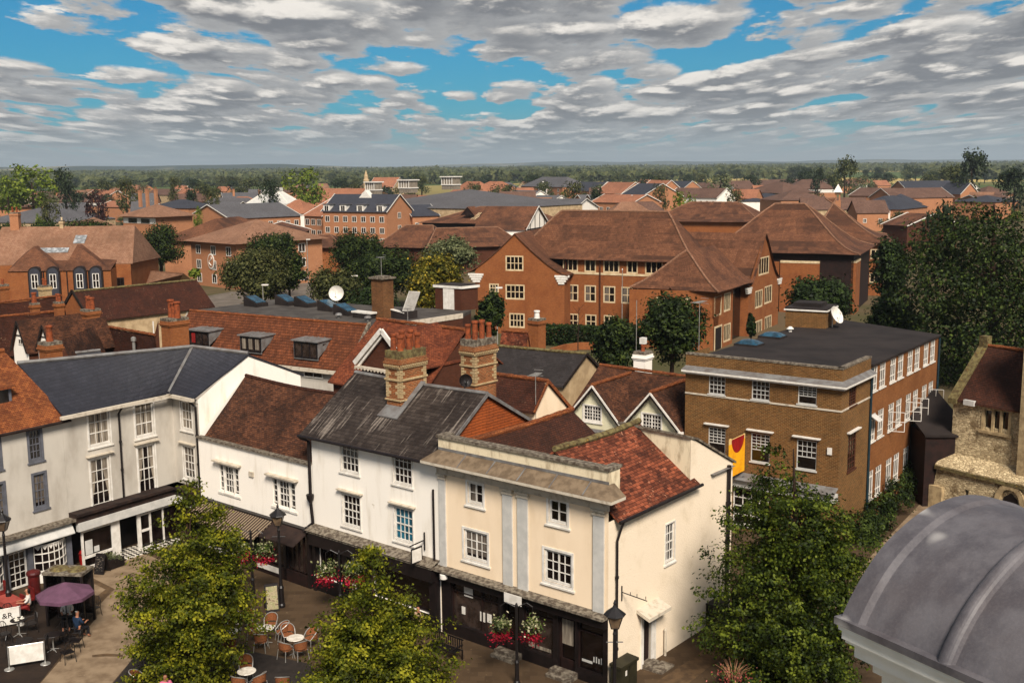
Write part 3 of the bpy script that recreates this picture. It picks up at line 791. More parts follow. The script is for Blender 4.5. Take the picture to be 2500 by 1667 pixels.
# projecting frame sign
sgn = thing('hanging_sign', 'blank white square sign in a black frame on the white wall', 'hanging sign', P(-.9, 0, 3.4))
mb = MB(); mb.tube([P(-.9, -.05, 3.55), P(-.9, -.05, 4.35)], .035, 6); mb.tube([P(-.9, -.03, 4.0), P(-.9, -.95, 3.95)], .03, 6); build(mb, 'bracket', [M['iron']], sgn)
mb = MB(); SF = T.left(-.9)
for a in ((-.9, -.84, 3.1, 3.8), (-.26, -.2, 3.1, 3.8), (-.84, -.26, 3.1, 3.16), (-.84, -.26, 3.74, 3.8)):
    mb.beam(P(-.9, (a[0] + a[1]) / 2, a[2]), P(-.9, (a[0] + a[1]) / 2, a[3]), .05, a[1] - a[0]) if a[1] - a[0] < .2 else mb.beam(P(-.9, a[0], (a[2] + a[3]) / 2), P(-.9, a[1], (a[2] + a[3]) / 2), .05, a[3] - a[2])
build(mb, 'frame', [M['iron']], sgn)
mb = MB(); mb.beam(P(-.9, -.84, 3.45), P(-.9, -.26, 3.45), .03, .58); build(mb, 'sign_board', [M['joinery']], sgn)

# ---- low white building with brown tiled roof -------------------------------------
b2 = thing('low_white_building', 'low white rendered building with steep brown tiled roof and striped shop canopy', 'building', P(-13))
h2 = [T.rect(535, 1132, 584, 1208), T.rect(665, 1166, 722, 1245)]
mb = MB(); wall(mb, T, [(-17.5, 2.9), (-8.31, 2.9), (-8.31, 6.15), (-17.5, 6.15)], h2)
mb.face([P(-8.31, 6.5, 0), P(-17.5, 6.5, 0), P(-17.5, 6.5, 6.2), P(-8.31, 6.5, 6.2)])
mb.face([P(-17.5, 6.5, 0), P(-17.5, 0, 0), P(-17.5, 0, 6.15), P(-17.5, 3.1, 8.85), P(-17.5, 6.5, 6.2)])
build(mb, 'wall', [M['white']], b2)
for h in h2:
    wd = h[2] - h[0]; c = wd * .22
    window(T, b2, (h[0] + c + .06, h[1] - .08, h[2] - c - .06, h[3] + .0), 3, 4, casing=.06)
    window(T, b2, (h[0], h[1] + .1, h[0] + c, h[3]), 1, 4, casing=.045, sill=False); window(T, b2, (h[2] - c, h[1] + .1, h[2], h[3]), 1, 4, casing=.045, sill=False)
    mb = MB(); mb.box(T, h[0] + c, h[0] + c + .06, -.03, .1, h[1] - .1, h[3]); mb.box(T, h[2] - c - .06, h[2] - c, -.03, .1, h[1] - .1, h[3])
    mb.box(T, h[0] - .15, h[2] + .15, -.05, 0.0, h[1] - .2, h[1] - .1); mb.box(T, h[0] - .05, h[2] + .05, -.03, 0, h[3], h[3] + .1); build(mb, 'window_surround', [M['joinery']], b2)
    mb = MB(); mb.box(T, h[0] - .3, h[2] + .3, -.28, 0, h[3] + .16, h[3] + .24); build(mb, 'window_hood', [M['cornice']], b2)
mb = MB(); mb.box(T, -13.2, -12.85, -.08, 0, 4.75, 5.0); build(mb, 'vent', [M['cornice']], b2)
mb = MB()
rw = roof_plane(mb, P(-17.25, .2, 6.15), P(-8.35, .2, 6.2), P(-8.4, 3.1, 8.95), P(-17.3, 3.1, 9.0), sag=.14, seed=21, nu=14)
roof_plane(mb, P(-8.35, 6.8, 6.3), P(-17.3, 6.8, 6.2), P(-17.3, 3.1, 9.0), P(-8.4, 3.1, 8.95), sag=.14, seed=22)
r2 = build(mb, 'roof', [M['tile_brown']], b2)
ridge_tiles(rw, r2, M['tile_dark'], .1)
mb = MB(); mb.box(T, -17.5, -8.35, -.12, .2, 6.1, 6.2); build(mb, 'gutter', [M['stone_cap']], b2)
# shop below: dark fascia, striped canopy, shop windows and white stall risers
mb = MB()
mb.box(T, -17.4, -8.35, .3, .4, 0, 2.9); mb.box(T, -17.45, -8.35, -.25, .3, 2.55, 2.9)
for a in (-17.4, -14.9, -12.9, -10.4, -8.6): mb.box(T, a, a + .2, -.3, .3, 0, 2.55)
build(mb, 'shopfront', [M['black']], b2)
for (a, b_) in ((-17.2, -14.9), (-12.7, -8.6)): mb = MB(); mb.box(T, a, b_, -.3, -.2, .0, .6); build(mb, 'stall_riser', [M['darkwood']], b2)
for (a, b_) in ((-17.1, -15.0), (-14.6, -13.6), (-12.5, -10.6)): mb = MB(); mb.box(T, a, b_, -.33, -.3, .22, .5); build(mb, 'white_panel', [M['joinery']], b2)
for (a, b_) in ((-17.2, -14.9), (-12.7, -10.4), (-10.2, -8.6)):
    mb = MB(); mb.face([P(a, -.1, .6), P(b_, -.1, .6), P(b_, -.1, 2.5), P(a, -.1, 2.5)]); o = build(mb, 'shop_window', [M['glass2']], b2)
    mb = MB()
    for k in np.linspace(a, b_ - .06, 5): mb.box(T, k, k + .06, -.16, -.11, .6, 2.5)
    build(mb, 'shop_frame', [M['darkwood']], o)
mc, t, b_ = base_mat('striped_canopy_cloth', .8)
uv = t.new('ShaderNodeTexCoord').outputs['UV']; s_ = t.new('ShaderNodeSeparateXYZ'); t.l.new(uv, s_.inputs[0])
t.l.new(t.mix(t.math('GREATER_THAN', t.math('FRACT', t.math('DIVIDE', s_.outputs[0], .2)), .62), C('#33231b'), C('#8a7a63')), b_.inputs['Base Color'])
mb = MB(); mb.prism([P(-17.2, -1.5, 2.2), P(-11.2, -1.5, 2.2), P(-11.2, -.1, 2.88), P(-17.2, -.1, 2.88)], (0, 0, -.04)); build(mb, 'striped_canopy', [mc], b2)
mb = MB(); mb.prism([P(-11.1, -1.2, 2.35), P(-8.5, -1.2, 2.35), P(-8.5, -.1, 2.9), P(-11.1, -.1, 2.9)], (0, 0, -.05)); build(mb, 'dark_canopy', [M['canopy']], b2)

# ---- grey-white building with blue slate roof and an inner corner -------------------
F1 = Fr.two(G(178, 1394), G(440, 1306)); L1 = F1.L
F1b = Fr(F1.P(L1), T.d); L1b = 2.37
b1 = thing('blue_slate_building', 'pale grey rendered building with blue slate roof bending round an inner corner', 'building', F1.P(3))
h1 = [F1.rect(213, 1005, 270, 1079), F1.rect(327, 981, 377, 1058), F1.rect(219, 1123, 273, 1225), F1.rect(335, 1092, 383, 1194)]
h1b = [F1b.rect(440, 977, 470, 1052), F1b.rect(446, 1086, 477, 1172)]
mb = MB(); wall(mb, F1, [(0, 2.9), (L1, 2.9), (L1, 8.1), (0, 8.1)], h1)
wall(mb, F1b, [(0, 2.9), (L1b, 2.9), (L1b, 8.0), (0, 8.0)], h1b)
mb.face([F1.P(0, 6.8, 0), F1.P(0, 0, 0), F1.P(0, 0, 8.1), F1.P(0, 3.3, 10.3), F1.P(0, 6.8, 8.1)])
build(mb, 'wall', [M['grey_white']], b1)
Q = F1b.P
mb = MB(); mb.face([Q(L1b, 0, -.05), Q(L1b, 7.0, -.05), Q(L1b, 7.0, 8.35), Q(L1b, 3.34, 9.95), Q(L1b, 0, 8.0)])
mb.face([Q(L1b, 7, 0), Q(-4, 7, 0), Q(-4, 7, 8.3), Q(L1b, 7, 8.3)])
build(mb, 'gable_wall', [M['white']], b1)
for h, cu, hd in zip(h1, ('full', 'full', 'tied', 'tied'), (None, None, 'cornice', 'cornice')): window(F1, b1, h, 3, 3 if hd is None else 4, casing=.08, surround=.09, curtain=cu, hood=hd)
for h, cu, hd in zip(h1b, ('full', 'most'), (None, 'cornice')): window(F1b, b1, h, 3, 3 if hd is None else 4, casing=.08, surround=.07, curtain=cu, hood=hd)
B = G(470, 848, 10.35)
e = F1.P(-.1, -.35, 8.12); ec = F1.P(L1, -.1, 8.12) ; ec = Vector((ec.x, ec.y, 8.12)) + Vector((T.n.x, T.n.y, 0)) * .3
eb = Q(L1b + .06, -.35, 8.12); gr = Q(L1b + .06, 3.34, 10.02)
mb = MB()
roof_plane(mb, e, ec, B, F1.P(-.1, 3.3, 10.4), sag=.03, seed=31)
roof_plane(mb, ec, eb, gr, B, sag=.02, seed=32)
roof_plane(mb, Q(L1b + .06, 7.2, 8.3), Q(-5.5, 7.2, 8.3), B, gr, sag=.02)
roof_plane(mb, F1.P(3, 6.8, 8.1), F1.P(-.1, 6.8, 8.1), F1.P(-.1, 3.3, 10.4), B, sag=.02)
r1_ = build(mb, 'roof', [M['slate_blue']], b1)
mb = MB(); mb.tube([F1.P(-.15, 3.3, 10.45), B + Vector((0, 0, .06)), gr + Vector((0, 0, .06))], .11, 6); mb.tube([B + Vector((0, 0, .05)), ec + Vector((0, 0, .07))], .08, 6); build(mb, 'lead_ridge', [M['lead']], r1_)
mb = MB(); mb.beam(F1.P(-.3, -.42, 8.04), F1.P(L1 - .25, -.42, 8.04), .22, .16); mb.beam(Q(.25, -.42, 8.04), Q(L1b + .15, -.42, 8.04), .22, .16); build(mb, 'gutter', [M['cornice']], b1)
mb = MB(); mb.box(F1, 0, L1, -.03, 0, 7.8, 7.98); mb.box(F1b, 0, L1b, -.03, 0, 7.8, 7.98); build(mb, 'frieze', [M['joinery']], b1)
pipe(b1, [F1.P(3.25, -.36, 7.95), F1.P(3.2, -.1, 7.6), F1.P(3.2, -.08, 3.1)], .055)
pipe(b1, [Q(2.0, -.36, 7.95), Q(2.25, -.1, 7.6), Q(2.25, -.08, 2.9)], .065)
mb = MB(); mb.box(F1, .0, L1, -.75, .1, 2.95, 3.08); mb.box(F1b, -.1, L1b, -.75, .1, 2.95, 3.08); mb.box(F1, .0, L1, -.6, 0, 2.6, 2.95); mb.box(F1b, -.1, L1b, -.6, 0, 2.6, 2.95); build(mb, 'shop_ledge', [M['canopy']], b1)
mb = MB(); mb.box(F1, .1, L1 - .1, -.62, -.4, 2.15, 2.6); mb.box(F1b, .1, L1b, -.62, -.4, 2.15, 2.6); build(mb, 'fascia_board', [M['pale_blue']], b1)
mb = MB(); mb.box(F1, 0, L1, .9, 1.0, 0, 2.9); mb.box(F1b, -1, L1b, .9, 1., 0, 2.9); build(mb, 'shop_interior', [M['black']], b1)
mb = MB()
for a, b_, c, d in ((.45, 2.15, 1.95, 2.05), (.45, 2.15, .55, .68), (.4, .5, 0, 2.15), (2.15, 2.65, 0, 2.15), (3.75, 3.95, 0, 2.15), (3.95, 4.5, 1.9, 2.0), (4.5, 4.6, 0, 2.1), (4.6, 6.5, 1.95, 2.02), (5.35, 5.42, 0, 2.15), (4.0, 4.5, .0, .14), (4.0, 4.5, 1.0, 1.12)):
    mb.box(F1, a, b_, -.35, -.25, c, d)
mb.box(F1, .45, 2.15, -.35, -.25, 0, .13); build(mb, 'shop_frame', [M['joinery']], b1)
for q in ((.5, .68, 2.15, 2.0), (.5, .13, 2.15, .55), (4.0, .14, 4.5, 1.9), (4.6, .1, 6.5, 1.95)):
    mb = MB(); mb.face([F1.P(q[0], -.28, q[1]), F1.P(q[2], -.28, q[1]), F1.P(q[2], -.28, q[3]), F1.P(q[0], -.28, q[3])]); build(mb, 'shop_window', [M['glass']], b1)
cards(b1, F1, [(.6, .72, .42, .75), (1.1, .75, .3, .3)], -.29, 'pale_blue')
mt_, t, b_ = base_mat('chequer_tiles', .5)
ck = t.new('ShaderNodeTexChecker', i_Scale=5.0); t.l.new(t.new('ShaderNodeTexCoord').outputs['UV'], ck.inputs[0]); ck.inputs[1].default_value = C('#c9c2b4'); ck.inputs[2].default_value = C('#17100e'); t.l.new(ck.outputs[0], b_.inputs['Base Color'])
mb = MB(); mb.box(F1, 2.1, 6.2, -.9, 0.6, 0, .05); build(mb, 'chequered_threshold', [mt_], b1)

# ---- left end: grey-white house with orange tiled roof ------------------------------
b0 = thing('orange_tiled_building', 'left edge building with orange tiled roof, blue-grey window frames and bow windows', 'building', F1.P(-3))
P0 = F1.P
h0 = [F1.rect(63, 1048, 108, 1121), F1.rect(75, 1156, 120, 1236), F1.rect(-36, 1070, 8, 1144), F1.rect(-26, 1182, 20, 1262)]
mb = MB(); wall(mb, F1, [(-9, 2.75), (-.005, 2.75), (-.005, 7.85), (-9, 7.85)], h0)
mb.face([P0(-.005, 0, -.05), P0(-.005, 7, -.05), P0(-.005, 7, 7.8), P0(-.005, 0, 7.8)]); mb.face([P0(-.005, 0, 7.8), P0(-.005, 7, 7.8), P0(-.9, 3.4, 11.0)]); build(mb, 'wall', [M['grey_white']], b0)
for h, cu in zip(h0, (None, 'most', None, 'most')): window(F1, b0, (h[0] + .12, h[1] + .1, h[2] - .12, h[3] - .12), 3, 4, casing=.05, curtain=None if cu is None else cu, surround=.12, frame='blue_grey', sill=True)
mb = MB()
roof_plane(mb, P0(-9, -.25, 7.85), P0(.3, -.25, 7.85), P0(-.75, 3.4, 11.15), P0(-9, 3.4, 11.2), sag=.08, seed=41)
roof_plane(mb, P0(0, 7, 7.8), P0(-9, 7, 7.8), P0(-9, 3.4, 11.2), P0(-.75, 3.4, 11.15), sag=.05)
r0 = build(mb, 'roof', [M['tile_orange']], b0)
ridge_tiles([P0(-9, 3.4, 11.22), P0(-.75, 3.4, 11.18)], r0, M['tile_orange'], .12)
mb = MB(); mb.tube([P0(-9, -.3, 7.82), P0(.3, -.3, 7.82)], .07, 8); build(mb, 'gutter', [M['canopy']], b0)
# roof dormer
dm = F1.rect(-12, 955, 31, 1001, w=1.1)
mb = MB(); mb.box(F1, dm[0] - .3, dm[2], 1.1, 3.2, 8.6, dm[3] + .12); dw = build(mb, 'dormer', [M['blue_grey']], b0)
mb = MB(); mb.face([P0(dm[0], 1.08, dm[1] + .15), P0(dm[2] - .16, 1.08, dm[1] + .15), P0(dm[2] - .16, 1.08, dm[3] - .02), P0(dm[0], 1.08, dm[3] - .02)]); build(mb, 'pane', [M['glass']], dw)
mb = MB(); mb.prism([P0(dm[0] - .5, .9, dm[3] + .14), P0(dm[2] + .15, .9, dm[3] + .14), P0(dm[2] - .4, 3.1, dm[3] + 1.1), P0(dm[0] - .5, 3.1, dm[3] + 1.1)], (0, 0, -.1)); mb.prism([P0(dm[2] + .15, .9, dm[3] + .14), P0(dm[2] + .15, 3.0, dm[3] + .3), P0(dm[2] - .4, 3.1, dm[3] + 1.1)], (0, 0, -.1)); build(mb, 'dormer_roof', [M['tile_orange']], dw)
mb = MB(); mb.box(F1, -9, 0, -.6, .1, 2.72, 2.85); mb.box(F1, -9, -.1, -.15, 0, 1.95, 2.1); mb.box(F1, -9, -.1, .12, .2, 0, 2.7)
build(mb, 'shop_ledge', [M['stone_cap']], b0)
mb = MB(); mb.prism([P0(-9, -.6, 2.2), P0(-.1, -.6, 2.2), P0(-.1, -.3, 2.7), P0(-9, -.3, 2.7)], (0, 0, -.05)); build(mb, 'fascia_board', [M['pale_blue']], b0)
# two bow windows and a door between
def bow(ua, ub):
    mb = MB(); gl = MB(); n = 6; pts = []
    for i in range(n + 1):
        a = i / n; u = ua + (ub - ua) * a; w_ = -.38 * math.sin(math.pi * a) ** .7 - .05
        pts.append((u, w_))
    for (u, w_) in pts: mb.beam(P0(u, w_, .6), P0(u, w_, 1.95), .035, .035)
    for z in (.62, 1.06, 1.5, 1.94):
        for a, b_ in zip(pts[:-1], pts[1:]): mb.beam(P0(a[0], a[1], z), P0(b_[0], b_[1], z), .045, .05)
    for a, b_ in zip(pts[:-1], pts[1:]):
        gl.face([P0(a[0], a[1] + .03, .6), P0(b_[0], b_[1] + .03, .6), P0(b_[0], b_[1] + .03, 1.95), P0(a[0], a[1] + .03, 1.95)])
    o = build(mb, 'bow_window', [M['joinery']], b0); build(gl, 'pane', [M['glass']], o)
    bt = MB()
    for a, b_ in zip(pts[:-1], pts[1:]): bt.face([P0(a[0], a[1] + .01, 1.9), P0((a[0] + b_[0]) / 2, (a[1] + b_[1]) / 2 + .01, 1.68), P0(b_[0], b_[1] + .01, 1.9)])
    build(bt, 'bunting', [M['joinery']], o)
    bs = MB()
    for z0_, z1_, k in ((0, .55, .9), (.55, .62, 1.1)):
        bs.prism([P0(u, w_ * k, z1_) for u, w_ in pts], (0, 0, z0_ - z1_))
    build(bs, 'stall_riser', [M['blue_grey'] if False else M['joinery']], o)
bow(-2.05, -.35); bow(-5.6, -3.7)
for a, b_, c in ((-.3, -.02, 0), (-2.4, -2.15, 0), (-3.6, -3.4, 0), (-3.4, -2.4, 1.9)): mb = MB(); mb.box(F1, a, b_, -.12 if c == 0 else -.02, .1, c, 2.0); build(mb, 'shop_pilaster' if c == 0 else 'lintel', [M['blue_grey']], b0)
window(F1, b0, (-3.38, .05, -2.42, 1.9), 3, 5, casing=.08, sash=False, sill=False, name='shop_door')
chimney(b0, F1, -3.6, -2.4, 4.2, 5.2, 8.0, 10.85, (1, 1), brickm='brick_red', potm='cornice', poth=.9, potr=.2)
# ================================================================== roofs and houses behind the terrace
chimney(b3, T, -5.0, -4.1, 7.05, 8.65, 7.0, 11.3, (2, 3), fancy=True, capt=.34, poth=.85, potr=.15)
dish(b3, T.P(-4.0, 6.2, 9.75), .33, (.3, -1, .3), 'black', .4)

def simple_window(F, parent, rect, nx=2, ny=2, w=0.0, frame='frame_buff', glass='glass', c=.1, bar=.06, name='window', hz=True):
    u0, z0, u1, z1 = rect
    mb = MB()
    mb.box(F, u0, u0 + c, w - .05, w + .02, z0, z1); mb.box(F, u1 - c, u1, w - .05, w + .02, z0, z1)
    mb.box(F, u0 + c, u1 - c, w - .05, w + .02, z0, z0 + c); mb.box(F, u0 + c, u1 - c, w - .05, w + .02, z1 - c, z1)
    for i in range(1, nx): x = u0 + (u1 - u0) * i / nx; mb.box(F, x - bar / 2, x + bar / 2, w - .035, w + .01, z0 + c, z1 - c)
    for j in range(1, ny): z = z0 + (z1 - z0) * j / ny; mb.box(F, u0 + c, u1 - c, w - .03, w + .01, z - bar / 3, z + bar / 3)
    o = build(mb, name, [M[frame]], parent)
    pm = MB(); pm.face([F.P(u0 + c * .5, w - .012, z0 + c * .5), F.P(u1 - c * .5, w - .012, z0 + c * .5), F.P(u1 - c * .5, w - .012, z1 - c * .5), F.P(u0 + c * .5, w - .012, z1 - c * .5)])
    build(pm, 'pane', [M[glass]], o)
    return o

def gabled(name, label, RL, RR, zr, EF, wallm, roofm, EB=None, cat='house', z0=-.05, ridge=None, over=.12, sag=.06, gables=True, barge=None, group=None, ext=(0, 0)):
    """gabled building from its ridge ends (photo px at height zr) and the near eave corner of the right gable"""
    F = Fr.two(G(*RL, zr), G(*RR, zr)); L = F.L
    wf, zf = F.right(L).uz(*EF)
    if EB: wb, zb = F.right(L).uz(*EB)
    else: wb, zb = -wf, zf
    th = thing(name, label, cat, F.P(L / 2, 0, 0), group)
    a, b = -ext[0], L + ext[1]
    mb = MB(); P = F.P
    roof_plane(mb, P(a, wf, zf), P(b, wf, zf), P(b, 0, zr), P(a, 0, zr), sag=sag, seed=L)
    roof_plane(mb, P(b, wb, zb), P(a, wb, zb), P(a, 0, zr), P(b, 0, zr), sag=sag, seed=L + 1)
    r = build(mb, 'roof', [M[roofm]], th)
    if ridge: ridge_tiles([P(a, 0, zr + .02), P(b, 0, zr + .02)], r, M[ridge], .11)
    mb = MB(); k = .25
    s = (zr - zf) / abs(wf); sb = (zr - zb) / wb
    A = [(wf + k, z0), (wb - k, z0), (wb - k, zb - .08 + k * sb), (0, zr - .1), (wf + k, zf - .08 + k * s)]
    mb.face([P(L - over, w_, z) for w_, z in A]); mb.face([P(over, w_, z) for w_, z in A][::-1])
    mb.face([P(over, wf + k, z0), P(L - over, wf + k, z0), P(L - over, wf + k, zf + .05), P(over, wf + k, zf + .05)])
    mb.face([P(L - over, wb - k, z0), P(over, wb - k, z0), P(over, wb - k, zb + .05), P(L - over, wb - k, zb + .05)])
    build(mb, 'wall', [M[wallm]], th)
    if barge:
        mb = MB(); mb.beam(P(b + .03, wf, zf - .02), P(b + .03, 0, zr), .05, .16); mb.beam(P(b + .03, 0, zr), P(b + .03, wb, zb - .02), .05, .16)
        build(mb, 'bargeboard', [M[barge]], th)
    th['_wf'] = wf
    return th, F, L, wf, zf, wb, zb

barn = gabled('slate_barn', 'long building with dark grey slate roof and plain beige gable behind the second chimney', (1205, 844), (1433, 864), 8.0, (1375, 943), 'stonewall', 'slate_grey', EB=(1482, 917), ridge='moss', barge='timber')
gs = gabled('lichen_roofed_cottage', 'small cottage with lichen-speckled dark tiled roof and cream gable carrying a television aerial', (1190, 911), (1338, 930), 8.9, (1303, 1007), 'cream', 'tile_spot', EB=(1394, 995), ridge='tile_orange', barge='tile_orange')
aerial(gs[0], gs[1].P(gs[2] - .1, -1.0, 6.8), 2.6, .5, 8, 1.2)
# dark house with orange tiled roof behind the big chimney
DF = Fr(G(1131, 805, 9.8), T.d); P = DF.P
dk = thing('orange_ridged_house', 'house with flecked orange tiled roof and projecting brick gable behind the big chimney', 'house', P(-4))
uL = -8.0
mb = MB()
roof_plane(mb, P(uL, -4.6, 6.2), P(.6, -4.6, 6.2), P(.2, 0, 9.8), P(uL, 0, 9.85), sag=.1, seed=51)
roof_plane(mb, P(.6, 4.4, 6.4), P(uL, 4.4, 6.4), P(uL, 0, 9.85), P(.2, 0, 9.8), sag=.1, seed=52)
rr_ = build(mb, 'roof', [M['tile_fleck']], dk)
ridge_tiles([P(uL, 0, 9.88), P(.2, 0, 9.83)], rr_, M['tile_orange'], .12)
wg = -5.2; ug, zg_ = DF.uz(932, 808, wg)
mb = MB(); ul_, ze_ = DF.uz(868, 884, wg); hw = ug - ul_
roof_plane(mb, P(ug + hw, wg, ze_), P(ug + hw, wg + 5, ze_), P(ug, wg + 5, zg_), P(ug, wg, zg_), sag=.03)
roof_plane(mb, P(ug - hw, wg + 5, ze_), P(ug - hw, wg, ze_), P(ug, wg, zg_), P(ug, wg + 5, zg_), sag=.03)
build(mb, 'gable_roof', [M['tile_fleck']], dk)
mb = MB(); mb.face([P(ug - hw + .3, wg + .25, 0), P(ug + hw - .3, wg + .25, 0), P(ug + hw - .3, wg + .25, ze_ + .1), P(ug, wg + .25, zg_ - .15), P(ug - hw + .3, wg + .25, ze_ + .1)])
mb.face([P(ug + hw - .3, wg + .25, 0), P(ug + hw - .3, 3, 0), P(ug + hw - .3, 3, 6.7), P(ug + hw - .3, wg + .25, 6.7)]); mb.face([P(ug - hw + .3, 4, 0), P(ug - hw + .3, wg + .25, 0), P(ug - hw + .3, wg + .25, 6.7), P(ug - hw + .3, 4, 6.7)])
mb.face([P(uL + .2, -4.3, 0), P(.3, -4.3, 0), P(.3, -4.3, 6.4), P(uL + .2, -4.3, 6.4)]); mb.face([P(.3, -4.3, 0), P(.3, 4.2, 0), P(.3, 4.2, 6.4), P(.3, 0, 9.6), P(.3, -4.3, 6.4)]); mb.face([P(uL + .2, 4.2, 0), P(uL + .2, -4.3, 0), P(uL + .2, -4.3, 6.4), P(uL + .2, 0, 9.6), P(uL + .2, 4.2, 6.4)])
build(mb, 'wall', [M['brick_dark']], dk)
for q in ((P(ug - hw - .05, wg - .05, ze_ - .05), P(ug, wg - .05, zg_ + .05), .3), (P(ug, wg - .05, zg_ + .05), P(ug + hw + .05, wg - .05, ze_ - .05), .3), (P(ug - hw + .15, wg + .1, ze_ - .25), P(ug, wg + .1, zg_ - .25), .16)): mb = MB(); mb.beam(q[0], q[1], .12, q[2]); build(mb, 'bargeboard', [M['joinery']], dk)
mb = MB(); mb.box(DF, ug - hw, ug + hw, wg - .1, wg + .2, ze_ - .35, ze_ - .22)
for k in np.arange(ug - hw, ug + hw, .3): mb.box(DF, k, k + .1, wg - .14, wg - .1, ze_ - .42, ze_ - .3)
build(mb, 'eaves_trim', [M['cornice']], dk)
aerial(dk, P(-5, 0, 9.9), .9, .2, 4, .8)
# small orange roof by the red chimney
so_ = gabled('tiled_outbuilding', 'small orange-tiled outbuilding beside the tall red chimney, in front of the hedge', (1225, 807), (1290, 812), 7.0, (1296, 850), 'brick_red', 'tile_red', ridge='tile_orange')
CF = Fr(G(1290, 852, 5.2), T.d)
sc1 = thing('square_brick_chimney', 'free-standing square red brick chimney with white cowl, in front of the hedge', 'chimney', CF.P(0, 0, 0))
chimney(sc1, CF, 0, 1.05, 0, 1.0, 0, 7.6, (1, 1), brickm='brick_red', potm='joinery', poth=.7, potr=.22, name='stack')

# ---- long mansard building with three dormers and the big flat roof --------------------
MF = Fr.two(G(463.8, 758, 9.0), G(897.4, 794, 9.0)); P = MF.P; LM = MF.L
ms = thing('mansard_building', 'long mansard building with brown pantiles, three lead dormers and large grey flat roof', 'building', P(LM / 2))
mb = MB(); roof_plane(mb, P(-.5, -2.6, 6.0), P(LM, -2.6, 6.05), P(LM, 0, 9), P(0, 0, 9), sag=.0, nu=16, seed=61, wob=.03); mr_ = build(mb, 'roof', [M['tile_pan']], ms)
ridge_tiles([P(0, 0, 9.02), P(LM, 0, 9.02)], mr_, M['tile_orange'], .11)
fp = [(0, 0), (LM, 0)] 
def loc2(F, p): v = Vector((p.x, p.y)) - F.o; return v.dot(F.d), -v.dot(F.n)
fl = [G(463.8, 757, 8.92), G(899, 794, 8.92), G(940, 794, 8.92), G(998.5, 787.6, 8.92), G(1129, 768, 8.92), G(1150, 757, 8.92), G(1061, 753, 8.92), G(913, 746, 8.92), G(689, 728, 8.92), G(500, 754, 8.92)]
mb = MB(); mb.prism(fl, (0, 0, -.25)); build(mb, 'flat_roof', [M['felt']], ms)
mb = MB()
for a, b_ in ((3, 4), (2, 3)): mb.beam(fl[a] + Vector((0, 0, -.08)), fl[b_] + Vector((0, 0, -.08)), .12, .38)
build(mb, 'fascia_board', [M['cornice']], ms)
mb = MB(); inner = [p.copy() for p in fl]
for i in range(len(inner)):
    a, b_ = inner[i], inner[(i + 1) % len(inner)]
    mb.face([Vector((a.x, a.y, -.05)), Vector((b_.x, b_.y, -.05)), Vector((b_.x, b_.y, 8.68)), Vector((a.x, a.y, 8.68))])
build(mb, 'wall', [M['brick_dark']], ms)
mb = MB(); mb.face([P(-.4, -2.3, 0), P(LM, -2.3, 0), P(LM, -2.3, 6.1), P(-.4, -2.3, 6.1)]); mb.face([P(-.4, 0, 0), P(-.4, -2.3, 0), P(-.4, -2.3, 6.1), P(-.3, 0, 8.9)]); mb.face([P(LM, -2.3, 0), P(LM, 0, 0), P(LM, 0, 8.9), P(LM, -2.3, 6.1)]); build(mb, 'front_wall', [M['grey_white']], ms)
mb = MB(); mb.box(MF, -.5, LM, -2.75, -2.6, 5.75, 6.0); build(mb, 'gutter', [M['cornice']], ms)
mb = MB(); mb.prism([P(LM + .05, -2.8, 6.0), P(LM + .3, -2.8, 6.0), P(LM + .3, 0, 9.25), P(LM + .05, 0, 9.25)], (0, 0, -.2)); build(mb, 'verge', [M['stone_cap']], ms)
simple_window(MF, ms, MF.rect(742, 897, 790, 925, -2.3), 2, 1, -2.32, 'joinery')
for (x0, y0, x1, y1), cu in (((460, 805, 512, 849), 'red'), ((585, 818, 640, 865), 'net'), ((716, 830, 777.5, 881), 'open')):
    wd = -2.35; q = MF.rect(x0, y0, x1, y1, wd); d = thing_part = None
    a, z0_, b_, z1_ = q
    mb = MB(); mb.face([P(a, wd, z0_), P(b_, wd, z0_), P(b_, wd, z1_), P(a, wd, z1_)])
    mb.face([P(b_, wd, z0_), P(b_, wd, z0_ + .2), P(b_, -.55, z1_), P(b_, wd, z1_)]); mb.face([P(a, wd, z1_), P(a, -.5, z1_), P(a, wd, z0_)])
    d = build(mb, 'dormer', [M['lead']], ms)
    mb = MB(); mb.prism([P(a - .1, wd - .18, z1_ + .06), P(b_ + .1, wd - .18, z1_ + .06), P(b_ + .1, -.3, z1_ + .12), P(a - .1, -.3, z1_ + .12)], (0, 0, -.08))
    for k in (.25, .5, .75): mb.beam(P(a + (b_ - a) * k, wd - .15, z1_ + .08), P(a + (b_ - a) * k, -.3, z1_ + .14), .05, .04)
    build(mb, 'dormer_roof', [M['lead']], d)
    simple_window(MF, d, (a + .08, z0_ + .12, b_ - .05, z1_ - .05), 3, 1, wd, 'black', 'glass2', .1, .12)
    if cu == 'red':
        mb = MB(); mb.box(MF, a + .35, a + .75, wd - .04, wd - .02, z0_ + .3, z1_ - .2); rc = plain('red_curtain', '#8a1c18', '#5a100e'); build(mb, 'red_curtain', [rc], d)
    if cu == 'net':
        mb = MB()
        for k in (.12, .42, .72): mb.box(MF, a + (b_ - a) * k, a + (b_ - a) * (k + .16), wd - .04, wd - .02, z0_ + .3, z1_ - .2)
        build(mb, 'net_curtain', [M['net']], d)
    if cu == 'open':
        mb = MB(); mb.face([P(b_ + .01, wd + .5, z0_ + 1.0), P(b_ + .01, wd + .95, z0_ + 1.15), P(b_ + .01, wd + .95, z1_ - .2), P(b_ + .01, wd + .5, z1_ - .2)]); build(mb, 'side_pane', [M['glass2']], d)
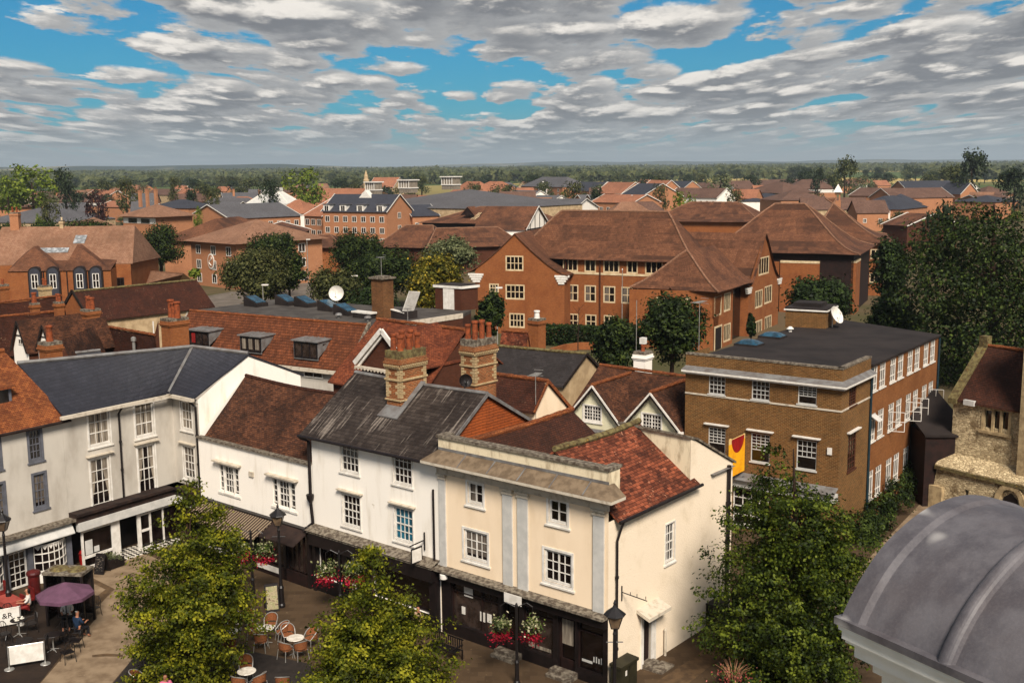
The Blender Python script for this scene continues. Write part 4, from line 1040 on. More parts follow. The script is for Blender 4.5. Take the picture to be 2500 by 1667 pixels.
# things on the flat roof
def skylight_box(px, py, k=1.0, lab=''):
    p = G(px, py, 8.92); F = Fr((p.x, p.y), T.d); o = thing('skylight', lab, 'skylight', (p.x, p.y, 8.92), 'tilted blue skylights on the flat roof')
    mb = MB(); a = .85 * k
    A = [F.P(-a, -.6, 8.9), F.P(a, -.6, 8.9), F.P(a, .6, 8.9), F.P(-a, .6, 8.9)]; B_ = [F.P(-a, -.6, 9.75), F.P(a, -.6, 9.2), F.P(a, .6, 9.2), F.P(-a, .6, 9.75)]
    for i in range(4): j = (i + 1) % 4; mb.face([A[i], A[j], B_[j], B_[i]])
    mb.face(B_); build(mb, 'upstand', [M['darkfelt']], o)
    mb = MB(); u = Vector((0, 0, .05)); C_ = [B_[0].lerp(B_[2], .1) + u, B_[1].lerp(B_[3], .1) + u, B_[2].lerp(B_[0], .1) + u, B_[3].lerp(B_[1], .1) + u]
    mb.prism(C_, (0, 0, -.04)); build(mb, 'pane', [M['skylight']], o)
for (px, py), lb in zip(((625, 747), (701, 744), (748, 748), (806, 758), (846, 768)), ('leftmost of the five tilted blue skylights on the grey flat roof', 'second tilted blue skylight from the left on the grey flat roof', 'middle one of the five tilted blue skylights on the grey flat roof', 'fourth tilted blue skylight from the left, just left of the dish mast', 'nearest and rightmost tilted blue skylight, right of the satellite dish mast')):
    skylight_box(px, py, 1.0, lb)
p = G(824, 752, 8.92); dd = thing('satellite_dish', 'large white satellite dish on a mast among the blue skylights', 'satellite dish', p)
dish(dd, (p.x, p.y, 10.1), .62, (-.1, -1, .25), 'joinery', 1.1, 'reflector')
p = G(935, 805, 8.0); F_ = Fr((p.x, p.y), T.d)
tc_ = thing('tall_chimney', 'tall square brown brick chimney with aerial at the grey flat roof edge', 'chimney', (p.x, p.y, 0))
q0 = F_; 
mb = MB(); mb.box(F_, -.62, .62, -.5, .6, 4, 11.9); build(mb, 'stack', [brick('speckled_brick', '#6e4426', '#4a2a16', '#7c6040', patch=.5, pc='#2b1a0f')], tc_)
mb = MB(); mb.box(F_, -.78, .78, -.66, .76, 11.9, 12.02); mb.box(F_, -.5, .5, -.4, .5, 12.02, 12.1); build(mb, 'cap', [M['stone_cap']], tc_); aerial(tc_, F_.P(0, 0, 12.1), 1.4, .28, 5, .6)
# roof hut
HF = Fr.two(G(1127, 758, 8.93), G(1167, 753, 8.93)); HL = Fr.two(G(1063, 753, 8.93), G(1127, 758, 8.93))
hut = thing('roof_hut', 'flat-topped brick plant room with white double doors on the grey flat roof', 'plant room', HL.P(1, 0, 8.93))
a0, a1, a2 = HL.P(0, 0, 8.9), HL.P(HL.L, 0, 8.9), HF.P(HF.L, 0, 8.9); a3 = a0 + (a2 - a1)
mb = MB(); mb.prism([a0, a1, a2, a3][::-1], (0, 0, 1.75)); build(mb, 'wall', [M['brick_dark']], hut)
up = Vector((0, 0, 1.95)); mid = (a0 + a2) / 2
tp = [mid + (q - mid) * 1.1 + up for q in (a0, a1, a2, a3)]
mb = MB(); mb.prism(tp, (0, 0, -.2)); build(mb, 'fascia', [M['joinery']], hut)
mb = MB(); mb.prism([q + Vector((0, 0, .06)) for q in [mid + (q - mid) * 1.05 + up for q in (a0, a1, a2, a3)]], (0, 0, -.058)); build(mb, 'roof', [M['darkfelt']], hut)
for k in (.32, .53):
    mb = MB(); mb.box(HL, HL.L * k, HL.L * (k + .2), -.05, -.01, 8.95, 10.6); build(mb, 'door', [M['joinery']], hut)
# open roof hatch and low vents
p = G(985, 776, 8.92); F_ = Fr((p.x, p.y), T.d); ht = thing('roof_hatch', 'open roof hatch with its white lid raised, right of the tall brick chimney', 'roof hatch', (p.x, p.y, 8.92))
mb = MB(); mb.box(F_, -.8, .9, -.6, .6, 8.9, 9.5); build(mb, 'upstand', [M['darkfelt']], ht)
mb = MB(); mb.beam(F_.P(.7, -.2, 9.5), F_.P(1.25, 0, 11.0), 1.15, .07, up=(T.d.x, T.d.y, 0)); mb.beam(F_.P(-1.1, -.5, 9.62), F_.P(.7, -.5, 9.4), .3, .06); build(mb, 'lid', [M['joinery']], ht)
p = G(888, 776, 8.92); F_ = Fr((p.x, p.y), T.d); lv = thing('low_rooflight', 'low white-topped rooflight left of the tall brown chimney', 'rooflight', (p.x, p.y, 8.92))
mb = MB(); mb.box(F_, -1.0, 1.1, -.35, .35, 9.3, 9.42); build(mb, 'lid', [M['joinery']], lv); mb = MB(); mb.box(F_, -.9, 1, -.3, .3, 8.9, 9.3); build(mb, 'upstand', [M['darkfelt']], lv)
for (px, py, lb) in ((827, 776, 'small grey domed roof vent just in front of the skylights'), (898, 783, 'small white domed roof vent at the flat roof edge beside the low rooflight')):
    p = G(px, py, 8.92); mb = MB(); mb.lathe(p, [(.1, 0), (.1, .2), (.28, .22), (.22, .34), (.05, .4)], 10); o = build(mb, 'roof_vent', [M['lead']], loc=p); tag(o, lb, 'roof vent')

# ---- twin-gabled pale green house -----------------------------------------------------
sideO = Fr.two(G(2110, 1285), G(2270, 1160))
uc = sideO.uz(2052, 1050)[0]; OC = sideO.P(uc)
OF = Fr(OC, -Vector(sideO.n) * -1 if False else sideO.n); OS = OF.right(0.0)
P = OF.P
tg = thing('twin_gabled_house', 'old house with two pale green gables, black wavy bargeboards and dark red tiled roofs', 'house', P(-13))
W2 = 7.5
mb = MB(); wins = []
gb = ((-16.9, -15.05, -13.1, 7.14), (-13.0, -11.1, -9.05, 7.14))
for i, (a, m_, b_, za) in enumerate(gb):
    hr = OF.rect(*((1425, 988, 1467, 1030) if i == 0 else (1568, 1008, 1614, 1054)))
    wall(mb, OF, [(a + .12, 0), (b_ - .05, 0), (b_ - .05, 5.0), (m_, za - .1), (a + .12, 5.0)], [hr], mi=0); wins.append(hr)
mb.face([P(-16.8, 8, 0), P(-16.8, 0, 0), P(-16.8, 0, 5), P(-16.8, 4, 6.8), P(-16.8, 8, 5)])
build(mb, 'wall', [M['mint']], tg)
for h in wins: window(OF, tg, h, 6, 4, casing=.05, surround=.08, sash=False, mull=(3,), inset=.04)
mb = MB()
for i, (a, m_, b_, za) in enumerate(gb):
    roof_plane(mb, P(b_ + .05, -.25, 4.95), P(b_ + .05, 4.2, 5.0), P(m_, 4.6, za + .06), P(m_, -.25, za + .06), sag=.05, seed=70 + i)
    roof_plane(mb, P(a - .05, 4.2, 5.0), P(a - .05, -.25, 4.95), P(m_, -.25, za + .06), P(m_, 4.6, za + .06), sag=.05, seed=75 + i)
roof_plane(mb, P(-17.4, .6, 5.0), P(-9.05, .6, 5.0), P(-9.05, 4.4, 7.35), P(-17.4, 4.4, 7.5), sag=.1, seed=77)
roof_plane(mb, P(-9.05, 8.2, 5.0), P(-17.4, 8.2, 5.0), P(-17.4, 4.4, 7.5), P(-9.05, 4.4, 7.35), sag=.1, seed=78)
rt = build(mb, 'roof', [M['tile_brown']], tg)
for i, (a, m_, b_, za) in enumerate(gb): ridge_tiles([P(m_, -.28, za + .1), P(m_, 4.7, za + .12)], rt, M['tile_orange'], .11)
ridge_tiles([P(-17.4, 4.4, 7.53), P(-9.05, 4.4, 7.38)], rt, M['tile_orange'], .1)
mb = MB()
for (a, m_, b_, za) in gb:
    mb.beam(P(m_, .9, za + .1), P(b_ + .05, 3.0, 5.4), .2, .05) if False else mb.beam(P(m_ + .3, 4.0, za - .1), P(b_ + .0, 1.2, 5.15), .22, .06)
build(mb, 'lead_valley', [M['lead']], tg)
mb = MB(); mk = MB()
for (a, m_, b_, za) in gb:
    mb.beam(P(a - .08, -.3, 4.92), P(m_, -.3, za + .02), .05, .1); mb.beam(P(m_, -.3, za + .02), P(b_ + .08, -.3, 4.92), .05, .1)
    for s_, e_ in (((a + .05, 4.85), (m_, za - .22)), ((b_ - .05, 4.85), (m_, za - .22))):
        for amp, ph in ((.05, 0), (.05, math.pi)):
            pts = []
            for k in range(25):
                f_ = k / 24; x = s_[0] + (e_[0] - s_[0]) * f_; z = s_[1] + (e_[1] - s_[1]) * f_ + amp * math.sin(f_ * math.pi * 5 + ph)
                pts.append(P(x, -.27, z + .02))
            mk.tube(pts, .035, 5)
build(mb, 'bargeboard', [M['joinery']], tg); build(mk, 'wavy_board', [M['timber']], tg)
pipe(tg, [P(-9.2, -.3, 4.9), P(-9.15, -.12, 4.6), P(-9.15, -.1, .2)], .06, 'joinery', hopper=P(-9.15, -.2, 4.95))
pipe(tg, [P(-13.0, -.3, 4.9), P(-13.05, -.12, 4.6), P(-13.05, -.1, .2)], .05, 'joinery')
cf = Fr(G(1536, 873, 7.6), OF.d)
chimney(tg, OF, -15.6, -14.75, 5.6, 6.5, 5.5, 8.2, (1, 1), brickm='white', potm='pot', poth=.5, cap='stone_cap')
_o, _i = OF.P(-15.1, 6.05, 9.0), 0
mb = MB(); mb.box(OF, -15.35, -15.0, 5.9, 6.25, 8.85, 9.25); build(mb, 'cowl', [M['joinery']], tg)
mb = MB(); p = OF.P(-15.75, 6.2, 7.4); mb.tube([p, p + Vector((0, 0, 4.2))], .025, 5); build(mb, 'mast', [M['aluminium']], tg)
# flat lead link roof in front of the gables
lk = thing('lead_link_roof', 'low flat-roofed link with grey lead gutter below the two pale green gables', 'roof', OF.P(-14, -2))
mb = MB(); mb.box(OF, -17.2, -9.6, -4.2, -.05, .0, 4.35); build(mb, 'wall', [M['grey_white']], lk); mb = MB(); mb.box(OF, -17.3, -9.5, -4.3, -.03, 4.352, 4.5); build(mb, 'roof', [M['lead']], lk)
mb = MB(); mb.box(OF, -14.2, -13.6, -2.2, -1.6, 4.5, 4.9); o = build(mb, 'skylight', [M['lead']], lk)

# ---- brick office with flat roof --------------------------------------------------------
of = thing('brick_office', 'brown brick office with black flat roof and rows of white steel windows', 'office', P(-4.5))
Lf = 9.0; DP = 4.45
fw = []
for x0, y0, x1, y1 in ((1731, 916, 1770, 965), (1836, 928, 1878, 979), (1949, 939, 1993, 990), (1730, 1041, 1770, 1113), (1834, 1056, 1878, 1132), (1946, 1072, 1992, 1150)):
    fw.append(OF.rect(x0, y0, x1, y1))
gw = OF.rect(1790, 1187, 1875, 1293)
mb = MB(); wall(mb, OF, [(-Lf, -.05), (0, -.05), (0, 9.6), (-Lf, 9.6)], fw + [gw])
mb.face([P(-Lf, 22, 0), P(-Lf, 0, 0), P(-Lf, 0, 9.6), P(-Lf, 3, 9.6), P(-Lf, 3, 9.2), P(-Lf, 22, 9.2)]); build(mb, 'front_wall', [M['brick_office']], of)
for i, h in enumerate(fw): window(OF, of, h, 4, 4 if i < 3 else (5 if i < 5 else 3), frame='pale_blue', casing=.04, bar=.022, hood='joinery' if i > 2 else None, opened=(i in (2, 3, 4, 5)), sill=True, inset=.06)
window(OF, of, gw, 4, 4, casing=.07, bar=.05, sash=False)
sN = (OS.uz(2072, 960)[0], OS.uz(2072, 960)[1])
s1 = OS.rect(2074, 948, 2090, 985); s2 = OS.rect(2071, 1064, 2088, 1140)
mb = MB(); wall(mb, OS, [(0, -.05), (DP, -.05), (DP, 9.6), (0, 9.6)], [s1, s2]); build(mb, 'side_wall', [M['brick_office']], of)
for h in (s1, s2): window(OS, of, h, 3, 6, frame='brick_dark', casing=.05, bar=.02, inset=.06, hood='joinery' if h is s2 else None)
# long side
LS = 17.6; wy = DP
rows = ((7.62, 9.0, 0), (4.75, 6.35, 1), (1.35, 3.05, 2))
hs = []
for zb_, zt, k in rows:
    x = wy + .15
    for g_ in range(4):
        for j in range(2):
            a = wy + .12 + g_ * 3.28 + j * 1.42
            hs.append((a, zb_, a + 1.05, zt, k, g_, j))
mb = MB(); wall(mb, OS, [(DP, -.05), (LS, -.05), (LS, 9.2), (DP, 9.2)], [h[:4] for h in hs]); mb.face([OS.P(LS, 0, 0), OS.P(LS, Lf, 0), OS.P(LS, Lf, 9.2), OS.P(LS, 0, 9.2)])
build(mb, 'long_wall', [M['brick_office_side']], of)
for a, zb_, b_, zt, k, g_, j in hs:
    o = window(OS, of, (a, zb_, b_, zt), 3, 1, casing=.045, bar=.035, sash=False, inset=.05, glass='glass2')
    mb = MB(); mb.box(OS, a + .03, b_ - .03, .03, .08, zb_ + .35, zb_ + .39); mb.box(OS, a + .03, b_ - .03, .03, .08, zt - .4, zt - .36); build(mb, 'glazing_bar', [M['joinery']], o)
    if k == 1 and (g_, j) in ((1, 0), (2, 0), (2, 1), (3, 1)):
        mb = MB(); a2 = a + .1; H0, H1 = zb_ + .05, zt - .42
        for zc in (H0, H1, (H0 + H1) / 2): mb.beam(OS.P(a2, 0, zc), OS.P(a2 + .25, -.85, zc), .03, .03)
        mb.beam(OS.P(a2 + .25, -.85, H0), OS.P(a2 + .25, -.85, H1), .03, .03); mb.beam(OS.P(a2 + .12, -.42, H0), OS.P(a2 + .12, -.42, H1), .025, .025)
        build(mb, 'open_casement', [M['joinery']], o)
    if k == 1 and (g_, j) == (0, 0):
        mb = MB(); mb.beam(OS.P(a + .5, -.0, zt - .05), OS.P(a + .5, -.5, zt - .35), .7, .03); build(mb, 'open_vent', [M['pale_blue']], o)
# cornice, string course, parapet, roof
mb = MB()
mb.box(OF, -Lf - .1, .35, -.35, 0, 8.66, 8.78); mb.box(OF, -Lf - .05, .2, -.2, 0, 8.55, 8.66); mb.box(OS, 0, DP, -.35, 0, 8.661, 8.781); mb.box(OS, 0, DP, -.2, 0, 8.551, 8.66)
build(mb, 'cornice', [M['joinery']], of)
mb = MB(); mb.prism([P(-Lf - .1, -.36, 8.785), P(.36, -.36, 8.785), P(.02, 0, 8.98), P(-Lf, 0, 8.98)], (0, 0, -.003)); mb.prism([P(.36, -.36, 8.785), P(.36, DP, 8.785), P(.02, DP, 8.98), P(.02, 0, 8.98)], (0, 0, -.003)); build(mb, 'cornice_lead', [M['lead']], of)
mb = MB(); mb.box(OF, -Lf, .04, -.04, 0, 7.36, 7.45); mb.box(OS, 0, DP, -.04, 0, 7.361, 7.45); build(mb, 'string_course', [M['cornice']], of)
mb = MB(); mb.box(OF, -Lf, .03, -.03, .3, 9.602, 9.7); mb.box(OS, 0, DP, -.03, .3, 9.6, 9.7); build(mb, 'coping', [M['stone_cap']], of)
mb = MB(); mb.box(OF, -Lf + .01, -.31, .3, .32, 9.2, 9.6); mb.box(OF, -.3, -.01, 0.3, DP, 9.2, 9.6); build(mb, 'parapet_back', [M['brick_office']], of)
mb = MB(); mb.face([P(-Lf, .3, 9.25), P(-.3, .3, 9.25), P(-.3, DP, 9.25), P(.12, DP, 9.22), P(.12, LS + .1, 9.22), P(-Lf, 21.8, 9.22)]); mb.box(OS, DP, LS + .1, -.12, 0, 9.1, 9.21); build(mb, 'roof', [M['darkfelt']], of)
bpipe = plain('dark_blue_pipe', '#1b3038', '#16262c', .5)
for a in (DP + .02, LS - .05): mb = MB(); mb.tube([OS.P(a, -.08, 9.0), OS.P(a, -.08, 0)], .07, 8); build(mb, 'drainpipe', [bpipe], of)
a = OF.uz(2021, 1092), OF.uz(2031, 1110)
mb = MB(); mb.box(OF, a[0][0], a[1][0], -.08, 0, a[1][1], a[0][1]); build(mb, 'alarm_box', [M['joinery']], of)
mb = MB(); mb.box(OF, -Lf, 0, -.35, 0, 2.55, 3.0); build(mb, 'fascia_board', [M['pale_blue']], of)
mb = MB(); mb.prism([P(-Lf, -.6, 3.02), P(0, -.6, 3.02), P(0, 0, 3.3), P(-Lf, 0, 3.3)], (0, 0, -.02)); build(mb, 'shop_ledge', [M['lead']], of)
mb = MB(); mb.box(OF, -Lf, -6.05, -.1, 0, 0, 2.55); build(mb, 'stone_pier', [M['grey_white']], of)
# hanging board, yellow with red disc
p = T; hu, hz_ = OF.uz(1797, 1065, -1.2)
hb = thing('yellow_hanging_board', 'yellow hanging board with a red half disc on the brown brick office', 'hanging sign', OF.P(-6.7, -.8, 3.2))
yl = plain('yellow_cloth', '#e3a412', '#d98c10', .7, 2., amt=(.4, .7)); rd = plain('red_cloth', '#93120e', '#7d0e0c', .7, 3.); cr_ = plain('cream_edge', '#d9b878', '#cfae70', .7)
u = OF.uz(1817, 1110, -.15)[0]; RB = OF.right(u); wl = RB.uz(1780, 1110)[0]
BF = Fr(RB.P(wl), RB.d); LB = -.15 - wl; z0_ = BF.uz(1800, 1156)[1]; z1_ = BF.uz(1800, 1066)[1]
mb = MB(); mb.box(BF, 0, LB, -.03, .03, z0_, z1_ - .25); build(mb, 'board', [yl], hb)
mb = MB(); mb.box(BF, 0, .22, -.03, .03, z1_ - .25, z1_ + .05); mb.box(BF, LB - .12, LB, -.03, .03, z1_ - .25, z1_); mb.box(BF, .22, LB - .12, -.025, .025, z1_ - .25, z1_ - .02); build(mb, 'top_edge', [cr_], hb)
mb = MB(); cx = .22 + (LB - .34) / 2; rr = (LB - .34) / 2
mb.prism([BF.P(cx + rr * math.cos(a_), -.035, z1_ - .03 + 1.05 * rr * math.sin(a_)) for a_ in np.linspace(math.pi, 2 * math.pi, 16)], BF.P(0, 0.01, 0) - BF.P(0, 0, 0)); build(mb, 'red_disc', [rd], hb)
mb = MB(); mb.tube([BF.P(LB * .1, 0, z1_ - .1), BF.P(LB + .15, 0, z1_ - .1)], .03, 5); build(mb, 'bracket', [M['iron']], hb)
# roof box, dish, domes
q = [G(1917, 797, 9.22), G(2016, 803, 9.22), G(2032, 795, 9.22)]
B1_ = Fr.two(q[0], q[1]); wdp = 3.0
mb = MB(); mb.box(B1_, 0, B1_.L, 0, wdp, 9.15, 10.35); o = build(mb, 'roof_box', [M['brick_office']], of)
mb = MB(); mb.box(B1_, -.1, B1_.L + .1, -.1, wdp + .1, 10.352, 10.45); build(mb, 'coping', [M['joinery']], o); mb = MB(); mb.box(B1_, -.05, B1_.L + .05, -.05, wdp + .05, 10.452, 10.55); mb.box(B1_, .3, 2.2, .8, 2.4, 10.55, 10.8); build(mb, 'lid', [M['darkfelt']], o)
dish(of, G(2036, 772, 10.0), .62, (.75, -.75, .55), 'joinery', .7)
for px, py in ((1886, 824), (1829, 843)):
    p = G(px, py, 9.22); F_ = Fr((p.x, p.y), OF.d); mb = MB()
    mb.box(F_, -.75, .75, -.6, .6, 9.15, 9.35); o = build(mb, 'rooflight', [M['darkfelt']], of)
    mb = MB(); rows_ = []
    for j in range(6):
        v = -1 + 2 * j / 5; rows_.append([F_.P(.72 * (-1 + 2 * i / 5), .57 * v, 9.36 + .25 * (1 - (-1 + 2 * i / 5) ** 2) ** .5 * (1 - v * v) ** .5) for i in range(6)])
    mb.grid(rows_); build(mb, 'dome', [M['skylight']], o, smooth=True)
p = G(1929, 810, 9.22); mb = MB(); mb.lathe(p, [(.12, 0), (.12, .15), (.25, .2), (.1, .35)], 8); build(mb, 'vent', [M['joinery']], of)
aerial(of, G(1706, 862, 9.3), 3.0, .6, 9, .9)

# ---- old stone church at the right edge ------------------------------------------------------
CH = Fr(G(2290, 1215), OS.d)                      # runs away from the camera like the office side
ca = Fr.two(G(2284, 1238), G(2570, 1316)); P = ca.P
st, t, b_ = base_mat('rubble_stone', .95, .15)
uv = t.new('ShaderNodeTexCoord').outputs['UV']
sv = t.new('ShaderNodeVectorMath', operation='MULTIPLY'); t.l.new(uv, sv.inputs[0]); sv.inputs[1].default_value = (4.2, 9.5, 1)
wp = t.new('ShaderNodeTexNoise', i_Scale=1.6, i_Detail=3); t.l.new(sv.outputs[0], wp.inputs['Vector'])
av = t.new('ShaderNodeVectorMath', operation='ADD'); t.l.new(sv.outputs[0], av.inputs[0]); t.l.new(wp.outputs['Color'], av.inputs[1])
vo = t.new('ShaderNodeTexVoronoi', feature='DISTANCE_TO_EDGE', i_Scale=1.0); t.l.new(av.outputs[0], vo.inputs['Vector'])
vc = t.new('ShaderNodeTexVoronoi', i_Scale=1.0); t.l.new(av.outputs[0], vc.inputs['Vector'])
g = t.new('ShaderNodeNewGeometry').outputs['Position']
c0 = t.mix(t.mr(t.noise(vc.outputs['Position'], 2.3, 2), .35, .65), C('#d8c49c'), C('#ab9775'))
c0 = t.mix(t.mr(t.noise(g, 1.1, 5, .7), .52, .68), c0, C('#7d6a4e'))
c0 = t.mix(t.mr(vo.outputs['Distance'], .0, .09, .7, 0), c0, C('#6b583e'))
t.l.new(c0, b_.inputs['Base Color']); bump(t, b_, t.mr(vo.outputs['Distance'], 0, .2), .8, .05)
M['stone'] = st
M['ashlar'] = plain('dressed_stone', '#b09a74', '#8c7859', .9, 3., bmp=.3)
ch_ = thing('stone_church', 'old rubble stone church with pointed arch doorway at the right edge', 'church', P(3))
zc = lambda px, py, w_=0.: ca.uz(px, py, w_)[1]
zs = zc(2310, 1135); up_w = .9
# lower wall with pointed arch
ar = ca.uz(2462, 1262); aL = ca.uz(2438, 1262)[0]; aR = ca.uz(2492, 1262)[0]; aT = ca.uz(2470, 1204)[1]; am = (aL + aR) / 2
mb = MB(); sl_ = ca.rect(2356, 1194, 2364, 1213)
wall(mb, ca, [(-.4, -.05), (9, -.05), (9, zs), (0, zs)], [sl_, (aL, .0, aR, aT - 1.1)], depth=.4)
build(mb, 'lower_wall', [M['stone']], ch_)
mb = MB(); n = 7
for side in (-1, 1):
    hw_ = (aR - aL) / 2; pts = []
    for k in range(n + 1):
        f_ = k / n; pts.append((am + side * (hw_ + .18) * math.cos(f_ * math.pi / 2) ** .75, aT - 1.1 + (1.45) * math.sin(f_ * math.pi / 2)))
    for a_, b2_ in zip(pts[:-1], pts[1:]): mb.beam(P(a_[0], -.03, a_[1]), P(b2_[0], -.03, b2_[1]), .22, .3)
    mb.beam(P(am + side * (hw_ + .18), -.03, 0), P(am + side * (hw_ + .18), -.03, aT - 1.1), .3, .22)
o = build(mb, 'arch_surround', [M['ashlar']], ch_)
mb = MB(); mb.prism([P(aL, -.015, 0), P(aR, -.015, 0), P(aR, -.015, aT - 1.1), P(am + .4, -.015, aT - .3), P(am, -.015, aT), P(am - .4, -.015, aT - .3), P(aL, -.015, aT - 1.1)], P(0, .01, 0) - P(0, 0, 0)); build(mb, 'arch_opening', [M['black']], ch_)
mb = MB(); mb.prism([P(-.1, -.12, zs - .05), P(9, -.12, zs - .05), P(9, up_w, zs + .55), P(-.1, up_w, zs + .55)], (0, 0, -.15)); build(mb, 'weathered_ledge', [M['stone']], ch_)
mb = MB(); mb.box(ca, -.1, 9, -.16, -.0, zs - .32, zs - .12); build(mb, 'string_course', [M['moss']], ch_)
# upper wall
ze2 = zc(2345, 975, up_w); U = [ca.uz(px, 980, up_w)[0] for px in (2328, 2500)]
hw = [ca.rect(2405, 1000, 2420, 1046, up_w), ca.rect(2425, 1002, 2440, 1048, up_w), ca.rect(2444, 1004, 2461, 1050, up_w)]
mb = MB(); wall(mb, ca, [(U[0], zs - .2), (9, zs - .2), (9, ze2 + .1), (U[0], ze2 + .1)], hw, w=up_w, depth=.25)
mb.face([P(U[0], 6, 0), P(U[0], up_w, 0), P(U[0], up_w, ze2), P(U[0], 3.4, ze2 + 2.6), P(U[0], 6, ze2)])
build(mb, 'upper_wall', [M['stone']], ch_)
hw_all = (hw[0][0] - .18, hw[0][1] - .15, hw[2][2] + .18, hw[0][3] + .2)
mb = MB()
for a_ in (hw_all[0], hw[0][2], hw[1][2], hw[2][2]): mb.box(ca, a_, a_ + .14 if a_ not in (hw_all[0], hw[2][2]) else a_ + .18, up_w - .04, up_w + .1, hw_all[1], hw_all[3])
mb.box(ca, hw_all[0] - .1, hw_all[2] + .1, up_w - .1, up_w + .05, hw_all[3], hw_all[3] + .14); mb.box(ca, hw_all[0] - .1, hw_all[2] + .1, up_w - .12, up_w + .05, hw_all[1] - .16, hw_all[1])
o = build(mb, 'window_surround', [M['ashlar']], ch_)
for h in hw:
    mb = MB(); mb.face([P(h[0], up_w + .15, h[1]), P(h[2], up_w + .15, h[1]), P(h[2], up_w + .15, h[3]), P(h[0], up_w + .15, h[3])]); build(mb, 'pane', [M['glass']], o)
mb = MB(); e_ = up_w - .25; uT = ca.uz(2497, 900, up_w - .5)[0]
hr = 2.9; rw = roof_plane(mb, P(U[0] + .35, e_, ze2), P(uT, e_, ze2), P(uT, e_ + 2.9, ze2 + hr), P(U[0] + .35, e_ + 2.9, ze2 + hr), sag=.05, seed=91)
o = build(mb, 'roof', [M['tile_dark']], ch_); ridge_tiles([rw[0], rw[-1]], o, M['tile_orange'], .11)
mb = MB(); mb.prism([P(U[0] - .15, e_ - .1, ze2 + .05), P(U[0] + .4, e_ - .1, ze2 + .05), P(U[0] + .4, e_ + 2.95, ze2 + hr + .15), P(U[0] - .15, e_ + 2.95, ze2 + hr + .15)], (0, 0, -.3)); mb.box(ca, U[0] - .1, U[0] + .4, e_ + 2.7, e_ + 3.2, ze2 + hr - .2, ze2 + hr + .55); build(mb, 'gable_coping', [M['moss']], ch_)
mb = MB(); mb.box(ca, uT, 9.5, up_w - .5, 6, 0, ze2 + 5.5); build(mb, 'tower_wall', [M['ashlar']], ch_)
mb = MB(); qv = ca.rect(2353, 975, 2378, 992, up_w - .3); mb.box(ca, *[qv[0], qv[2]], up_w - .35, up_w, qv[1], qv[3]); build(mb, 'floodlight', [M['pale_blue']], ch_)
mb = MB(); mb.box(ca, -.35, .5, -.25, .6, -.05, ca.uz(2290, 1185)[1]); build(mb, 'buttress', [M['ashlar']], ch_)
# low dark link between office and church
lf = Fr.two(G(2283, 1035, 5.0), G(2328, 1035, 5.0))
lk2 = thing('dark_link_building', 'low dark lean-to building squeezed between the brick office and the stone church', 'building', lf.P(1))
mb = MB(); mb.box(lf, -.5, lf.L + 1.2, 0, 9, 0, 4.3); build(mb, 'wall', [M['darkwood']], lk2)
mb = MB(); mb.prism([lf.P(-.6, -.15, 4.35), lf.P(lf.L + 1.2, -.15, 4.35), lf.P(lf.L + 1.2, 9.1, 6.2), lf.P(-.6, 9.1, 6.2)], (0, 0, -.12)); build(mb, 'roof', [M['darkfelt']], lk2)

# ---- lead-covered curved roof close to the camera, bottom right -----------------------------------
# a square cupola: straight white cornice, roof swelling up to a crown; corner nearest the left
dm_ = thing('lead_cupola', 'large curved lead-covered roof with white cornice close in the bottom right corner', 'cupola', (0, 0, 0))
cl_ = GD(2056, 1523, 6.4)                       # left cornice corner
zb = cl_.z
e1 = G(2397, 1676, zb)
DFm = Fr.two(cl_, e1); P = DFm.P
dm_.location = P(1.5, 1.0, zb - 1.5)
ldm, t, b_ = base_mat('cupola_lead', .55, .45)
g = t.new('ShaderNodeNewGeometry').outputs['Position']
sv = t.new('ShaderNodeVectorMath', operation='MULTIPLY'); t.l.new(g, sv.inputs[0]); sv.inputs[1].default_value = (2.5, 2.5, .5)
c0 = t.mix(t.mr(t.noise(sv.outputs[0], 1.7, 4, .6), .35, .65), C('#454246'), C('#5b585b'))
c0 = t.mix(t.mr(t.noise(g, 3, 5, .6), .4, .75, 0, .4), c0, C('#4a4242'))
c0 = t.mix(t.mr(t.noise(g, 60, 2, .7), .4, .7, 0, .07), c0, C('#8b8684'))
c0 = t.mix(t.mr(t.noise(g, 1.3, 2, .5), .68, .72, 0, .8), c0, C('#a5a29e'))
t.l.new(c0, b_.inputs['Base Color']); bump(t, b_, t.math('ADD', t.noise(g, 4, 4, .6), t.math('MULTIPLY', t.noise(g, 120, 2, .6), .1)), .35, .02)
HSP, RISE = 1.0, .60; RAD = (HSP ** 2 + RISE ** 2) / (2 * RISE); A0 = math.asin(HSP / RAD)
def vault(u, f_, out=0.0):      # f_ 0 near eaves .. 1 far eaves
    a_ = -A0 + 2 * A0 * f_
    r_ = RAD + out
    return P(u, HSP + r_ * math.sin(a_), zb + .02 + RISE - RAD + r_ * math.cos(a_))
def roll_profile(u):
    o_ = 0.0
    for c_, wd, h in ((.74, .05, .045), (1.42, .05, .045), (2.12, .05, .045), (2.8, .05, .045)):
        x = (u - c_) / wd
        if abs(x) < 1: o_ = max(o_, h * math.sqrt(1 - x * x))
    if u < .13: o_ = max(o_, .02)
    elif u < .17: o_ = .02 * (.17 - u) / .04
    return o_
us = sorted(set(list(np.arange(0, 3.3, .05)) + [c_ + k for c_ in (.72, 1.42, 2.12, 2.8) for k in np.linspace(-.075, .075, 13)] + [.13, .15, .17]))
NV = 48
rows = [[vault(u, j / NV, roll_profile(u) + .006 * noise.noise(Vector((u * 3, j * .15, 0)))) for u in us] for j in range(NV + 1)]
mb = MB(); mb.grid(rows)
for j in range(NV): mb.face([rows[j][0], rows[j + 1][0], rows[j + 1][0] - Vector((0, 0, .05)), rows[j][0] - Vector((0, 0, .05))])
build(mb, 'lead_roof', [ldm], dm_, smooth=True)
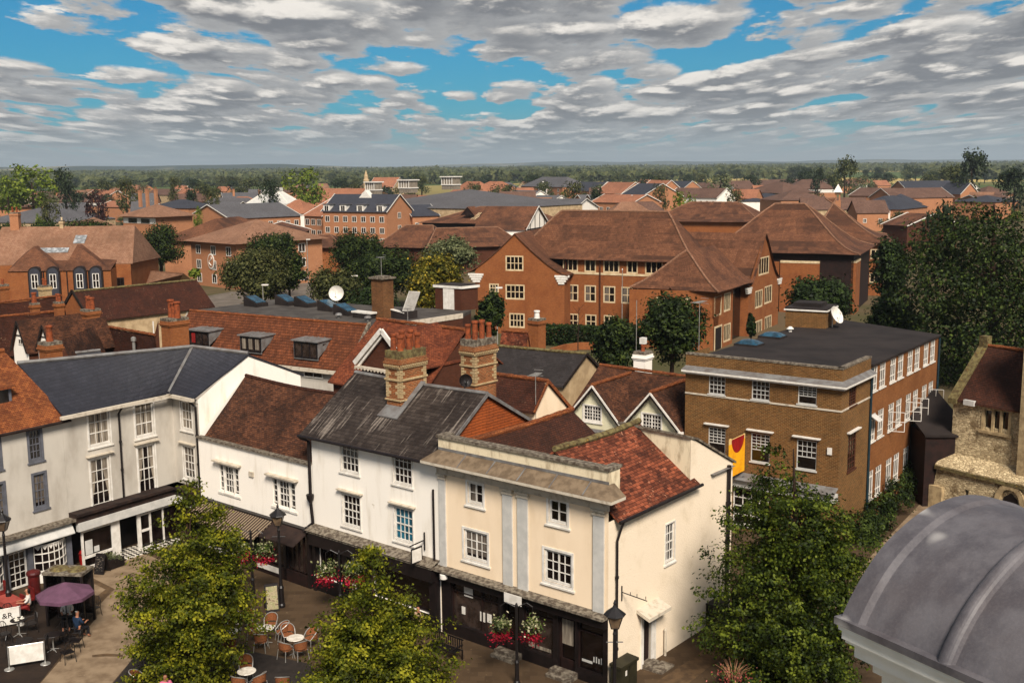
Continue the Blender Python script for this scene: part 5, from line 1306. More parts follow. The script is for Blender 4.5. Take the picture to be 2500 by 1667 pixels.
mb = MB(); mb.prism([vault(.02, j / NV, -.04) for j in range(NV + 1)], P(.02, 0, 0) - P(0, 0, 0)); build(mb, 'end_wall', [M['joinery']], dm_)
dw_ = plain('cornice_paint', '#f4f0e6', '#e8e3d6', .55, 3.)
mb = MB()
for a_, b_, z0_, z1_ in ((-.02, .05, -.03, .02), (0, .1, -.09, -.03), (.02, .2, -.115, -.09), (.07, .3, -.21, -.115), (.12, .3, -.235, -.21), (.17, .4, -.31, -.235), (.22, 1.0, -.8, -.31)):
    mb.box(DFm, a_ * .6, 3.3, a_, 2 * HSP - a_, zb + z0_, zb + z1_)
build(mb, 'cornice', [dw_], dm_)
mb = MB(); mb.box(DFm, -.03, 3.3, -.04, .05, zb + .005, zb + .05); build(mb, 'drip_edge', [ldm], dm_)
mb = MB(); mb.box(DFm, .3, 3.3, .3, 1.7, zb - 3, zb - .8); build(mb, 'base', [dw_], dm_)
# ================================================================== middle distance
def house(name, label, FL, FR, ze, W, rise, kind='gable', wallm='brick_far', roofm='tile_farbrown', rows=(), n=4, srows=None, sn=2, over=.4, hip=None,
          chim=(), group=None, cat='house', side='right', wsz=(1.1, 1.3), frame='joinery', split=None, bell=0., white_band=None, winname='window', extra=None, z0=-.5, chm='brick_far'):
    F = Fr.two(G(*FL, ze), G(*FR, ze)); L = F.L; P = F.P
    th = thing(name, label, cat, P(L / 2, W / 2, 0), group)
    if rise > 100: q = P(L / 2, W / 2); d_ = ray(1250 + FPX * q.x / q.y, rise); rise = max(1.2, CAMH + d_.z * q.y / d_.y - ze)
    zr = ze + rise; h = W / 2 if hip is None else hip
    mb = MB(); o = over
    e = [P(0, 0, ze), P(L, 0, ze), P(L, W, ze), P(0, W, ze)]
    def slope(pts):
        if bell:
            # bell-cast: kick the lower part of the slope outwards
            a, b, c, d = (pts if len(pts) == 4 else [pts[0], pts[1], pts[2], pts[2]])
            ks = [0, .12, .26, .42, .6, .8, 1.]
            rws = []
            for k in ks:
                zz_ = k - bell * math.sin(math.pi * min(1, k * 1.0)) * (1 - k) * .9
                r_ = []
                for i in range(9):
                    q = i / 8
                    lo = a.lerp(b, q); hi = d.lerp(c, q); p = lo.lerp(hi, k); p.z = lo.z + (hi.z - lo.z) * zz_
                    r_.append(p)
                rws.append(r_)
            mb.grid(rws)
        else: mb.face(pts)
    if kind in ('hip', 'pyr'):
        if kind == 'pyr': h = L / 2
        h = min(h, L / 2)
        r0, r1 = P(h, W / 2, zr), P(L - h, W / 2, zr)
        if L - 2 * h < .05: slope([e[0], e[1], r0]); slope([e[2], e[3], r0])
        else: slope([e[0], e[1], r1, r0]); slope([e[2], e[3], r0, r1])
        slope([e[1], e[2], r1]); slope([e[3], e[0], r0])
    elif kind == 'gable':
        r0, r1 = P(0, W / 2, zr), P(L, W / 2, zr); slope([e[0], e[1], r1, r0]); slope([e[2], e[3], r0, r1])
    elif kind == 'front':
        r0, r1 = P(L / 2, 0, zr), P(L / 2, W, zr); slope([e[1], e[2], r1, r0]); slope([e[3], e[0], r0, r1])
    elif kind == 'flat':
        mb.face([p + Vector((0, 0, .02)) for p in e])
    if kind != 'flat':
        mb.face([p - Vector((0, 0, .02)) for p in e][::-1]) if kind in ('hip', 'pyr') else None
    r = build(mb, 'roof', [M[roofm]], th, smooth=False)
    mb = MB(); k = o; zw = ze + (.0 if kind in ('hip', 'pyr', 'flat') else .1)
    c = [P(k, k, z0), P(L - k, k, z0), P(L - k, W - k, z0), P(k, W - k, z0)]
    for i in range(4):
        a, b = c[i], c[(i + 1) % 4]; mb.face([a, b, Vector((b.x, b.y, zw)), Vector((a.x, a.y, zw))])
    g_ = rise * (1 - 2 * k / W)
    if kind == 'gable':
        for u, fl in ((L - k, 0), (k, 1)):
            q = [P(u, k, zw), P(u, W - k, zw), P(u, W / 2, zr - .12)]; mb.face(q[::-1] if fl else q)
    if kind == 'front':
        mb.face([P(k, k, zw), P(L - k, k, zw), P(L / 2, k, zr - .12)]); mb.face([P(L - k, W - k, zw), P(k, W - k, zw), P(L / 2, W - k, zr - .12)])
    build(mb, 'wall', [M[wallm]], th)
    if white_band:
        mb = MB(); mb.box(F, k, L - k, k - .06, k, white_band[0], white_band[1]); mb.box(F.right(L - k), k, W - k, -.06, 0, white_band[0], white_band[1]); build(mb, 'band', [M['joinery']], th)
    if kind in ('gable', 'front') and split != 'nobarge':
        mb = MB()
        if kind == 'front':
            mb.beam(P(-.05, -.02, ze), P(L / 2, -.02, zr + .05), .08, .22); mb.beam(P(L / 2, -.02, zr + .05), P(L + .05, -.02, ze), .08, .22)
        else:
            for u in (-.02, L + .02): mb.beam(P(u, -.05, ze), P(u, W / 2, zr + .05), .08, .22); mb.beam(P(u, W / 2, zr + .05), P(u, W + .05, ze), .08, .22)
        build(mb, 'bargeboard', [M['joinery']], th)
    for (zb_, nn) in [(q if isinstance(q, tuple) else (q, n)) for q in rows]:
        for i in range(nn):
            u = k + (L - 2 * k) * (i + .5) / nn
            simple_window(F, th, (u - wsz[0] / 2, zb_, u + wsz[0] / 2, zb_ + wsz[1]), 2, 1, k, frame, 'glass2', .12, .1, winname)
    SF = F.right(L - k) if side == 'right' else Fr(F.P(k, W), F.n)
    for zb_ in (rows if srows is None else srows):
        zb_ = zb_[0] if isinstance(zb_, tuple) else zb_
        for i in range(sn):
            u = k + (W - 2 * k) * (i + .5) / sn
            if side != 'right': u = u
            simple_window(SF, th, (u - wsz[0] / 2, zb_, u + wsz[0] / 2, zb_ + wsz[1]), 2, 1, 0, frame, 'glass2', .12, .1, winname)
    for (cu, cw, ht) in chim:
        chimney(th, F, L * cu - .5, L * cu + .5, W * cw - .4, W * cw + .4, ze, zr + ht, (2, 1), brickm=chm, poth=.5)
    return th, F, L, P

# ---- big red-brick office with swept roofs, centre right --------------------------------------
A_ = Fr.two(G(1162, 811), G(1378, 820)); P = A_.P; LA = A_.L
rb = thing('red_brick_offices', 'large red brick offices with sweeping brown roofs, shaped gables and buff window frames', 'office', P(10, 5))
# left gable wing
zap, zeL = 12.3, 7.35
def curve(uL, uR, ze, za, n=10, side=1):
    pts = []
    um = (uL + uR) / 2
    for k in range(n + 1):
        f_ = k / n
        pts.append((uL + (um - uL) * f_, ze + (za - ze) * (f_ ** 1.35 if f_ < 1 else 1)))
    return pts
cl = curve(-1.5, 11.9, zeL, zap); crr = [( (10.4 - u), z) for u, z in cl][::-1]
prof_ = cl + crr[1:]
holes = [A_.rect(1234, 624, 1278, 662), A_.rect(1234, 694, 1281, 732), A_.rect(1243, 764, 1281, 801), A_.rect(1194, 692, 1218, 715)]
mb = MB(); out = [(0, -.5), (LA, -.5), (LA, zeL)] + [(u, z - .1) for u, z in crr if u < LA - .2] [0:0]
out = [(0, -.5), (LA, -.5), (LA, 7.6)] + [(u, z - .06) for u, z in prof_[::-1] if 0.3 < u < LA - .3] + [(0, 7.6)]
wall(mb, A_, out, holes); body(mb, A_, LA, 12, 7.6, -.5, skip=('front',))
build(mb, 'gable_wall', [M['brick_red']], rb)
for h in holes: window(A_, rb, h, 4 if h[2] - h[0] > 1.8 else 3, 2, frame='frame_buff', casing=.16, bar=.09, inset=.03, sill=False, sash=False)
mb = MB()
for pr, rev in ((cl, 0), (crr, 1)):
    for (a, b) in zip(pr[:-1], pr[1:]):
        q = [P(a[0], -.15, a[1]), P(b[0], -.15, b[1]), P(b[0], 12, b[1]), P(a[0], 12, a[1])]
        mb.face(q[::-1]); mb.face([x - Vector((0, 0, .14)) for x in q]); mb.face([q[1], q[0], q[0] - Vector((0, 0, .14)), q[1] - Vector((0, 0, .14))])
build(mb, 'gable_roof', [M['tile_mid']], rb)
for s_, e0_ in ((-1, 0.0), (1, LA)):
    mb = MB()
    for k in range(4): mb.box(A_, *( (e0_ - .9 + .2 * k, e0_ + 1.1 - .15 * k) if s_ < 0 else (e0_ - 1.2 + .15 * k, e0_ + .6 - .2 * k)), -.12 - .0 * k, .25, zeL - .55 - .28 * k + .28, zeL - .55 - .28 * k + .52)
    build(mb, 'corbel', [M['joinery']], rb)
# main range
Ms = Fr(A_.P(LA, 2.6), (G(1635, 634, 9.1) - G(1329, 625, 9.1)).xy); PM = Ms.P
E0 = G(1329, 625, 9.15); 
def mloc(p): v = Vector((p.x, p.y)) - Ms.o; return v.dot(Ms.d), -v.dot(Ms.n)
um = mloc(G(1700, 636, 9.15))[0] + 1.0
hm = []
for x0, x1 in ((1374, 1411), (1427, 1455), (1473, 1512), (1530, 1557), (1575, 1618)): hm.append(Ms.rect(x0, 631 + (x0 - 1374) * .03, x1, 662 + (x1 - 1374) * .036))
for x0, x1 in ((1385, 1412), (1427, 1455), (1473, 1502), (1517, 1558)): hm.append(Ms.rect(x0, 694 + (x0 - 1385) * .045, x1, 735 + (x1 - 1385) * .045))
for x0, x1 in ((1386, 1412), (1429, 1456), (1474, 1500)): hm.append(Ms.rect(x0, 765 + (x0 - 1386) * .045, x1, 800 + (x1 - 1386) * .045))
mb = MB(); wall(mb, Ms, [(-1, -.5), (um, -.5), (um, 9.2), (-1, 9.2)], hm); mb.face([PM(um, 0, 0), PM(um, 14, 0), PM(um, 14, 9.2), PM(um, 0, 9.2)]); build(mb, 'main_wall', [M['brick_red']], rb)
for i, h in enumerate(hm): window(Ms, rb, h, 3 if (i % 2 == 0 and i < 5) or h[2] - h[0] > 1.6 else 2, 1 if i < 5 else 2, frame='frame_buff', casing=.15, bar=.1, inset=.03, sill=False, sash=False, curtain='left' if i in (5, 6, 7, 8) else None)
mb = MB(); mb.box(Ms, hm[0][0] - .1, um, -.05, 0, hm[0][1] - .28, hm[0][1] - .02); build(mb, 'stone_band', [M['frame_buff']], rb)
mb = MB()
for px in (1378.0, 1461.5): u = Ms.uz(px + 4, 700)[0]; mb.tube([PM(u, -.12, 9), PM(u, -.12, 0)], .09, 6)
build(mb, 'drainpipe', [M['brick_dark']], rb)
zr = 14.7
RL, RR = G(1372, 515, zr), G(1660, 514, zr)
rlu, rlw = mloc(RL); rru, rrw = mloc(RR)
e0, e1_ = PM(-9.5, -.6, 9.1), PM(rru + 5.6, -.6, 9.1)
wb = 2 * rlw + .6
def hips(parent, lines, s=.35):
    for hi, lo in lines:
        q = [(lo.lerp(hi, k), k) for k in [i / 8 for i in range(9)]]
        for p, k in q: p.z = lo.z + (hi.z - lo.z) * (k - s * math.sin(math.pi * k) * (1 - k) * .75) + .02
        ridge_tiles([p for p, k in q], parent, M['tile_midlight'], .13, .9, 'hip_tiles')
def swept(mb, pts, s=.35, n=8, nu=14):
    a, b, c, d = pts
    ks = [i / n for i in range(n + 1)]
    rws = []
    for k in ks:
        zz_ = k - s * math.sin(math.pi * k) * (1 - k) * .75
        r_ = []
        for i in range(nu + 1):
            q = i / nu; lo = a.lerp(b, q); hi = d.lerp(c, q); p = lo.lerp(hi, k); p.z = lo.z + (hi.z - lo.z) * zz_ + .06 * noise.noise(p * .2); r_.append(p)
        rws.append(r_)
    mb.grid(rws)
Rl, Rr = PM(rlu, rlw, zr), PM(rru, rlw, zr)
mb = MB()
eb0, eb1 = PM(-9.5, wb, 9.1), PM(rru + 5.6, wb, 9.1)
swept(mb, [e0, e1_, Rr, Rl]); swept(mb, [eb1, eb0, Rl, Rr]); swept(mb, [e1_, eb1, Rr, Rr + Vector((.01, .01, 0))]); swept(mb, [eb0, e0, Rl, Rl + Vector((.01, .01, 0))])
mb.face([e0 - Vector((0, 0, .05)), eb0 - Vector((0, 0, .05)), eb1 - Vector((0, 0, .05)), e1_ - Vector((0, 0, .05))])
mr = build(mb, 'main_roof', [M['tile_mid']], rb, smooth=True)
ridge_tiles([Rl, Rr], mr, M['tile_midlight'], .16, 1.2); hips(mr, ((Rr, e1_), (Rl, e0)))
# right pavilion and gable, faces turned to the right
Kp = G(1744, 856); RF = Fr.ang((Kp.x, Kp.y), 60); PR = RF.P
PFd = Vector(A_.d); PF = Fr(Kp.xy, PFd)      # its front, u negative to the left
uA = RF.uz(1788, 800)[0]; uB, uC = RF.uz(1826, 780)[0], RF.uz(1899, 780)[0]
zpe = RF.uz(1744, 710)[1] - .1
hR = [RF.rect(1745, 725, 1761, 768), RF.rect(1768, 717, 1783, 757), RF.rect(1767, 793, 1783, 830)]
hR = [(a, min(b, d), c, max(b, d)) for a, b, c, d in hR]
pl = PF.uz(1600, 800)[0]
hP = [PF.rect(1603, 725, 1625, 745), PF.rect(1668, 726, 1685, 742)]
def gz(px, py): return RF.uz(px, py)[1]
gw_ = [RF.rect(1853, 630, 1877, 667), RF.rect(1844, 711, 1861, 748), RF.rect(1867, 700, 1884, 737), RF.rect(1844, 785, 1860, 817), RF.rect(1867, 774, 1883, 806)]
gw_ = [(a, min(b, d), c, max(b, d)) for a, b, c, d in gw_]
apz = gz(1866, 572); gz0 = gz(1828, 690)
ua_ = RF.uz(1866, 572)[0]
mb = MB(); wall(mb, RF, [(0, -.5), (uA, -.5), (uA, zpe), (0, zpe)], hR)
wall(mb, PF, [(pl - 3, -.5), (0, -.5), (0, zpe), (pl - 3, zpe)], hP)
wall(mb, RF, [(uB, -.5), (uC, -.5), (uC, gz0 - .2), (ua_, apz), (uB, gz0 - .2)], [g for g in gw_ if g[2] < uC])
mb.face([PR(uA, 1.2, 0), PR(uB, 1.2, 0), PR(uB, 1.2, zpe), PR(uA, 1.2, zpe)]); mb.face([PR(uB, 1.2, 0), PR(uB, 0, 0), PR(uB, 0, zpe), PR(uB, 1.2, zpe)][::-1])
mb.face([PR(uC, 0, 0), PR(uC, 9, 0), PR(uC, 9, 8), PR(uC, 0, 8)])
build(mb, 'right_wall', [M['brick_red']], rb)
for h in hR + [g for g in gw_ if g[2] < uC]: window(RF, rb, h, 4, 1, frame='frame_buff', casing=.16, bar=.09, inset=.03, sill=False, sash=False)
for h in hP: window(PF, rb, h, 3, 1, frame='frame_buff', casing=.16, bar=.09, inset=.03, sill=False, sash=False)
mb = MB(); q = RF.rect(1745, 802, 1760, 842); mb.box(RF, q[0] - .15, q[2] + .15, -.05, 0, 0, max(q[1], q[3]) + .2); o = build(mb, 'door', [M['frame_buff']], rb); mb = MB(); mb.box(RF, q[0] + .1, q[2] - .1, -.07, -.05, 0, max(q[1], q[3])); build(mb, 'leaf', [M['black']], o)
mb = MB(); mb.box(RF, uA + .3, uB - .3, .9, 1.0, 0, zpe); build(mb, 'dark_recess_sheet', [M['glass']], rb)  # dark sheet set inside the recess between pavilion and gable
# roofs: pavilion hip, wing ridge, gable roof
pa = G(1715, 604, 11.6); pe0, pe1 = G(1537, 702, zpe), G(1744, 708, zpe); pe2 = PR(uA + 1.5, -.6, zpe); pe1 = PR(-.7, -.6, zpe)
pk = G(1677, 611, 10.75)
mb = MB()
back = PR(uA + 4, 12, zpe + 1)
pr_ = Vector((pk.x, pk.y, pk.z)) + Vector((RF.d.x, RF.d.y, 0)) * 9; swept(mb, [Vector((pe0.x, pe0.y, zpe)), pe1, pk, pk + Vector((.01, 0, 0))], .16); swept(mb, [pe1, PR(uB + .4, -.6, zpe), pr_, pk], .16); swept(mb, [PR(9, 13, zpe), Vector((pe0.x, pe0.y, zpe)), pk, pr_], .16)
mb.face([Vector((pe0.x, pe0.y, zpe - .1)), PR(uA + 6, 10, zpe - .1), PR(uA + 1, -.6, zpe - .1), pe1 - Vector((0, 0, .1))])
o = build(mb, 'pavilion_roof', [M['tile_mid']], rb, smooth=True); hips(o, ((pk, pe1), (pk, Vector((pe0.x, pe0.y, zpe)))), .16)
mb = MB(); Gp = PR(ua_, -.3, apz + .1)
gl_ = PR(ua_, 14, apz + .1)
swept(mb, [PR(uB - .6, 14, gz0 - .3), PR(uB - .6, -.3, gz0 - .3), Gp, gl_], .5); swept(mb, [PR(uC + .6, -.3, gz0 - .3), PR(uC + .6, 14, gz0 - .3), gl_, Gp], .5)
build(mb, 'right_gable_roof', [M['tile_mid']], rb, smooth=True)
for u in (uB, uC):
    mb = MB()
    for k in range(3): mb.box(RF, u - .8 + .15 * k, u + .8 - .15 * k, -.2, .2, gz0 - .8 - .25 * k, gz0 - .58 - .25 * k)
    build(mb, 'corbel', [M['joinery']], rb)

# ---- second hipped office range behind it ------------------------------------------------------
def bigroof(name, label, FLp, FRp, ze, W, zr, hipr, hipl, walls='brick_red', roofm='tile_mid', over=.9, cat='office', band=None, rows=(), n=5, s=.35):
    F = Fr.two(G(*FLp, ze), G(*FRp, ze)); L = F.L; P = F.P
    if zr > 100: q = P(L / 2, W / 2); d_ = ray(1250 + FPX * q.x / q.y, zr); zr = max(ze + 1.5, CAMH + d_.z * q.y / d_.y)
    th = thing(name, label, cat, P(L / 2, W / 2))
    a, b, c, d = P(0, 0, ze), P(L, 0, ze), P(L, W, ze), P(0, W, ze); r0, r1 = P(hipl, W / 2, zr), P(L - hipr, W / 2, zr); e = Vector((.01, .01, 0))
    mb = MB(); swept(mb, [a, b, r1, r0], s); swept(mb, [c, d, r0, r1], s); swept(mb, [b, c, r1, r1 + e], s); swept(mb, [d, a, r0, r0 + e], s)
    mb.face([a - Vector((0, 0, .05)), d - Vector((0, 0, .05)), c - Vector((0, 0, .05)), b - Vector((0, 0, .05))])
    r = build(mb, 'roof', [M[roofm]], th, smooth=True); ridge_tiles([r0, r1], r, M['tile_midlight'], .16, 1.2); hips(r, ((r1, b), (r0, a), (r1, c)), s)
    mb = MB(); o = over; body(mb, F, L - 2 * o, W - 2 * o, ze + .1, -.5, o, o); build(mb, 'wall', [M[walls]], th)
    for z, nn in rows:
        for i in range(nn):
            u = o + (L - 2 * o) * (i + .5) / nn; simple_window(F, th, (u - 1.1, z, u + 1.1, z + 1.5), 3, 1, o, 'frame_buff', 'glass', .15, .1)
    return th, F, L
h8, F8, L8 = bigroof('hipped_hall', 'big hipped brown roof over dark walls behind the red brick offices', (1700, 613), (2100, 622), 8.2, 20, 14.6, 9.2, 9.0, 'darkwood')
q = F8.rect(1906, 641, 1999, 710, .7)
mb = MB(); mb.box(F8, q[0], q[2], .4, .9, -.5, q[3]); build(mb, 'brick_panel', [M['brick_red']], h8); mb = MB(); mb.box(F8, q[0], q[2], .35, .9, q[3], q[3] + .3); build(mb, 'stone_band', [M['frame_buff']], h8)
S8 = F8.right(L8 - .9); mb = MB(); mb.box(S8, .9, 5.5, -.35, .3, -.5, 7.0); build(mb, 'brick_panel', [M['brick_red']], h8); mb = MB(); mb.box(S8, .9, 5.5, -.38, .3, 7.0, 7.3); build(mb, 'stone_band', [M['frame_buff']], h8)
bigroof('far_hipped_hall', 'hipped brown roof partly behind the big hipped hall and the large dark tree', (1960, 592), (2185, 594), 8.2, 24, 14.7, 10.5, 5, rows=((5.7, 4), (2.0, 4)))
bigroof('hipped_rear_range', 'long low brown hipped roof rising between the two big hipped office roofs', (1560, 540), (1870, 543), 8.2, 22, 494, 8, 9)

# ---- library range, centre -----------------------------------------------------------------------
bigroof('timber_gabled_library', 'long dark red hipped roof with two small louvred dormers and a timber-framed end gable', (1020, 544), (1300, 548), 7.2, 20, 505, 6, 12, 'darkwood', s=.15, over=.8)
lb = [o for o in bpy.data.objects if o.name.startswith('timber_gabled_library')][0]
LF_ = Fr.two(G(1020, 544, 7.2), G(1300, 548, 7.2)); P = LF_.P; LL = LF_.L
for px in (1128, 1176):
    u = LF_.uz(px, 530)[0]
    mb = MB(); mb.face([P(u - 1.8, 3.0, 9.0), P(u + 1.8, 3.0, 9.0), P(u, 3.0, 10.9)]); d = build(mb, 'louvred_dormer', [M['darkwood']], lb)
    mb = MB(); mb.prism([P(u - 2.0, 2.8, 8.95), P(u, 2.8, 11.05), P(u, 7, 11.05)], (0, 0, -.1)); mb.prism([P(u, 2.8, 11.05), P(u + 2.0, 2.8, 8.95), P(u, 7, 11.05)], (0, 0, -.1)); build(mb, 'dormer_roof', [M['tile_mid']], d)
mb = MB()
for k in range(3): mb.beam(P(LL * .30 + k * .5, -1, 4.2), P(LL * .30 + 5.5 + k * .5, 4.5, 9.6), .12, .12)
for k in range(9): mb.beam(P(LL * .30 + k * .65, -1 + k * .65, 4.4 + k * .65), P(LL * .30 + 1.0 + k * .65, -1 + k * .65, 4.4 + k * .65), .08, .08)
build(mb, 'outside_stair', [M['frame_buff']], lb)
gx = house('timber_framed_wing', 'small black and white timber-framed gable end on the dark red library roof', (1285, 562), (1345, 552), 7.4, 12, 4.6, 'front', 'white', 'tile_mid')
mb = MB(); Fx, Lx = gx[1], gx[2]
for k in range(6): u = .5 + (Lx - 1) * k / 5; mb.box(Fx, u - .12, u + .12, .32, .42, 3, 7.4 + 3.6 * (1 - abs(k - 2.5) / 3))
mb.box(Fx, .4, Lx - .4, .32, .42, 7.2, 7.5); mb.box(Fx, .4, Lx - .4, .32, .42, 5, 5.25); build(mb, 'timbers', [M['timber']], gx[0])
bigroof('low_tiled_range', 'low dark red tiled range running in front of the library, above the trees', (1040, 606), (1290, 600), 4.6, 13, 556, 5, 3, 'brick_dark', s=.1)
bigroof('low_dark_red_block', 'dark red pitched roof between the grey apartment block and the round green tree', (905, 604), (1062, 606), 4.4, 14, 550, 3, 5, 'brick_dark', s=.1)
bigroof('brick_sports_hall', 'dark red roofed brick hall with wide dark eaves behind the street lamp', (712, 606), (840, 605), 5.2, 15, 573, 4, 4, 'brick_red', s=.1)
house('dark_verge_gable', 'dark red roof with deep black verge in front of the pale clock building', (700, 590), (760, 560), 5.8, 14, 553, 'gable', 'brick_dark', 'tile_mid', side='right', sn=1, srows=())
mb = MB(); fr_ = [G(1062, 562, 7), G(1210, 555, 7), G(1200, 564, 7), G(1062, 566, 7)]
mb.prism(fr_, (0, 0, -.4)); o = build(mb, 'grey_flat_roof', [M['slate_far']], loc=fr_[0]); tag(o, 'pale grey flat roof strip lying between the two dark red library roofs', 'roof')

# ---- clock tower and its wing, left ----------------------------------------------------------------
th, F, L, P = house('clock_tower', 'square brick tower with shallow pyramid tiled roof and a round clock', (284, 528), (378, 531), 10.2, 11.5, 498, 'pyr', 'brick_far', 'tile_midlight', over=1.0, cat='tower')
mb = MB(); mb.box(F, 1.2, L - 1.2, .95, 1.0, 8.7, 9.9); build(mb, 'window_band', [M['joinery']], th)
for k in (.22, .55): mb = MB(); mb.box(F, L * k, L * (k + .22), .9, .95, 8.8, 9.8); build(mb, 'window', [M['glass']], th)
q = F.uz(313, 562, 1.0)
def clockf(F, parent, u, z, w_, r):
    mb = MB(); mb.prism([F.P(u + r * math.cos(a), w_ - .12, z + r * math.sin(a)) for a in np.linspace(0, 2 * math.pi, 25)[:-1]], F.P(0, .1, 0) - F.P(0, 0, 0)); o = build(mb, 'clock', [M['joinery']], parent)
    mb = MB(); mb.prism([F.P(u + r * .78 * math.cos(a), w_ - .15, z + r * .78 * math.sin(a)) for a in np.linspace(0, 2 * math.pi, 25)[:-1]], F.P(0, .02, 0) - F.P(0, 0, 0)); build(mb, 'dial', [M['grey_white']], o)
    mb = MB(); mb.beam(F.P(u, w_ - .17, z), F.P(u + r * .1, w_ - .17, z + r * .7), .08, .03); mb.beam(F.P(u, w_ - .17, z), F.P(u + r * .4, w_ - .17, z - r * .2), .08, .03); build(mb, 'hand', [M['black']], o)
clockf(F, th, q[0], q[1], .98, 1.0)
th, F, L, P = house('round_emblem_building', 'brick building with big hipped roof and a round white emblem on its wall', (446, 588), (572, 597), 7.8, 20, 535, 'hip', 'brick_far', 'tile_midlight', rows=((5.6, 3), (3.0, 3), (.6, 3)), over=1.0, cat='building', wsz=(1.5, 1.6))
q = F.uz(515, 638, .9)
mb = MB()
for r_, w0_, m_ in ((1.35, .12, 'joinery'),):
    mb.prism([F.P(q[0] + r_ * .75 * math.cos(a), .85, q[1] + r_ * math.sin(a)) for a in np.linspace(0, 2 * math.pi, 25)[:-1]], F.P(0, .12, 0) - F.P(0, 0, 0))
o = build(mb, 'round_emblem', [M['joinery']], th)
mb = MB(); mb.prism([F.P(q[0] + 1.1 * .75 * math.cos(a), .81, q[1] + 1.1 * math.sin(a)) for a in np.linspace(0, 2 * math.pi, 25)[:-1]], F.P(0, .02, 0) - F.P(0, 0, 0)); build(mb, 'inner_disc', [M['brick_far']], o)
mb = MB(); pts = [F.P(q[0] + .45 * math.sin(k * math.pi * 1.5) , .78, q[1] + .75 - 1.5 * k) for k in np.linspace(0, 1, 14)]; pts = [F.P(q[0] + .42 * math.sin(2 * math.pi * (k + .12)), .78, q[1] + .75 - 1.5 * k) for k in np.linspace(0, 1, 14)]; mb.tube(pts, .1, 5); build(mb, 'curved_mark', [M['joinery']], o)
house('right_hipped_wing', 'brown hipped roof wing just above the large olive-green tree by the road', (575, 590), (716, 570), 7.2, 16, 531, 'hip', 'brick_far', 'tile_mid', rows=((5, 4),), over=.9)
house('low_tiled_wing', 'low pinkish-brown roof joining the square clock tower on its left', (196, 556), (292, 553), 6.2, 20, 530, 'hip', 'brick_far', 'tile_midlight', over=.6, rows=())

# ---- building with arched dormer doors, left -----------------------------------------------------
AF = Fr.two(G(-60, 662, 6.8), G(306, 657, 6.8)); P = AF.P; LL = AF.L
ar_ = thing('arched_dormer_building', 'long brick building with brown roof, two hipped dormer roofs and tall dark arched windows', 'building', P(LL / 2, 7))
mb = MB(); roof_plane(mb, P(0, 2.6, 7.4), P(LL + .3, 2.6, 7.4), P(LL - 1.2, 10.2, 12.3), P(0, 10.2, 12.3), sag=.03, nu=6, seed=1); roof_plane(mb, P(LL + .3, 18, 7), P(0, 18, 7), P(0, 10.2, 12.3), P(LL - 1.2, 10.2, 12.3), sag=.03, nu=6)
mb.face([P(LL + .3, 2.6, 7.4), P(LL + .3, 18, 7), P(LL - 1.2, 10.2, 12.3)]); rA = build(mb, 'roof', [M['tile_midlight']], ar_)
rr0 = AF.rect(0, 100, 1, 1)
for (pa_, pl_, pr_) in (((80, 602), (19, 660), (152, 658)), ((186, 598), (153, 658), (270, 652))):
    u0_, u1_ = AF.uz(pl_[0], pl_[1])[0], AF.uz(pr_[0], pr_[1])[0]; um_ = AF.uz(pa_[0], pa_[1], 4.2)[0]; za_ = AF.uz(pa_[0], pa_[1], 4.6)[1]
    mb = MB(); a, b, c = P(u0_, -.2, 6.7), P(u1_, -.2, 6.7), P(um_, 4.6, za_); bk = P(um_, 9, za_)
    mb.face([a, b, c]); mb.face([b, P(u1_, 5, 8.4), bk, c]); mb.face([P(u0_, 5, 8.4), a, c, bk]); build(mb, 'dormer_roof', [M['tile_mid']], ar_)
mb = MB(); arches = []
for px in (88, 132.6, 197.7, 237): arches.append(AF.uz(px, 690)[0])
mb.box(AF, 0, AF.uz(270, 655)[0], 0, .3, -.5, 6.75); mb.box(AF, 0, LL, 2.6, 3, -.5, 7.3); SR = AF.right(LL); mb.face([P(LL, 2.6, 0), P(LL, 17.5, 0), P(LL, 17.5, 7.2), P(LL, 2.6, 7.3)]); u = AF.uz(270, 655)[0]; mb.face([P(u, 0, 0), P(u, 2.6, 0), P(u, 2.6, 7), P(u, 0, 6.75)])
build(mb, 'wall', [M['brick_far'] if False else M['brick_red']], ar_)
for u in arches:
    hw_ = .72; zt = 7.4; zb_ = 1.5
    def archpts(r_, w_, ztt): return [P(u - r_, w_, zb_), P(u + r_, w_, zb_)] + [P(u + r_ * math.cos(a), w_, ztt - 1 + r_ * math.sin(a)) for a in np.linspace(0, math.pi, 11)]
    mb = MB(); mb.prism(archpts(hw_ + .2, -.35, zt), P(0, .8, 0) - P(0, 0, 0)); o = build(mb, 'arched_dormer', [M['black']], ar_)
    mb = MB(); mb.prism(archpts(hw_, -.4, zt), P(0, .04, 0) - P(0, 0, 0)); build(mb, 'panel', [M['slate_fardark']], o)
    simple_window(AF, o, (u - .45, 4.3, u + .45, 6.3), 2, 2, -.42, 'joinery', 'glass', .08, .1)
for px in (165, 218, 108): u = AF.uz(px, 690)[0]; mb = MB(); mb.tube([P(u, -.1, 6.6), P(u, -.1, 1)], .08, 6); build(mb, 'drainpipe', [M['black']], ar_)
simple_window(AF, ar_, (AF.uz(271, 690)[0], 3.0, AF.uz(290, 690)[0], 5.4), 2, 1, 2.6, 'black', 'glass')
mb = MB(); a = AF.uz(180, 588, 7)[0]; mb.prism([P(a, 6.6, 10.1), P(a + 1.6, 6.6, 10.1), P(a + 1.6, 8.1, 11.1), P(a, 8.1, 11.1)], (0, 0, -.1)); build(mb, 'rooflight', [M['rooflight']], ar_)
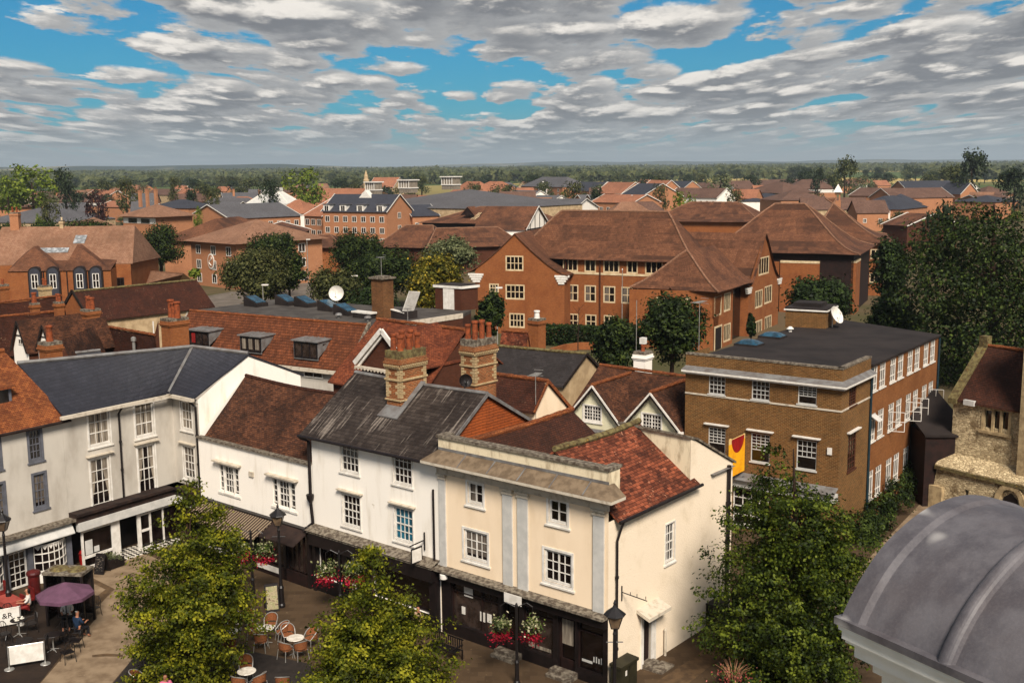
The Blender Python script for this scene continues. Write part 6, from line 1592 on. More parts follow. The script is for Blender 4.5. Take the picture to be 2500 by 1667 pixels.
mb = MB(); a = AF.uz(98, 605, 6)[0]; mb.prism([P(a, 4.8, 8.95), P(a + 4.2, 4.8, 8.95), P(a + 4.2, 5.6, 9.5), P(a, 5.6, 9.5)], (0, 0, -.1)); build(mb, 'long_rooflight', [M['rooflight']], ar_)
chimney(ar_, AF, AF.uz(22, 560, 9)[0], AF.uz(43, 560, 9)[0], 9.5, 10.5, 10, 14.2, (2, 1), 'brick_far', poth=.8)
chimney(ar_, AF, AF.uz(141, 560, 9)[0], AF.uz(150, 560, 9)[0], 9.8, 10.5, 11.5, 13.0, (1, 1), 'stonewall', potm='frame_buff', poth=.5)
ac = thing('small_pinkish_roof', 'low pinkish tiled roof with a sunlit beige gable, right of the arched dormer building', 'roof', G(380, 680, 0))
mb = MB(); q = [G(312, 655, 5.5), G(446, 667, 5.5), G(436, 688, 3.6), G(312, 700, 3.2)]; mb.prism(q[::-1], (0, 0, -.2)); build(mb, 'roof', [M['tile_midlight']], ac)
mb = MB(); a, b, c = G(446, 666, 5.4), G(434, 686, 3.8), G(470, 684, 3.8); mb.face([b, c, a]); mb.face([Vector((b.x, b.y, 0)), Vector((c.x, c.y, 0)), c, b]); build(mb, 'gable_wall', [M['stonewall']], ac)

# ---- old roofs of the left cluster ------------------------------------------------------------------
ld = gabled('long_mossy_roof', 'long mossy brown tiled roof over a beige wall, dark bargeboards at its left', (178, 712), (480, 683), 8.4, (525, 748), 'stonewall', 'tile_spot', ridge='moss', sag=.12)
F, L, wf, zf, wb, zb_ = ld[1:]
P = F.P; Lg = F.left(.12) if False else Fr(P(.1, wb), F.n)
mb = MB(); mb.beam(P(-.1, wf - .1, zf - .1), P(-.1, 0, 8.5), .1, .3); mb.beam(P(-.1, 0, 8.5), P(-.1, wb + .1, zb_ - .1), .1, .3); build(mb, 'bargeboard', [M['timber']], ld[0])
LG = Fr(P(-.02, abs(wf)), F.n); 
mb = MB(); mb.face([P(-.02, wb * .98, 0), P(-.02, wf * .98, 0), P(-.02, wf * .98, zf), P(-.02, 0, 8.2), P(-.02, wb * .98, zf)]); build(mb, 'gable_face', [M['brick_red']], ld[0])
q = LG.rect(165, 771, 194, 817); simple_window(LG, ld[0], (q[0], q[1], q[2], q[3]), 2, 2, -.02, 'joinery', 'net', .1, .1)
def stack(name, label, px, py, D, wpx, dpx, ztop_py, npots, brickm='brick_red', **kw):
    """free chimney: px,py where its near corner meets the roof, at distance D"""
    p = GD(px, py, D); s = FPX / D
    F = Fr((p.x, p.y), T.d); wu = wpx / s / .77; ww = dpx / s / .64
    th = thing(name, label, 'chimney', (p.x, p.y, 0))
    zt = GD(px, ztop_py, D).z
    chimney(th, F, -wu, 0, 0, ww, 0, zt, npots, brickm=brickm, name='stack', **kw)
    return th, F, zt
stack('three_pot_chimney', 'brick chimney with three orange pots in front of the long mossy roof', 214, 800, 88, 22, 24, 762, (3, 1), poth=1.0, potr=.2)
stack('wide_chimney', 'wide brick chimney with three orange pots beside the mansard roof', 418, 850, 70, 30, 34, 786, (3, 1), poth=1.1, potr=.2)
stack('corner_chimney', 'tall brick chimney with yellowed cap between the orange and the blue slate roofs', 118, 912, 62, 30, 26, 845, (1, 1), poth=.9, potr=.2)
stack('buff_chimney', 'square buff brick chimney with mossy cap standing before the arched dormer building', 105, 745, 108, 14, 16, 702, (2, 1), 'brick_buff', poth=.6)
stack('twin_pot_chimney', 'small brick chimney with two red pots left of the long mossy roof', 140, 765, 98, 12, 12, 742, (2, 1), poth=.8, potr=.16)
stack('single_pot_chimney', 'low brick chimney with one red pot at the far left roofs', 80, 765, 99, 10, 12, 745, (1, 1), poth=.9, potr=.22)
stack('edge_chimney', 'orange brick chimney cut by the left edge of the photo', 4, 745, 108, 14, 14, 700, (1, 1), poth=.5)
g2 = gabled('mossy_hipped_roof', 'mossy reddish roof between the mansard building and the left chimneys', (236, 793), (378, 818), 8.0, (388, 900), 'brick_dark', 'tile_spot', ridge='tile_orange', sag=.1, cat='roof')
mb = MB(); p = G(327, 848, 6.9); mb.tube([p - Vector((0, 0, .8)), p + Vector((0, 0, .5))], .12, 8); mb.lathe(p + Vector((0, 0, .5)), [(.2, 0), (.2, .25), (.05, .32)], 8); o = build(mb, 'flue_pipe', [M['aluminium']], loc=p); tag(o, 'short metal flue pipe with cowl rising from the mossy reddish roof', 'flue pipe')
mb = MB(); p = G(378, 858, 6.6); mb.tube([p, p + Vector((0, 0, 2.3))], .05, 6); aerial_o = build(mb, 'pole', [M['joinery']], loc=p); tag(aerial_o, 'thin pale pole rising beside the wide brick chimney', 'pole')
g3 = gabled('red_dark_roof', 'plain dark red tiled roof with white casement below the long mossy roof', (150, 830), (230, 795), 8.4, (262, 868), 'brick_dark', 'tile_brown', sag=.04, cat='roof')
gabled('low_blue_slate_roof', 'small low blue slate roof tucked behind the larger blue slate roof', (132, 868), (245, 855), 7.2, (238, 884), 'brick_dark', 'slate_blue', ridge='lead', sag=.02, cat='roof')
g4 = gabled('back_left_roof', 'undulating orange-brown roof at the far left below the arched dormer building', (-60, 745), (150, 722), 8.2, (165, 790), 'brick_dark', 'tile_spot', ridge='tile_orange', sag=.15, cat='roof')
g5 = gabled('second_left_roof', 'mottled brown roof just behind the timber gables at the left', (-60, 778), (160, 758), 7.6, (172, 850), 'brick_dark', 'tile_spot', ridge='tile_orange', sag=.15, cat='roof')
# two little timber gables
for i, (ax, ay, x0, x1, yb) in enumerate(((46, 784, 20, 82, 862), (108, 794, 86, 138, 842))):
    z_ = 8.9 - .2 * i; F = Fr(G(ax, ay, z_).xy, T.d); th = thing('timber_gable', ('larger white gable with black bargeboards, nearest the left edge', 'small white timber gable with a tiny window, left of the corner chimney')[i], 'gable', F.P(0, 0, 0), 'white timber gables among the left roofs')
    P = F.P; zb_ = 6.7; hw_ = 1.15
    mb = MB(); mb.face([P(-hw_, 0, 3), P(hw_, 0, 3), P(hw_, 0, zb_), P(0, 0, z_), P(-hw_, 0, zb_)]); build(mb, 'wall', [M['white']], th)
    mb = MB(); roof_plane(mb, P(hw_ + .1, -.2, zb_ - .1), P(hw_ + .1, 5, zb_ - .1), P(0, 5, z_ + .1), P(0, -.2, z_ + .1), sag=.02, nu=5); roof_plane(mb, P(-hw_ - .1, 5, zb_ - .1), P(-hw_ - .1, -.2, zb_ - .1), P(0, -.2, z_ + .1), P(0, 5, z_ + .1), sag=.02, nu=5); r = build(mb, 'roof', [M['tile_brown']], th)
    mb = MB(); mb.beam(P(-hw_ - .1, -.22, zb_ - .15), P(0, -.22, z_), .05, .16); mb.beam(P(0, -.22, z_), P(hw_ + .1, -.22, zb_ - .15), .05, .16); mb.box(F, -.6, .6, -.05, 0, 7.75, 7.83); build(mb, 'bargeboard', [M['timber']], th)
    simple_window(F, th, (-.28, 7.1, .38, 7.55), 2, 1, 0, 'joinery', 'glass', .06, .04)
simple_window(g3[1], g3[0], (1, 4.5, 2.2, 6), 2, 2, g3[3] + .25, 'joinery', 'net')
# ================================================================== ground and terrain
gm, t, b_ = base_mat('far_fields', .95, .1)
g = t.new('ShaderNodeNewGeometry').outputs['Position']
vo = t.new('ShaderNodeTexVoronoi', i_Scale=.0022); t.l.new(g, vo.inputs['Vector'])
sv = t.new('ShaderNodeSeparateColor'); t.l.new(vo.outputs['Color'], sv.inputs[0])
fc = t.ramp(sv.outputs[0], [(0, C('#3d4a25')), (.35, C('#4d5a2c')), (.55, C('#8c7c45')), (.75, C('#a8935a')), (1, C('#39461f'))])
nearc = t.mix(t.mr(t.noise(g, .05, 5, .6), .4, .6), C('#5a4c39'), C('#46432a'))
ln = t.new('ShaderNodeVectorMath', operation='LENGTH'); t.l.new(g, ln.inputs[0])
t.l.new(t.mix(t.mr(ln.outputs['Value'], 500, 1200), nearc, fc), b_.inputs['Base Color'])
mb = MB()
xs = [-14000, -9000, -6000, -4000, -2500, -1500, -800, -300, 0, 300, 800, 1500, 2500, 4000, 6000, 9000, 14000]
ys = [-400, 0, 150, 400, 900, 1200, 1600, 2600, 3867, 6000, 8000, 10000, 13000, 17000, 22000]
def terr(x, y):
    return -.02 + min(max(0, y - 1200) * .006, 16)
mb.grid([[Vector((x, y, terr(x, y))) for x in xs] for y in ys][::1])
for i, f in enumerate(mb.f): pass
structure(mb, 'ground', [gm])
# far hills as closed ridges of their own
hmat, t, b_ = base_mat('wooded_hill', .95, .1)
g = t.new('ShaderNodeNewGeometry').outputs['Position']
mp = t.new('ShaderNodeVectorMath', operation='MULTIPLY'); t.l.new(g, mp.inputs[0]); mp.inputs[1].default_value = (1, .35, 4)
c0 = t.mix(t.mr(t.noise(mp.outputs[0], .0016, 5, .65), .55, .66), C('#1f2b1c'), C('#7d7450'))
c0 = t.mix(t.mr(t.noise(g, .006, 4, .7), .4, .7, 0, .6), c0, C('#182317'))
t.l.new(c0, b_.inputs['Base Color'])
def hill(y0, depth, hfun, x0, x1, step=120, seed=0):
    mb = MB(); rows = []
    n = int((x1 - x0) / step)
    for j, (dy, hf) in enumerate(((0, 0), (.2, .35), (.45, .8), (.6, 1), (.8, .7), (1, 0))):
        r_ = []
        for i in range(n + 1):
            x = x0 + step * i; h = hfun(x) * hf
            h *= 1 + .18 * noise.noise(Vector((x * .002 + seed, j * .7, 0)))
            r_.append(Vector((x, y0 + depth * dy, -.5 + max(h, 0))))
        rows.append(r_)
    mb.grid(rows); return structure(mb, 'hills', [hmat], smooth=True)
hill(9000, 4000, lambda x: 52 + 24 * noise.noise(Vector((x * .0004, 3, 0))) + 12 * noise.noise(Vector((x * .0015, 1, 0))) + max(0, 28 * math.exp(-((x - 700) / 1600) ** 2)) + max(0, 34 * math.exp(-((x - 3800) / 1200) ** 2)), -8000, 8500)
hill(5200, 2200, lambda x: 34 + 16 * noise.noise(Vector((x * .0007, 9, 0))) + 10 * noise.noise(Vector((x * .003, 5, 0))) + (22 if x < -500 else 0) * min(1, (-500 - x) / 800 if x < -500 else 0), -4500, 4800, 60, 4)

# plaza surfaces
pm_, t, b_ = base_mat('stone_paving', .9, .2)
uv = t.new('ShaderNodeTexCoord').outputs['UV']; g = t.new('ShaderNodeNewGeometry').outputs['Position']
br = t.new('ShaderNodeTexBrick', i_Scale=1.0, i_Mortar_Size=.012, i_Mortar_Smooth=.3, i_Bias=0, i_Brick_Width=.6, i_Row_Height=.4); t.l.new(uv, br.inputs['Vector'])
br.inputs['Color1'].default_value = C('#4c3c2b'); br.inputs['Color2'].default_value = C('#3c2e1f'); br.inputs['Mortar'].default_value = C('#3e3122')
c0 = t.mix(t.mr(t.noise(g, .8, 6, .7), .4, .7, 0, .6), br.outputs['Color'], C('#4a3a28'))
c0 = t.mix(t.mr(t.noise(g, 3, 4, .7), .62, .72, 0, .5), c0, C('#7d6a4e'))
t.l.new(c0, b_.inputs['Base Color']); bump(t, b_, t.math('SUBTRACT', 1.0, br.outputs['Fac']), .3, .01)
M['paving'] = pm_
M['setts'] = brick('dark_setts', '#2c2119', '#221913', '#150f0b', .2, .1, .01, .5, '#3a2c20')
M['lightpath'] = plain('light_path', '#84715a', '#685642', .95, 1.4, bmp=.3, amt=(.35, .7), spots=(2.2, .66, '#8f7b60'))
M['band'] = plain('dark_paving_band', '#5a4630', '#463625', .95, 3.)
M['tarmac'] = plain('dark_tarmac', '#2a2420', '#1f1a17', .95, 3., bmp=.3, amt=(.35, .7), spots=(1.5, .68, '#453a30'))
mb = MB(); q = [(-60, 20), (60, 20), (60, 75), (-60, 75)]
mb.face([Vector((a, b, .0)) for a, b in q]); structure(mb, 'plaza', [M['paving']])
def patch(pts, z, m, name):
    mb = MB(); q = [G(a, b, z) for a, b in pts]
    mb.face(q if True else q[::-1]);
    o = structure(mb, name, [M[m]]); return o
# light path sweeping down from the corner building, and the darker areas beside it
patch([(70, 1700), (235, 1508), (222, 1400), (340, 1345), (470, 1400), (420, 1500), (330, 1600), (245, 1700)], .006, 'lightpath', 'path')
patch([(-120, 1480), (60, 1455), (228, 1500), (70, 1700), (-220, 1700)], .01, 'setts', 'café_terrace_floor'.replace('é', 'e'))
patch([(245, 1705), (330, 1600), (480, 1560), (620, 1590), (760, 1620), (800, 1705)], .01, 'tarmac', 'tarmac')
patch([(222, 1408), (280, 1437), (240, 1478), (226, 1462), (258, 1438), (222, 1420)], .014, 'band', 'paving_band')
patch([(225, 1598), (262, 1594), (300, 1597), (300, 1602), (258, 1601), (225, 1603)], .014, 'band', 'paving_band')
patch([(1560, 1690), (1700, 1600), (1790, 1520), (1830, 1540), (1740, 1620), (1640, 1700)], .006, 'band', 'pavement')
# side lane between office and church, and roads farther out
patch([(2150, 1330), (2284, 1190), (2320, 1200), (2200, 1420), (2080, 1560), (2000, 1500)], .008, 'lightpath', 'path')
def road(pts, w_, name='road', m='tarmac', z=.008):
    mb = MB(); P_ = [G(a, b, 0) for a, b in pts]; L_, R_ = [], []
    for i, p in enumerate(P_):
        d = (P_[min(i + 1, len(P_) - 1)] - P_[max(i - 1, 0)]).normalized(); n = Vector((-d.y, d.x, 0)) * w_ / 2
        L_.append(p + n + Vector((0, 0, z))); R_.append(p - n + Vector((0, 0, z)))
    mb.grid([R_, L_]); return structure(mb, name, [M[m]])
M['road'] = plain('road_surface', '#6b6258', '#574f46', .95, .5)
road([(690, 760), (740, 690), (770, 655), (790, 630)], 12, 'road', 'road', .03)
road([(470, 760), (560, 725), (620, 715)], 9, 'road', 'road', .034)
road([(1180, 900), (1300, 880), (1420, 870)], 9, 'road', 'lightpath', .03)

# ================================================================== far houses
FH = [
 # label, FL, FR, ze, W, rise, kind, wall, roof, kwargs
 ('brown roofed house cut by the left edge, above the dark trees', (-10, 507), (84, 505), 6, 18, 478, 'hip', 'brick_far', 'tile_farbrown', dict(over=1.2)),
 ('small sunlit brown gable below the brown roofed house at the left edge', (-20, 548), (38, 545), 4.5, 14, 512, 'hip', 'brick_far', 'tile_midlight', dict()),
 ('long brown roofed terrace with white upper windows, behind the dark purple tree', (62, 492), (212, 493), 5.5, 10, 476, 'gable', 'brick_far', 'tile_farbrown', dict(rows=((3.2, 12), (.8, 12)), n=12, chim=((.05, .5, 1), (.4, .5, 1), (.75, .5, 1)), white_band=(2.9, 4.8), wsz=(1.6, 1.3))),
 ('wide pale grey hipped roof with brown front slope, left of the square clock tower', (97, 545), (285, 533), 5, 26, 507, 'hip', 'stonewall', 'slate_far', dict(over=.3)),
 ('orange brick house with blue glazed hipped roof behind the clock tower', (352, 508), (460, 509), 8, 16, 487, 'hip', 'brick_far', 'slate_fardark', dict(rows=((5, 6), (2, 6)), chim=((.05, .3, 3.5), (-.15, .3, 3.5), (-.4, .4, 3)))),
 ('red brown roofs just behind the two orange chimneys left of centre', (235, 505), (335, 507), 6, 14, 491, 'gable', 'brick_far', 'tile_far', dict(side='right')),
 ('small red roofed house peeping between trees left of the purple tree', (205, 478), (262, 480), 6, 12, 465, 'gable', 'brick_far', 'tile_far', dict(rows=((3, 3),))),
 ('row of small orange roofs among trees, upper left', (420, 480), (500, 482), 6, 12, 462, 'gable', 'stonewall', 'tile_far', dict(rows=((3, 4),))),
 ('grey slate roof with orange gable, left part of the middle row', (545, 491), (660, 489), 6, 20, 470, 'gable', 'brick_far', 'slate_far', dict(chim=((.25, .3, 1.5), (.8, .3, 1)))),
 ('low grey slate roof left of the small brick gable', (485, 517), (560, 517), 5.5, 22, 493, 'gable', 'stonewall', 'slate_far', dict(rows=((3.2, 6),))),
 ('long grey slate roof over orange brick wall, left of the glazed pyramid', (560, 535), (738, 527), 7, 22, 497, 'gable', 'brick_far', 'slate_far', dict(rows=((4.4, 8), (1.6, 8)), wsz=(1.5, 1.5))),
 ('orange roofed corner block joining the grey roof to the dormered block', (738, 527), (785, 529), 7.5, 20, 485, 'gable', 'brick_far', 'tile_far', dict(rows=((5, 3), (2, 3)), wsz=(2, 1.7))),
 ('small brick gable with white verge in the grey roof', (535, 526), (574, 526), 5.2, 10, 505, 'front', 'brick_far', 'slate_far', dict()),
 ('orange tiled roofs behind the glazed pyramid', (700, 492), (860, 494), 7, 20, 460, 'gable', 'brick_far', 'tile_far', dict(rows=((4.5, 6),))),
 ('orange tiled house with cream bay behind the dormered block', (760, 487), (830, 489), 7, 12, 462, 'front', 'stonewall', 'tile_far', dict(rows=((4, 2),))),
 ('big flat-sloped grey roof carrying three white lantern boxes', (860, 505), (1195, 511), 9.5, 46, 462, 'hip', 'stonewall', 'slate_far', dict(over=.3, hip=26)),
 ('grey roof with an oval window joined to the dormered block', (1005, 529), (1075, 527), 7.5, 14, 500, 'gable', 'brick_far', 'slate_fardark', dict(rows=((4.5, 3),))),
 ('brown hipped roofs right of the grey lantern roof', (1090, 474), (1160, 476), 7, 16, 443, 'hip', 'brick_far', 'tile_far', dict()),
 ('orange hipped roof house with small white gables in front of the far woods', (1140, 470), (1228, 471), 7, 18, 443, 'hip', 'brick_far', 'tile_far', dict(rows=((4, 3),))),
 ('small orange hipped roof nearest the grey lantern roof', (1150, 475), (1205, 477), 5, 12, 457, 'hip', 'brick_far', 'tile_far', dict()),
 ('red brick block with white gabled bay and grey roof, centre of the far town', (1270, 455), (1373, 457), 9.2, 20, 432, 'hip', 'brick_far', 'slate_far', dict(rows=((6.3, 5), (3.4, 5)), wsz=(2, 1.8), cat='apartment block')),
 ('small grey gabled house attached left of the red brick block with the white bay', (1226, 463), (1276, 462), 7, 12, 445, 'hip', 'brick_far', 'slate_far', dict(rows=((4, 2),))),
 ('white gabled house with pale grey roof below the red brick block', (1225, 484), (1290, 486), 6, 14, 465, 'gable', 'white', 'slate_far', dict()),
 ('grey roofed house with cream gable right of the white gabled house', (1290, 490), (1350, 491), 6, 12, 477, 'gable', 'white', 'slate_far', dict()),
 ('long pale grey low roof crossing the middle of the town', (1075, 512), (1270, 513), 7, 30, 492, 'gable', 'brick_far', 'slate_far', dict()),
 ('pale grey roof with white gable end, before the bright orange gables', (1270, 512), (1400, 513), 7, 24, 485, 'gable', 'white', 'slate_far', dict()),
 ('left of the two bright orange narrow gables in the middle distance', (1398, 491), (1422, 492), 8, 14, 475, 'front', 'brick_far', 'slate_far', dict(rows=((4.5, 1), (1.5, 2)), wsz=(1.3, 1.6))),
 ('right of the two bright orange narrow gables in the middle distance', (1423, 491), (1446, 492), 8, 14, 475, 'front', 'brick_far', 'slate_far', dict(rows=((4.5, 1), (1.5, 2)), wsz=(1.3, 1.6))),
 ('orange roofed terrace with small dormers and white windows, right of the orange gables', (1440, 494), (1545, 496), 8, 16, 475, 'gable', 'brick_far', 'tile_far', dict(rows=((5, 6), (2, 6)), wsz=(1.4, 1.4))),
 ('bright orange front gable at the right end of the orange terrace', (1512, 497), (1574, 498), 7.5, 12, 476, 'front', 'brick_far', 'tile_far', dict(rows=((4.2, 3),), wsz=(1.4, 1.6))),
 ('dark slate roof with red brick gable turned to the right, beside the round tree', (1505, 482), (1562, 484), 9, 20, 448, 'gable', 'brick_far', 'slate_fardark', dict()),
 ('red roof directly left of the dark slate roof with the brick gable', (1450, 472), (1516, 474), 8, 16, 445, 'gable', 'brick_far', 'tile_far', dict()),
 ('red roofed house with white verge, right of the dark slate roof', (1550, 474), (1600, 476), 8, 16, 440, 'gable', 'brick_far', 'tile_far', dict()),
 ('grey roofed house behind the round tree in the middle distance', (1395, 466), (1460, 467), 7, 14, 444, 'gable', 'brick_far', 'slate_fardark', dict()),
 ('brown roofed row with three white gabled bays beyond the bright green tree', (1628, 482), (1750, 484), 7, 14, 459, 'gable', 'white', 'tile_farbrown', dict(rows=((4, 8),), wsz=(1.3, 1.8))),
 ('small slate house with brick gable at the right of the far row', (1618, 460), (1668, 461), 7, 14, 442, 'gable', 'brick_far', 'slate_fardark', dict()),
 ('pale cream house with brown roof between small trees, right of centre', (1672, 457), (1735, 458), 6.5, 14, 446, 'hip', 'stonewall', 'tile_farbrown', dict()),
 ('white walled house with brown roof and front gable, right of centre', (1750, 462), (1795, 464), 7, 14, 441, 'front', 'white', 'tile_farbrown', dict(rows=((4, 3), (1.5, 3)))),
 ('brown roofed house with yellow brick gable behind the white walled one', (1735, 450), (1775, 451), 7, 14, 442, 'gable', 'stonewall', 'tile_farbrown', dict()),
 ('large brown hipped roof left of the one with the white band', (1812, 470), (1910, 472), 7.5, 22, 444, 'hip', 'stonewall', 'tile_farbrown', dict(over=.8)),
 ('brown hipped roofs over a white band and red brick wall', (1925, 462), (2045, 461), 7, 20, 438, 'hip', 'brick_far', 'tile_farbrown', dict(white_band=(4.8, 6.6), rows=((5, 8),), over=.5)),
 ('dusky brown ridge roof behind the two big brown hipped roofs', (1850, 452), (2020, 448), 8, 16, 438, 'gable', 'stonewall', 'tile_farbrown', dict()),
 ('shiny blue-grey metal hipped roof in front of the brown hipped roofs', (1822, 482), (1900, 483), 5.5, 18, 468, 'hip', 'white', 'slate_fardark', dict(rows=((3.6, 8),))),
 ('low blue-grey lean roof below the shiny metal roof', (1800, 492), (1880, 492), 5, 12, 484, 'hip', 'white', 'slate_fardark', dict()),
 ('brown stepped roofs left of the white topped brick turret', (1905, 490), (2030, 488), 6.5, 20, 464, 'hip', 'brick_far', 'tile_farbrown', dict()),
 ('small brown gabled roof pair at the foot of the brick turret', (1985, 492), (2035, 492), 6, 12, 479, 'hip', 'brick_far', 'tile_farbrown', dict()),
 ('long brown roof with pale parapet walls across it, right of the turret', (2070, 478), (2200, 480), 7, 18, 459, 'gable', 'brick_far', 'tile_farbrown', dict()),
 ('blue slate hipped roof with pale hips, right of the brick turret', (2090, 512), (2165, 513), 6, 20, 483, 'hip', 'white', 'slate_fardark', dict(rows=((4, 5),))),
 ('blue slate hipped roof over a white windowed wall, beside the large dark tree', (2140, 500), (2208, 501), 6, 18, 473, 'hip', 'white', 'slate_fardark', dict(rows=((4.2, 6),), wsz=(1.3, 1.2))),
 ('steep slate roof behind the top of the large dark tree', (2200, 512), (2268, 505), 6, 18, 478, 'hip', 'brick_far', 'slate_fardark', dict()),
 ('brown roof with pale cross walls in the right part of the far town', (2180, 485), (2330, 482), 7, 16, 459, 'gable', 'brick_far', 'tile_farbrown', dict()),
 ('wide blue slate roof with brick gables, highest at the town edge right', (2215, 466), (2385, 464), 8, 20, 441, 'gable', 'brick_far', 'slate_fardark', dict()),
 ('red brick gable turned to the viewer beside the wide blue slate roof', (2345, 475), (2392, 474), 7.5, 14, 447, 'front', 'brick_far', 'slate_fardark', dict(rows=((4, 2),))),
 ('slate roof in front of the wide blue slate roof, above the large dark tree', (2325, 492), (2432, 494), 6.5, 18, 477, 'hip', 'brick_far', 'slate_fardark', dict()),
 ('lone dark brown hipped roof at the far right before the trees', (2398, 475), (2478, 474), 7, 16, 454, 'hip', 'brick_far', 'tile_farbrown', dict(rows=((4.5, 5),))),
 ('dark brown roof edge at the far right below the lone hipped roof', (2400, 492), (2482, 490), 6.5, 14, 476, 'gable', 'brick_far', 'tile_farbrown', dict()),
 ('tiled roof beside the far hipped hall, behind the large dark tree', (2150, 548), (2215, 552), 6, 16, 521, 'gable', 'brick_dark', 'tile_mid', dict()),
 ('orange roofed church hall with a pale bell turret, in the far trees', (897, 459), (960, 459), 7, 18, 433, 'gable', 'stonewall', 'tile_far', dict()),
 ('far orange roofs among trees above the lantern boxes', (990, 432), (1060, 432), 8, 16, 424, 'gable', 'brick_far', 'tile_far', dict()),
]
HOUSES = []
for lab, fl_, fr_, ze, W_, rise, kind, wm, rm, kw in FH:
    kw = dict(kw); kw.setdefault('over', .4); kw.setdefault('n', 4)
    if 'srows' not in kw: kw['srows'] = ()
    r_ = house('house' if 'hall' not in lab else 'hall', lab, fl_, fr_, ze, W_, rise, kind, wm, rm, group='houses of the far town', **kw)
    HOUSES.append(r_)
for i in range(64):
    D = 330 + 620 * rnd.random() ** 1.1; px = rnd.uniform(60, 2430); ze = rnd.uniform(4.8, 6); wd = rnd.uniform(8, 24); s_ = FPX / D
    py = 833.5 + FPX * math.tan(math.atan((CAMH - ze) / D) - PITCH) - .009 * (px - 1250); dx = wd * s_ / 2; dy = rnd.uniform(-.9, .9)
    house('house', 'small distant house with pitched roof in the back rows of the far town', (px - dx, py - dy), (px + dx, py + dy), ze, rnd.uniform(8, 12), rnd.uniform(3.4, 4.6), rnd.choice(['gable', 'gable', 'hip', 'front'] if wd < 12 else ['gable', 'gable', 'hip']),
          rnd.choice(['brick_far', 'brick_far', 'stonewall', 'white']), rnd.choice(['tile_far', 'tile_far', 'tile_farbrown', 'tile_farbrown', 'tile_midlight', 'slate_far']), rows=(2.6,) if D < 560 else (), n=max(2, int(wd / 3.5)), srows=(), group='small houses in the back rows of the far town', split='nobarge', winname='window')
# special pieces of the far town
def find(lab): return [h for h, q in zip(HOUSES, FH) if q[0].startswith(lab)][0]
th, F, L, P = house('dormered_block', 'brick block with dark slate roof, four white dormers and a brick gable', (783, 517), (944, 519), 9, 13, 474, 'gable', 'brick_far', 'slate_fardark', rows=((6.3, 7), (3.4, 7), (.6, 7)), srows=(7.2, 3.8), sn=1, wsz=(1.5, 1.6), cat='apartment block')
for px in (795, 835, 877, 926):
    u = F.uz(px, 512)[0]
    mb = MB(); mb.box(F, u - 1.1, u + 1.1, .4, 3.2, 8.9, 10.9); d = build(mb, 'dormer', [M['joinery']], th); mb = MB(); mb.box(F, u - 1.4, u + 1.4, .2, 3.4, 10.9, 11.1); build(mb, 'dormer_roof', [M['slate_far']], d); simple_window(F, d, (u - .7, 9.1, u + .7, 10.7), 2, 1, .4, 'joinery', 'glass', .1, .1)
mb = MB(); u = L * .52; mb.prism([P(u - 2.0, 5, 12.6), P(u + 2.0, 5, 12.6), P(u, 5, 14.6)], P(0, 2, 0) - P(0, 0, 0)); build(mb, 'white_vent', [M['joinery']], th)
big = find('big flat-sloped')
for (px, py, wpx), lb in zip(((903, 463, 28), (986, 458, 32), (1091, 450, 32)), ('leftmost', 'middle', 'rightmost')):
    D = big[1].P(big[2] / 2, 20).y * (1.0 if px > 0 else 1); D = 330
    p = GD(px, py, D); s = FPX / D; w2 = wpx / s / 2; F = Fr((p.x, p.y), big[1].d)
    th = thing('roof_lantern', lb + ' of three white louvred lantern boxes on the big grey roof', 'roof lantern', p, 'white lantern boxes on the big grey roof')
    mb = MB(); mb.box(F, -w2, w2, 0, 2 * w2, p.z - 1.6, p.z + 2.0); build(mb, 'louvres', [M['net']], th)
    mb = MB()
    for k in range(5): mb.box(F, -w2 + k * w2 / 2 - .12, -w2 + k * w2 / 2 + .12, -.1, 0, p.z, p.z + 2.0)
    build(mb, 'posts', [M['joinery']], th); mb = MB(); mb.box(F, -w2 * 1.2, w2 * 1.2, -.5, 2 * w2 + .5, p.z + 2.0, p.z + 2.3); mb.box(F, -w2 * 1.1, w2 * 1.1, -.2, 2 * w2 + .2, p.z - .3, p.z); build(mb, 'lantern_roof', [M['joinery']], th)
blk = find('red brick block with white')
F, L, P = blk[1:]; u0, u1 = F.uz(1315, 450)[0], F.uz(1335, 450)[0]
mb = MB(); mb.prism([P(u0, -.3, 0), P(u1, -.3, 0), P(u1, -.3, 9.8), P((u0 + u1) / 2, -.3, 12.2), P(u0, -.3, 9.8)], P(0, 1, 0) - P(0, 0, 0)); build(mb, 'white_bay', [M['joinery']], blk[0]); simple_window(F, blk[0], (u0 + 1, 6.3, u1 - 1, 8.3), 3, 1, -.3, 'joinery', 'glass')
gp = thing('glazed_pyramid', 'pale blue-grey glazed pyramid roof with flat top among the grey slate roofs', 'roof', GD(702, 490, 260))
F = Fr.two(G(668, 499, 8), G(738, 496, 8)); L = F.L; P = F.P
mb = MB(); zt_ = 12.6; a = [P(0, 0, 8), P(L, 0, 8), P(L, L, 8), P(0, L, 8)]; k = L * .36; b = [P(k, k, zt_), P(L - k, k, zt_), P(L - k, L - k, zt_), P(k, L - k, zt_)]
for i in range(4): j = (i + 1) % 4; mb.face([a[i], a[j], b[j], b[i]])
mb.face(b); mb.prism([x for x in a], (0, 0, -4)); build(mb, 'glazing', [M['pale_blue']], gp)
mb = MB()
for i in range(4): mb.beam(a[i], b[i], .5, .3)
mb.beam(P(L / 2, 0, 8.1), P(L / 2, k, zt_ + .1), .4, .3); build(mb, 'hip_cover', [M['joinery']], gp); mb = MB(); mb.box(F, k - .4, L - k + .4, k - .4, L - k + .4, zt_, zt_ + 1.2); build(mb, 'top', [M['pale_blue']], gp)
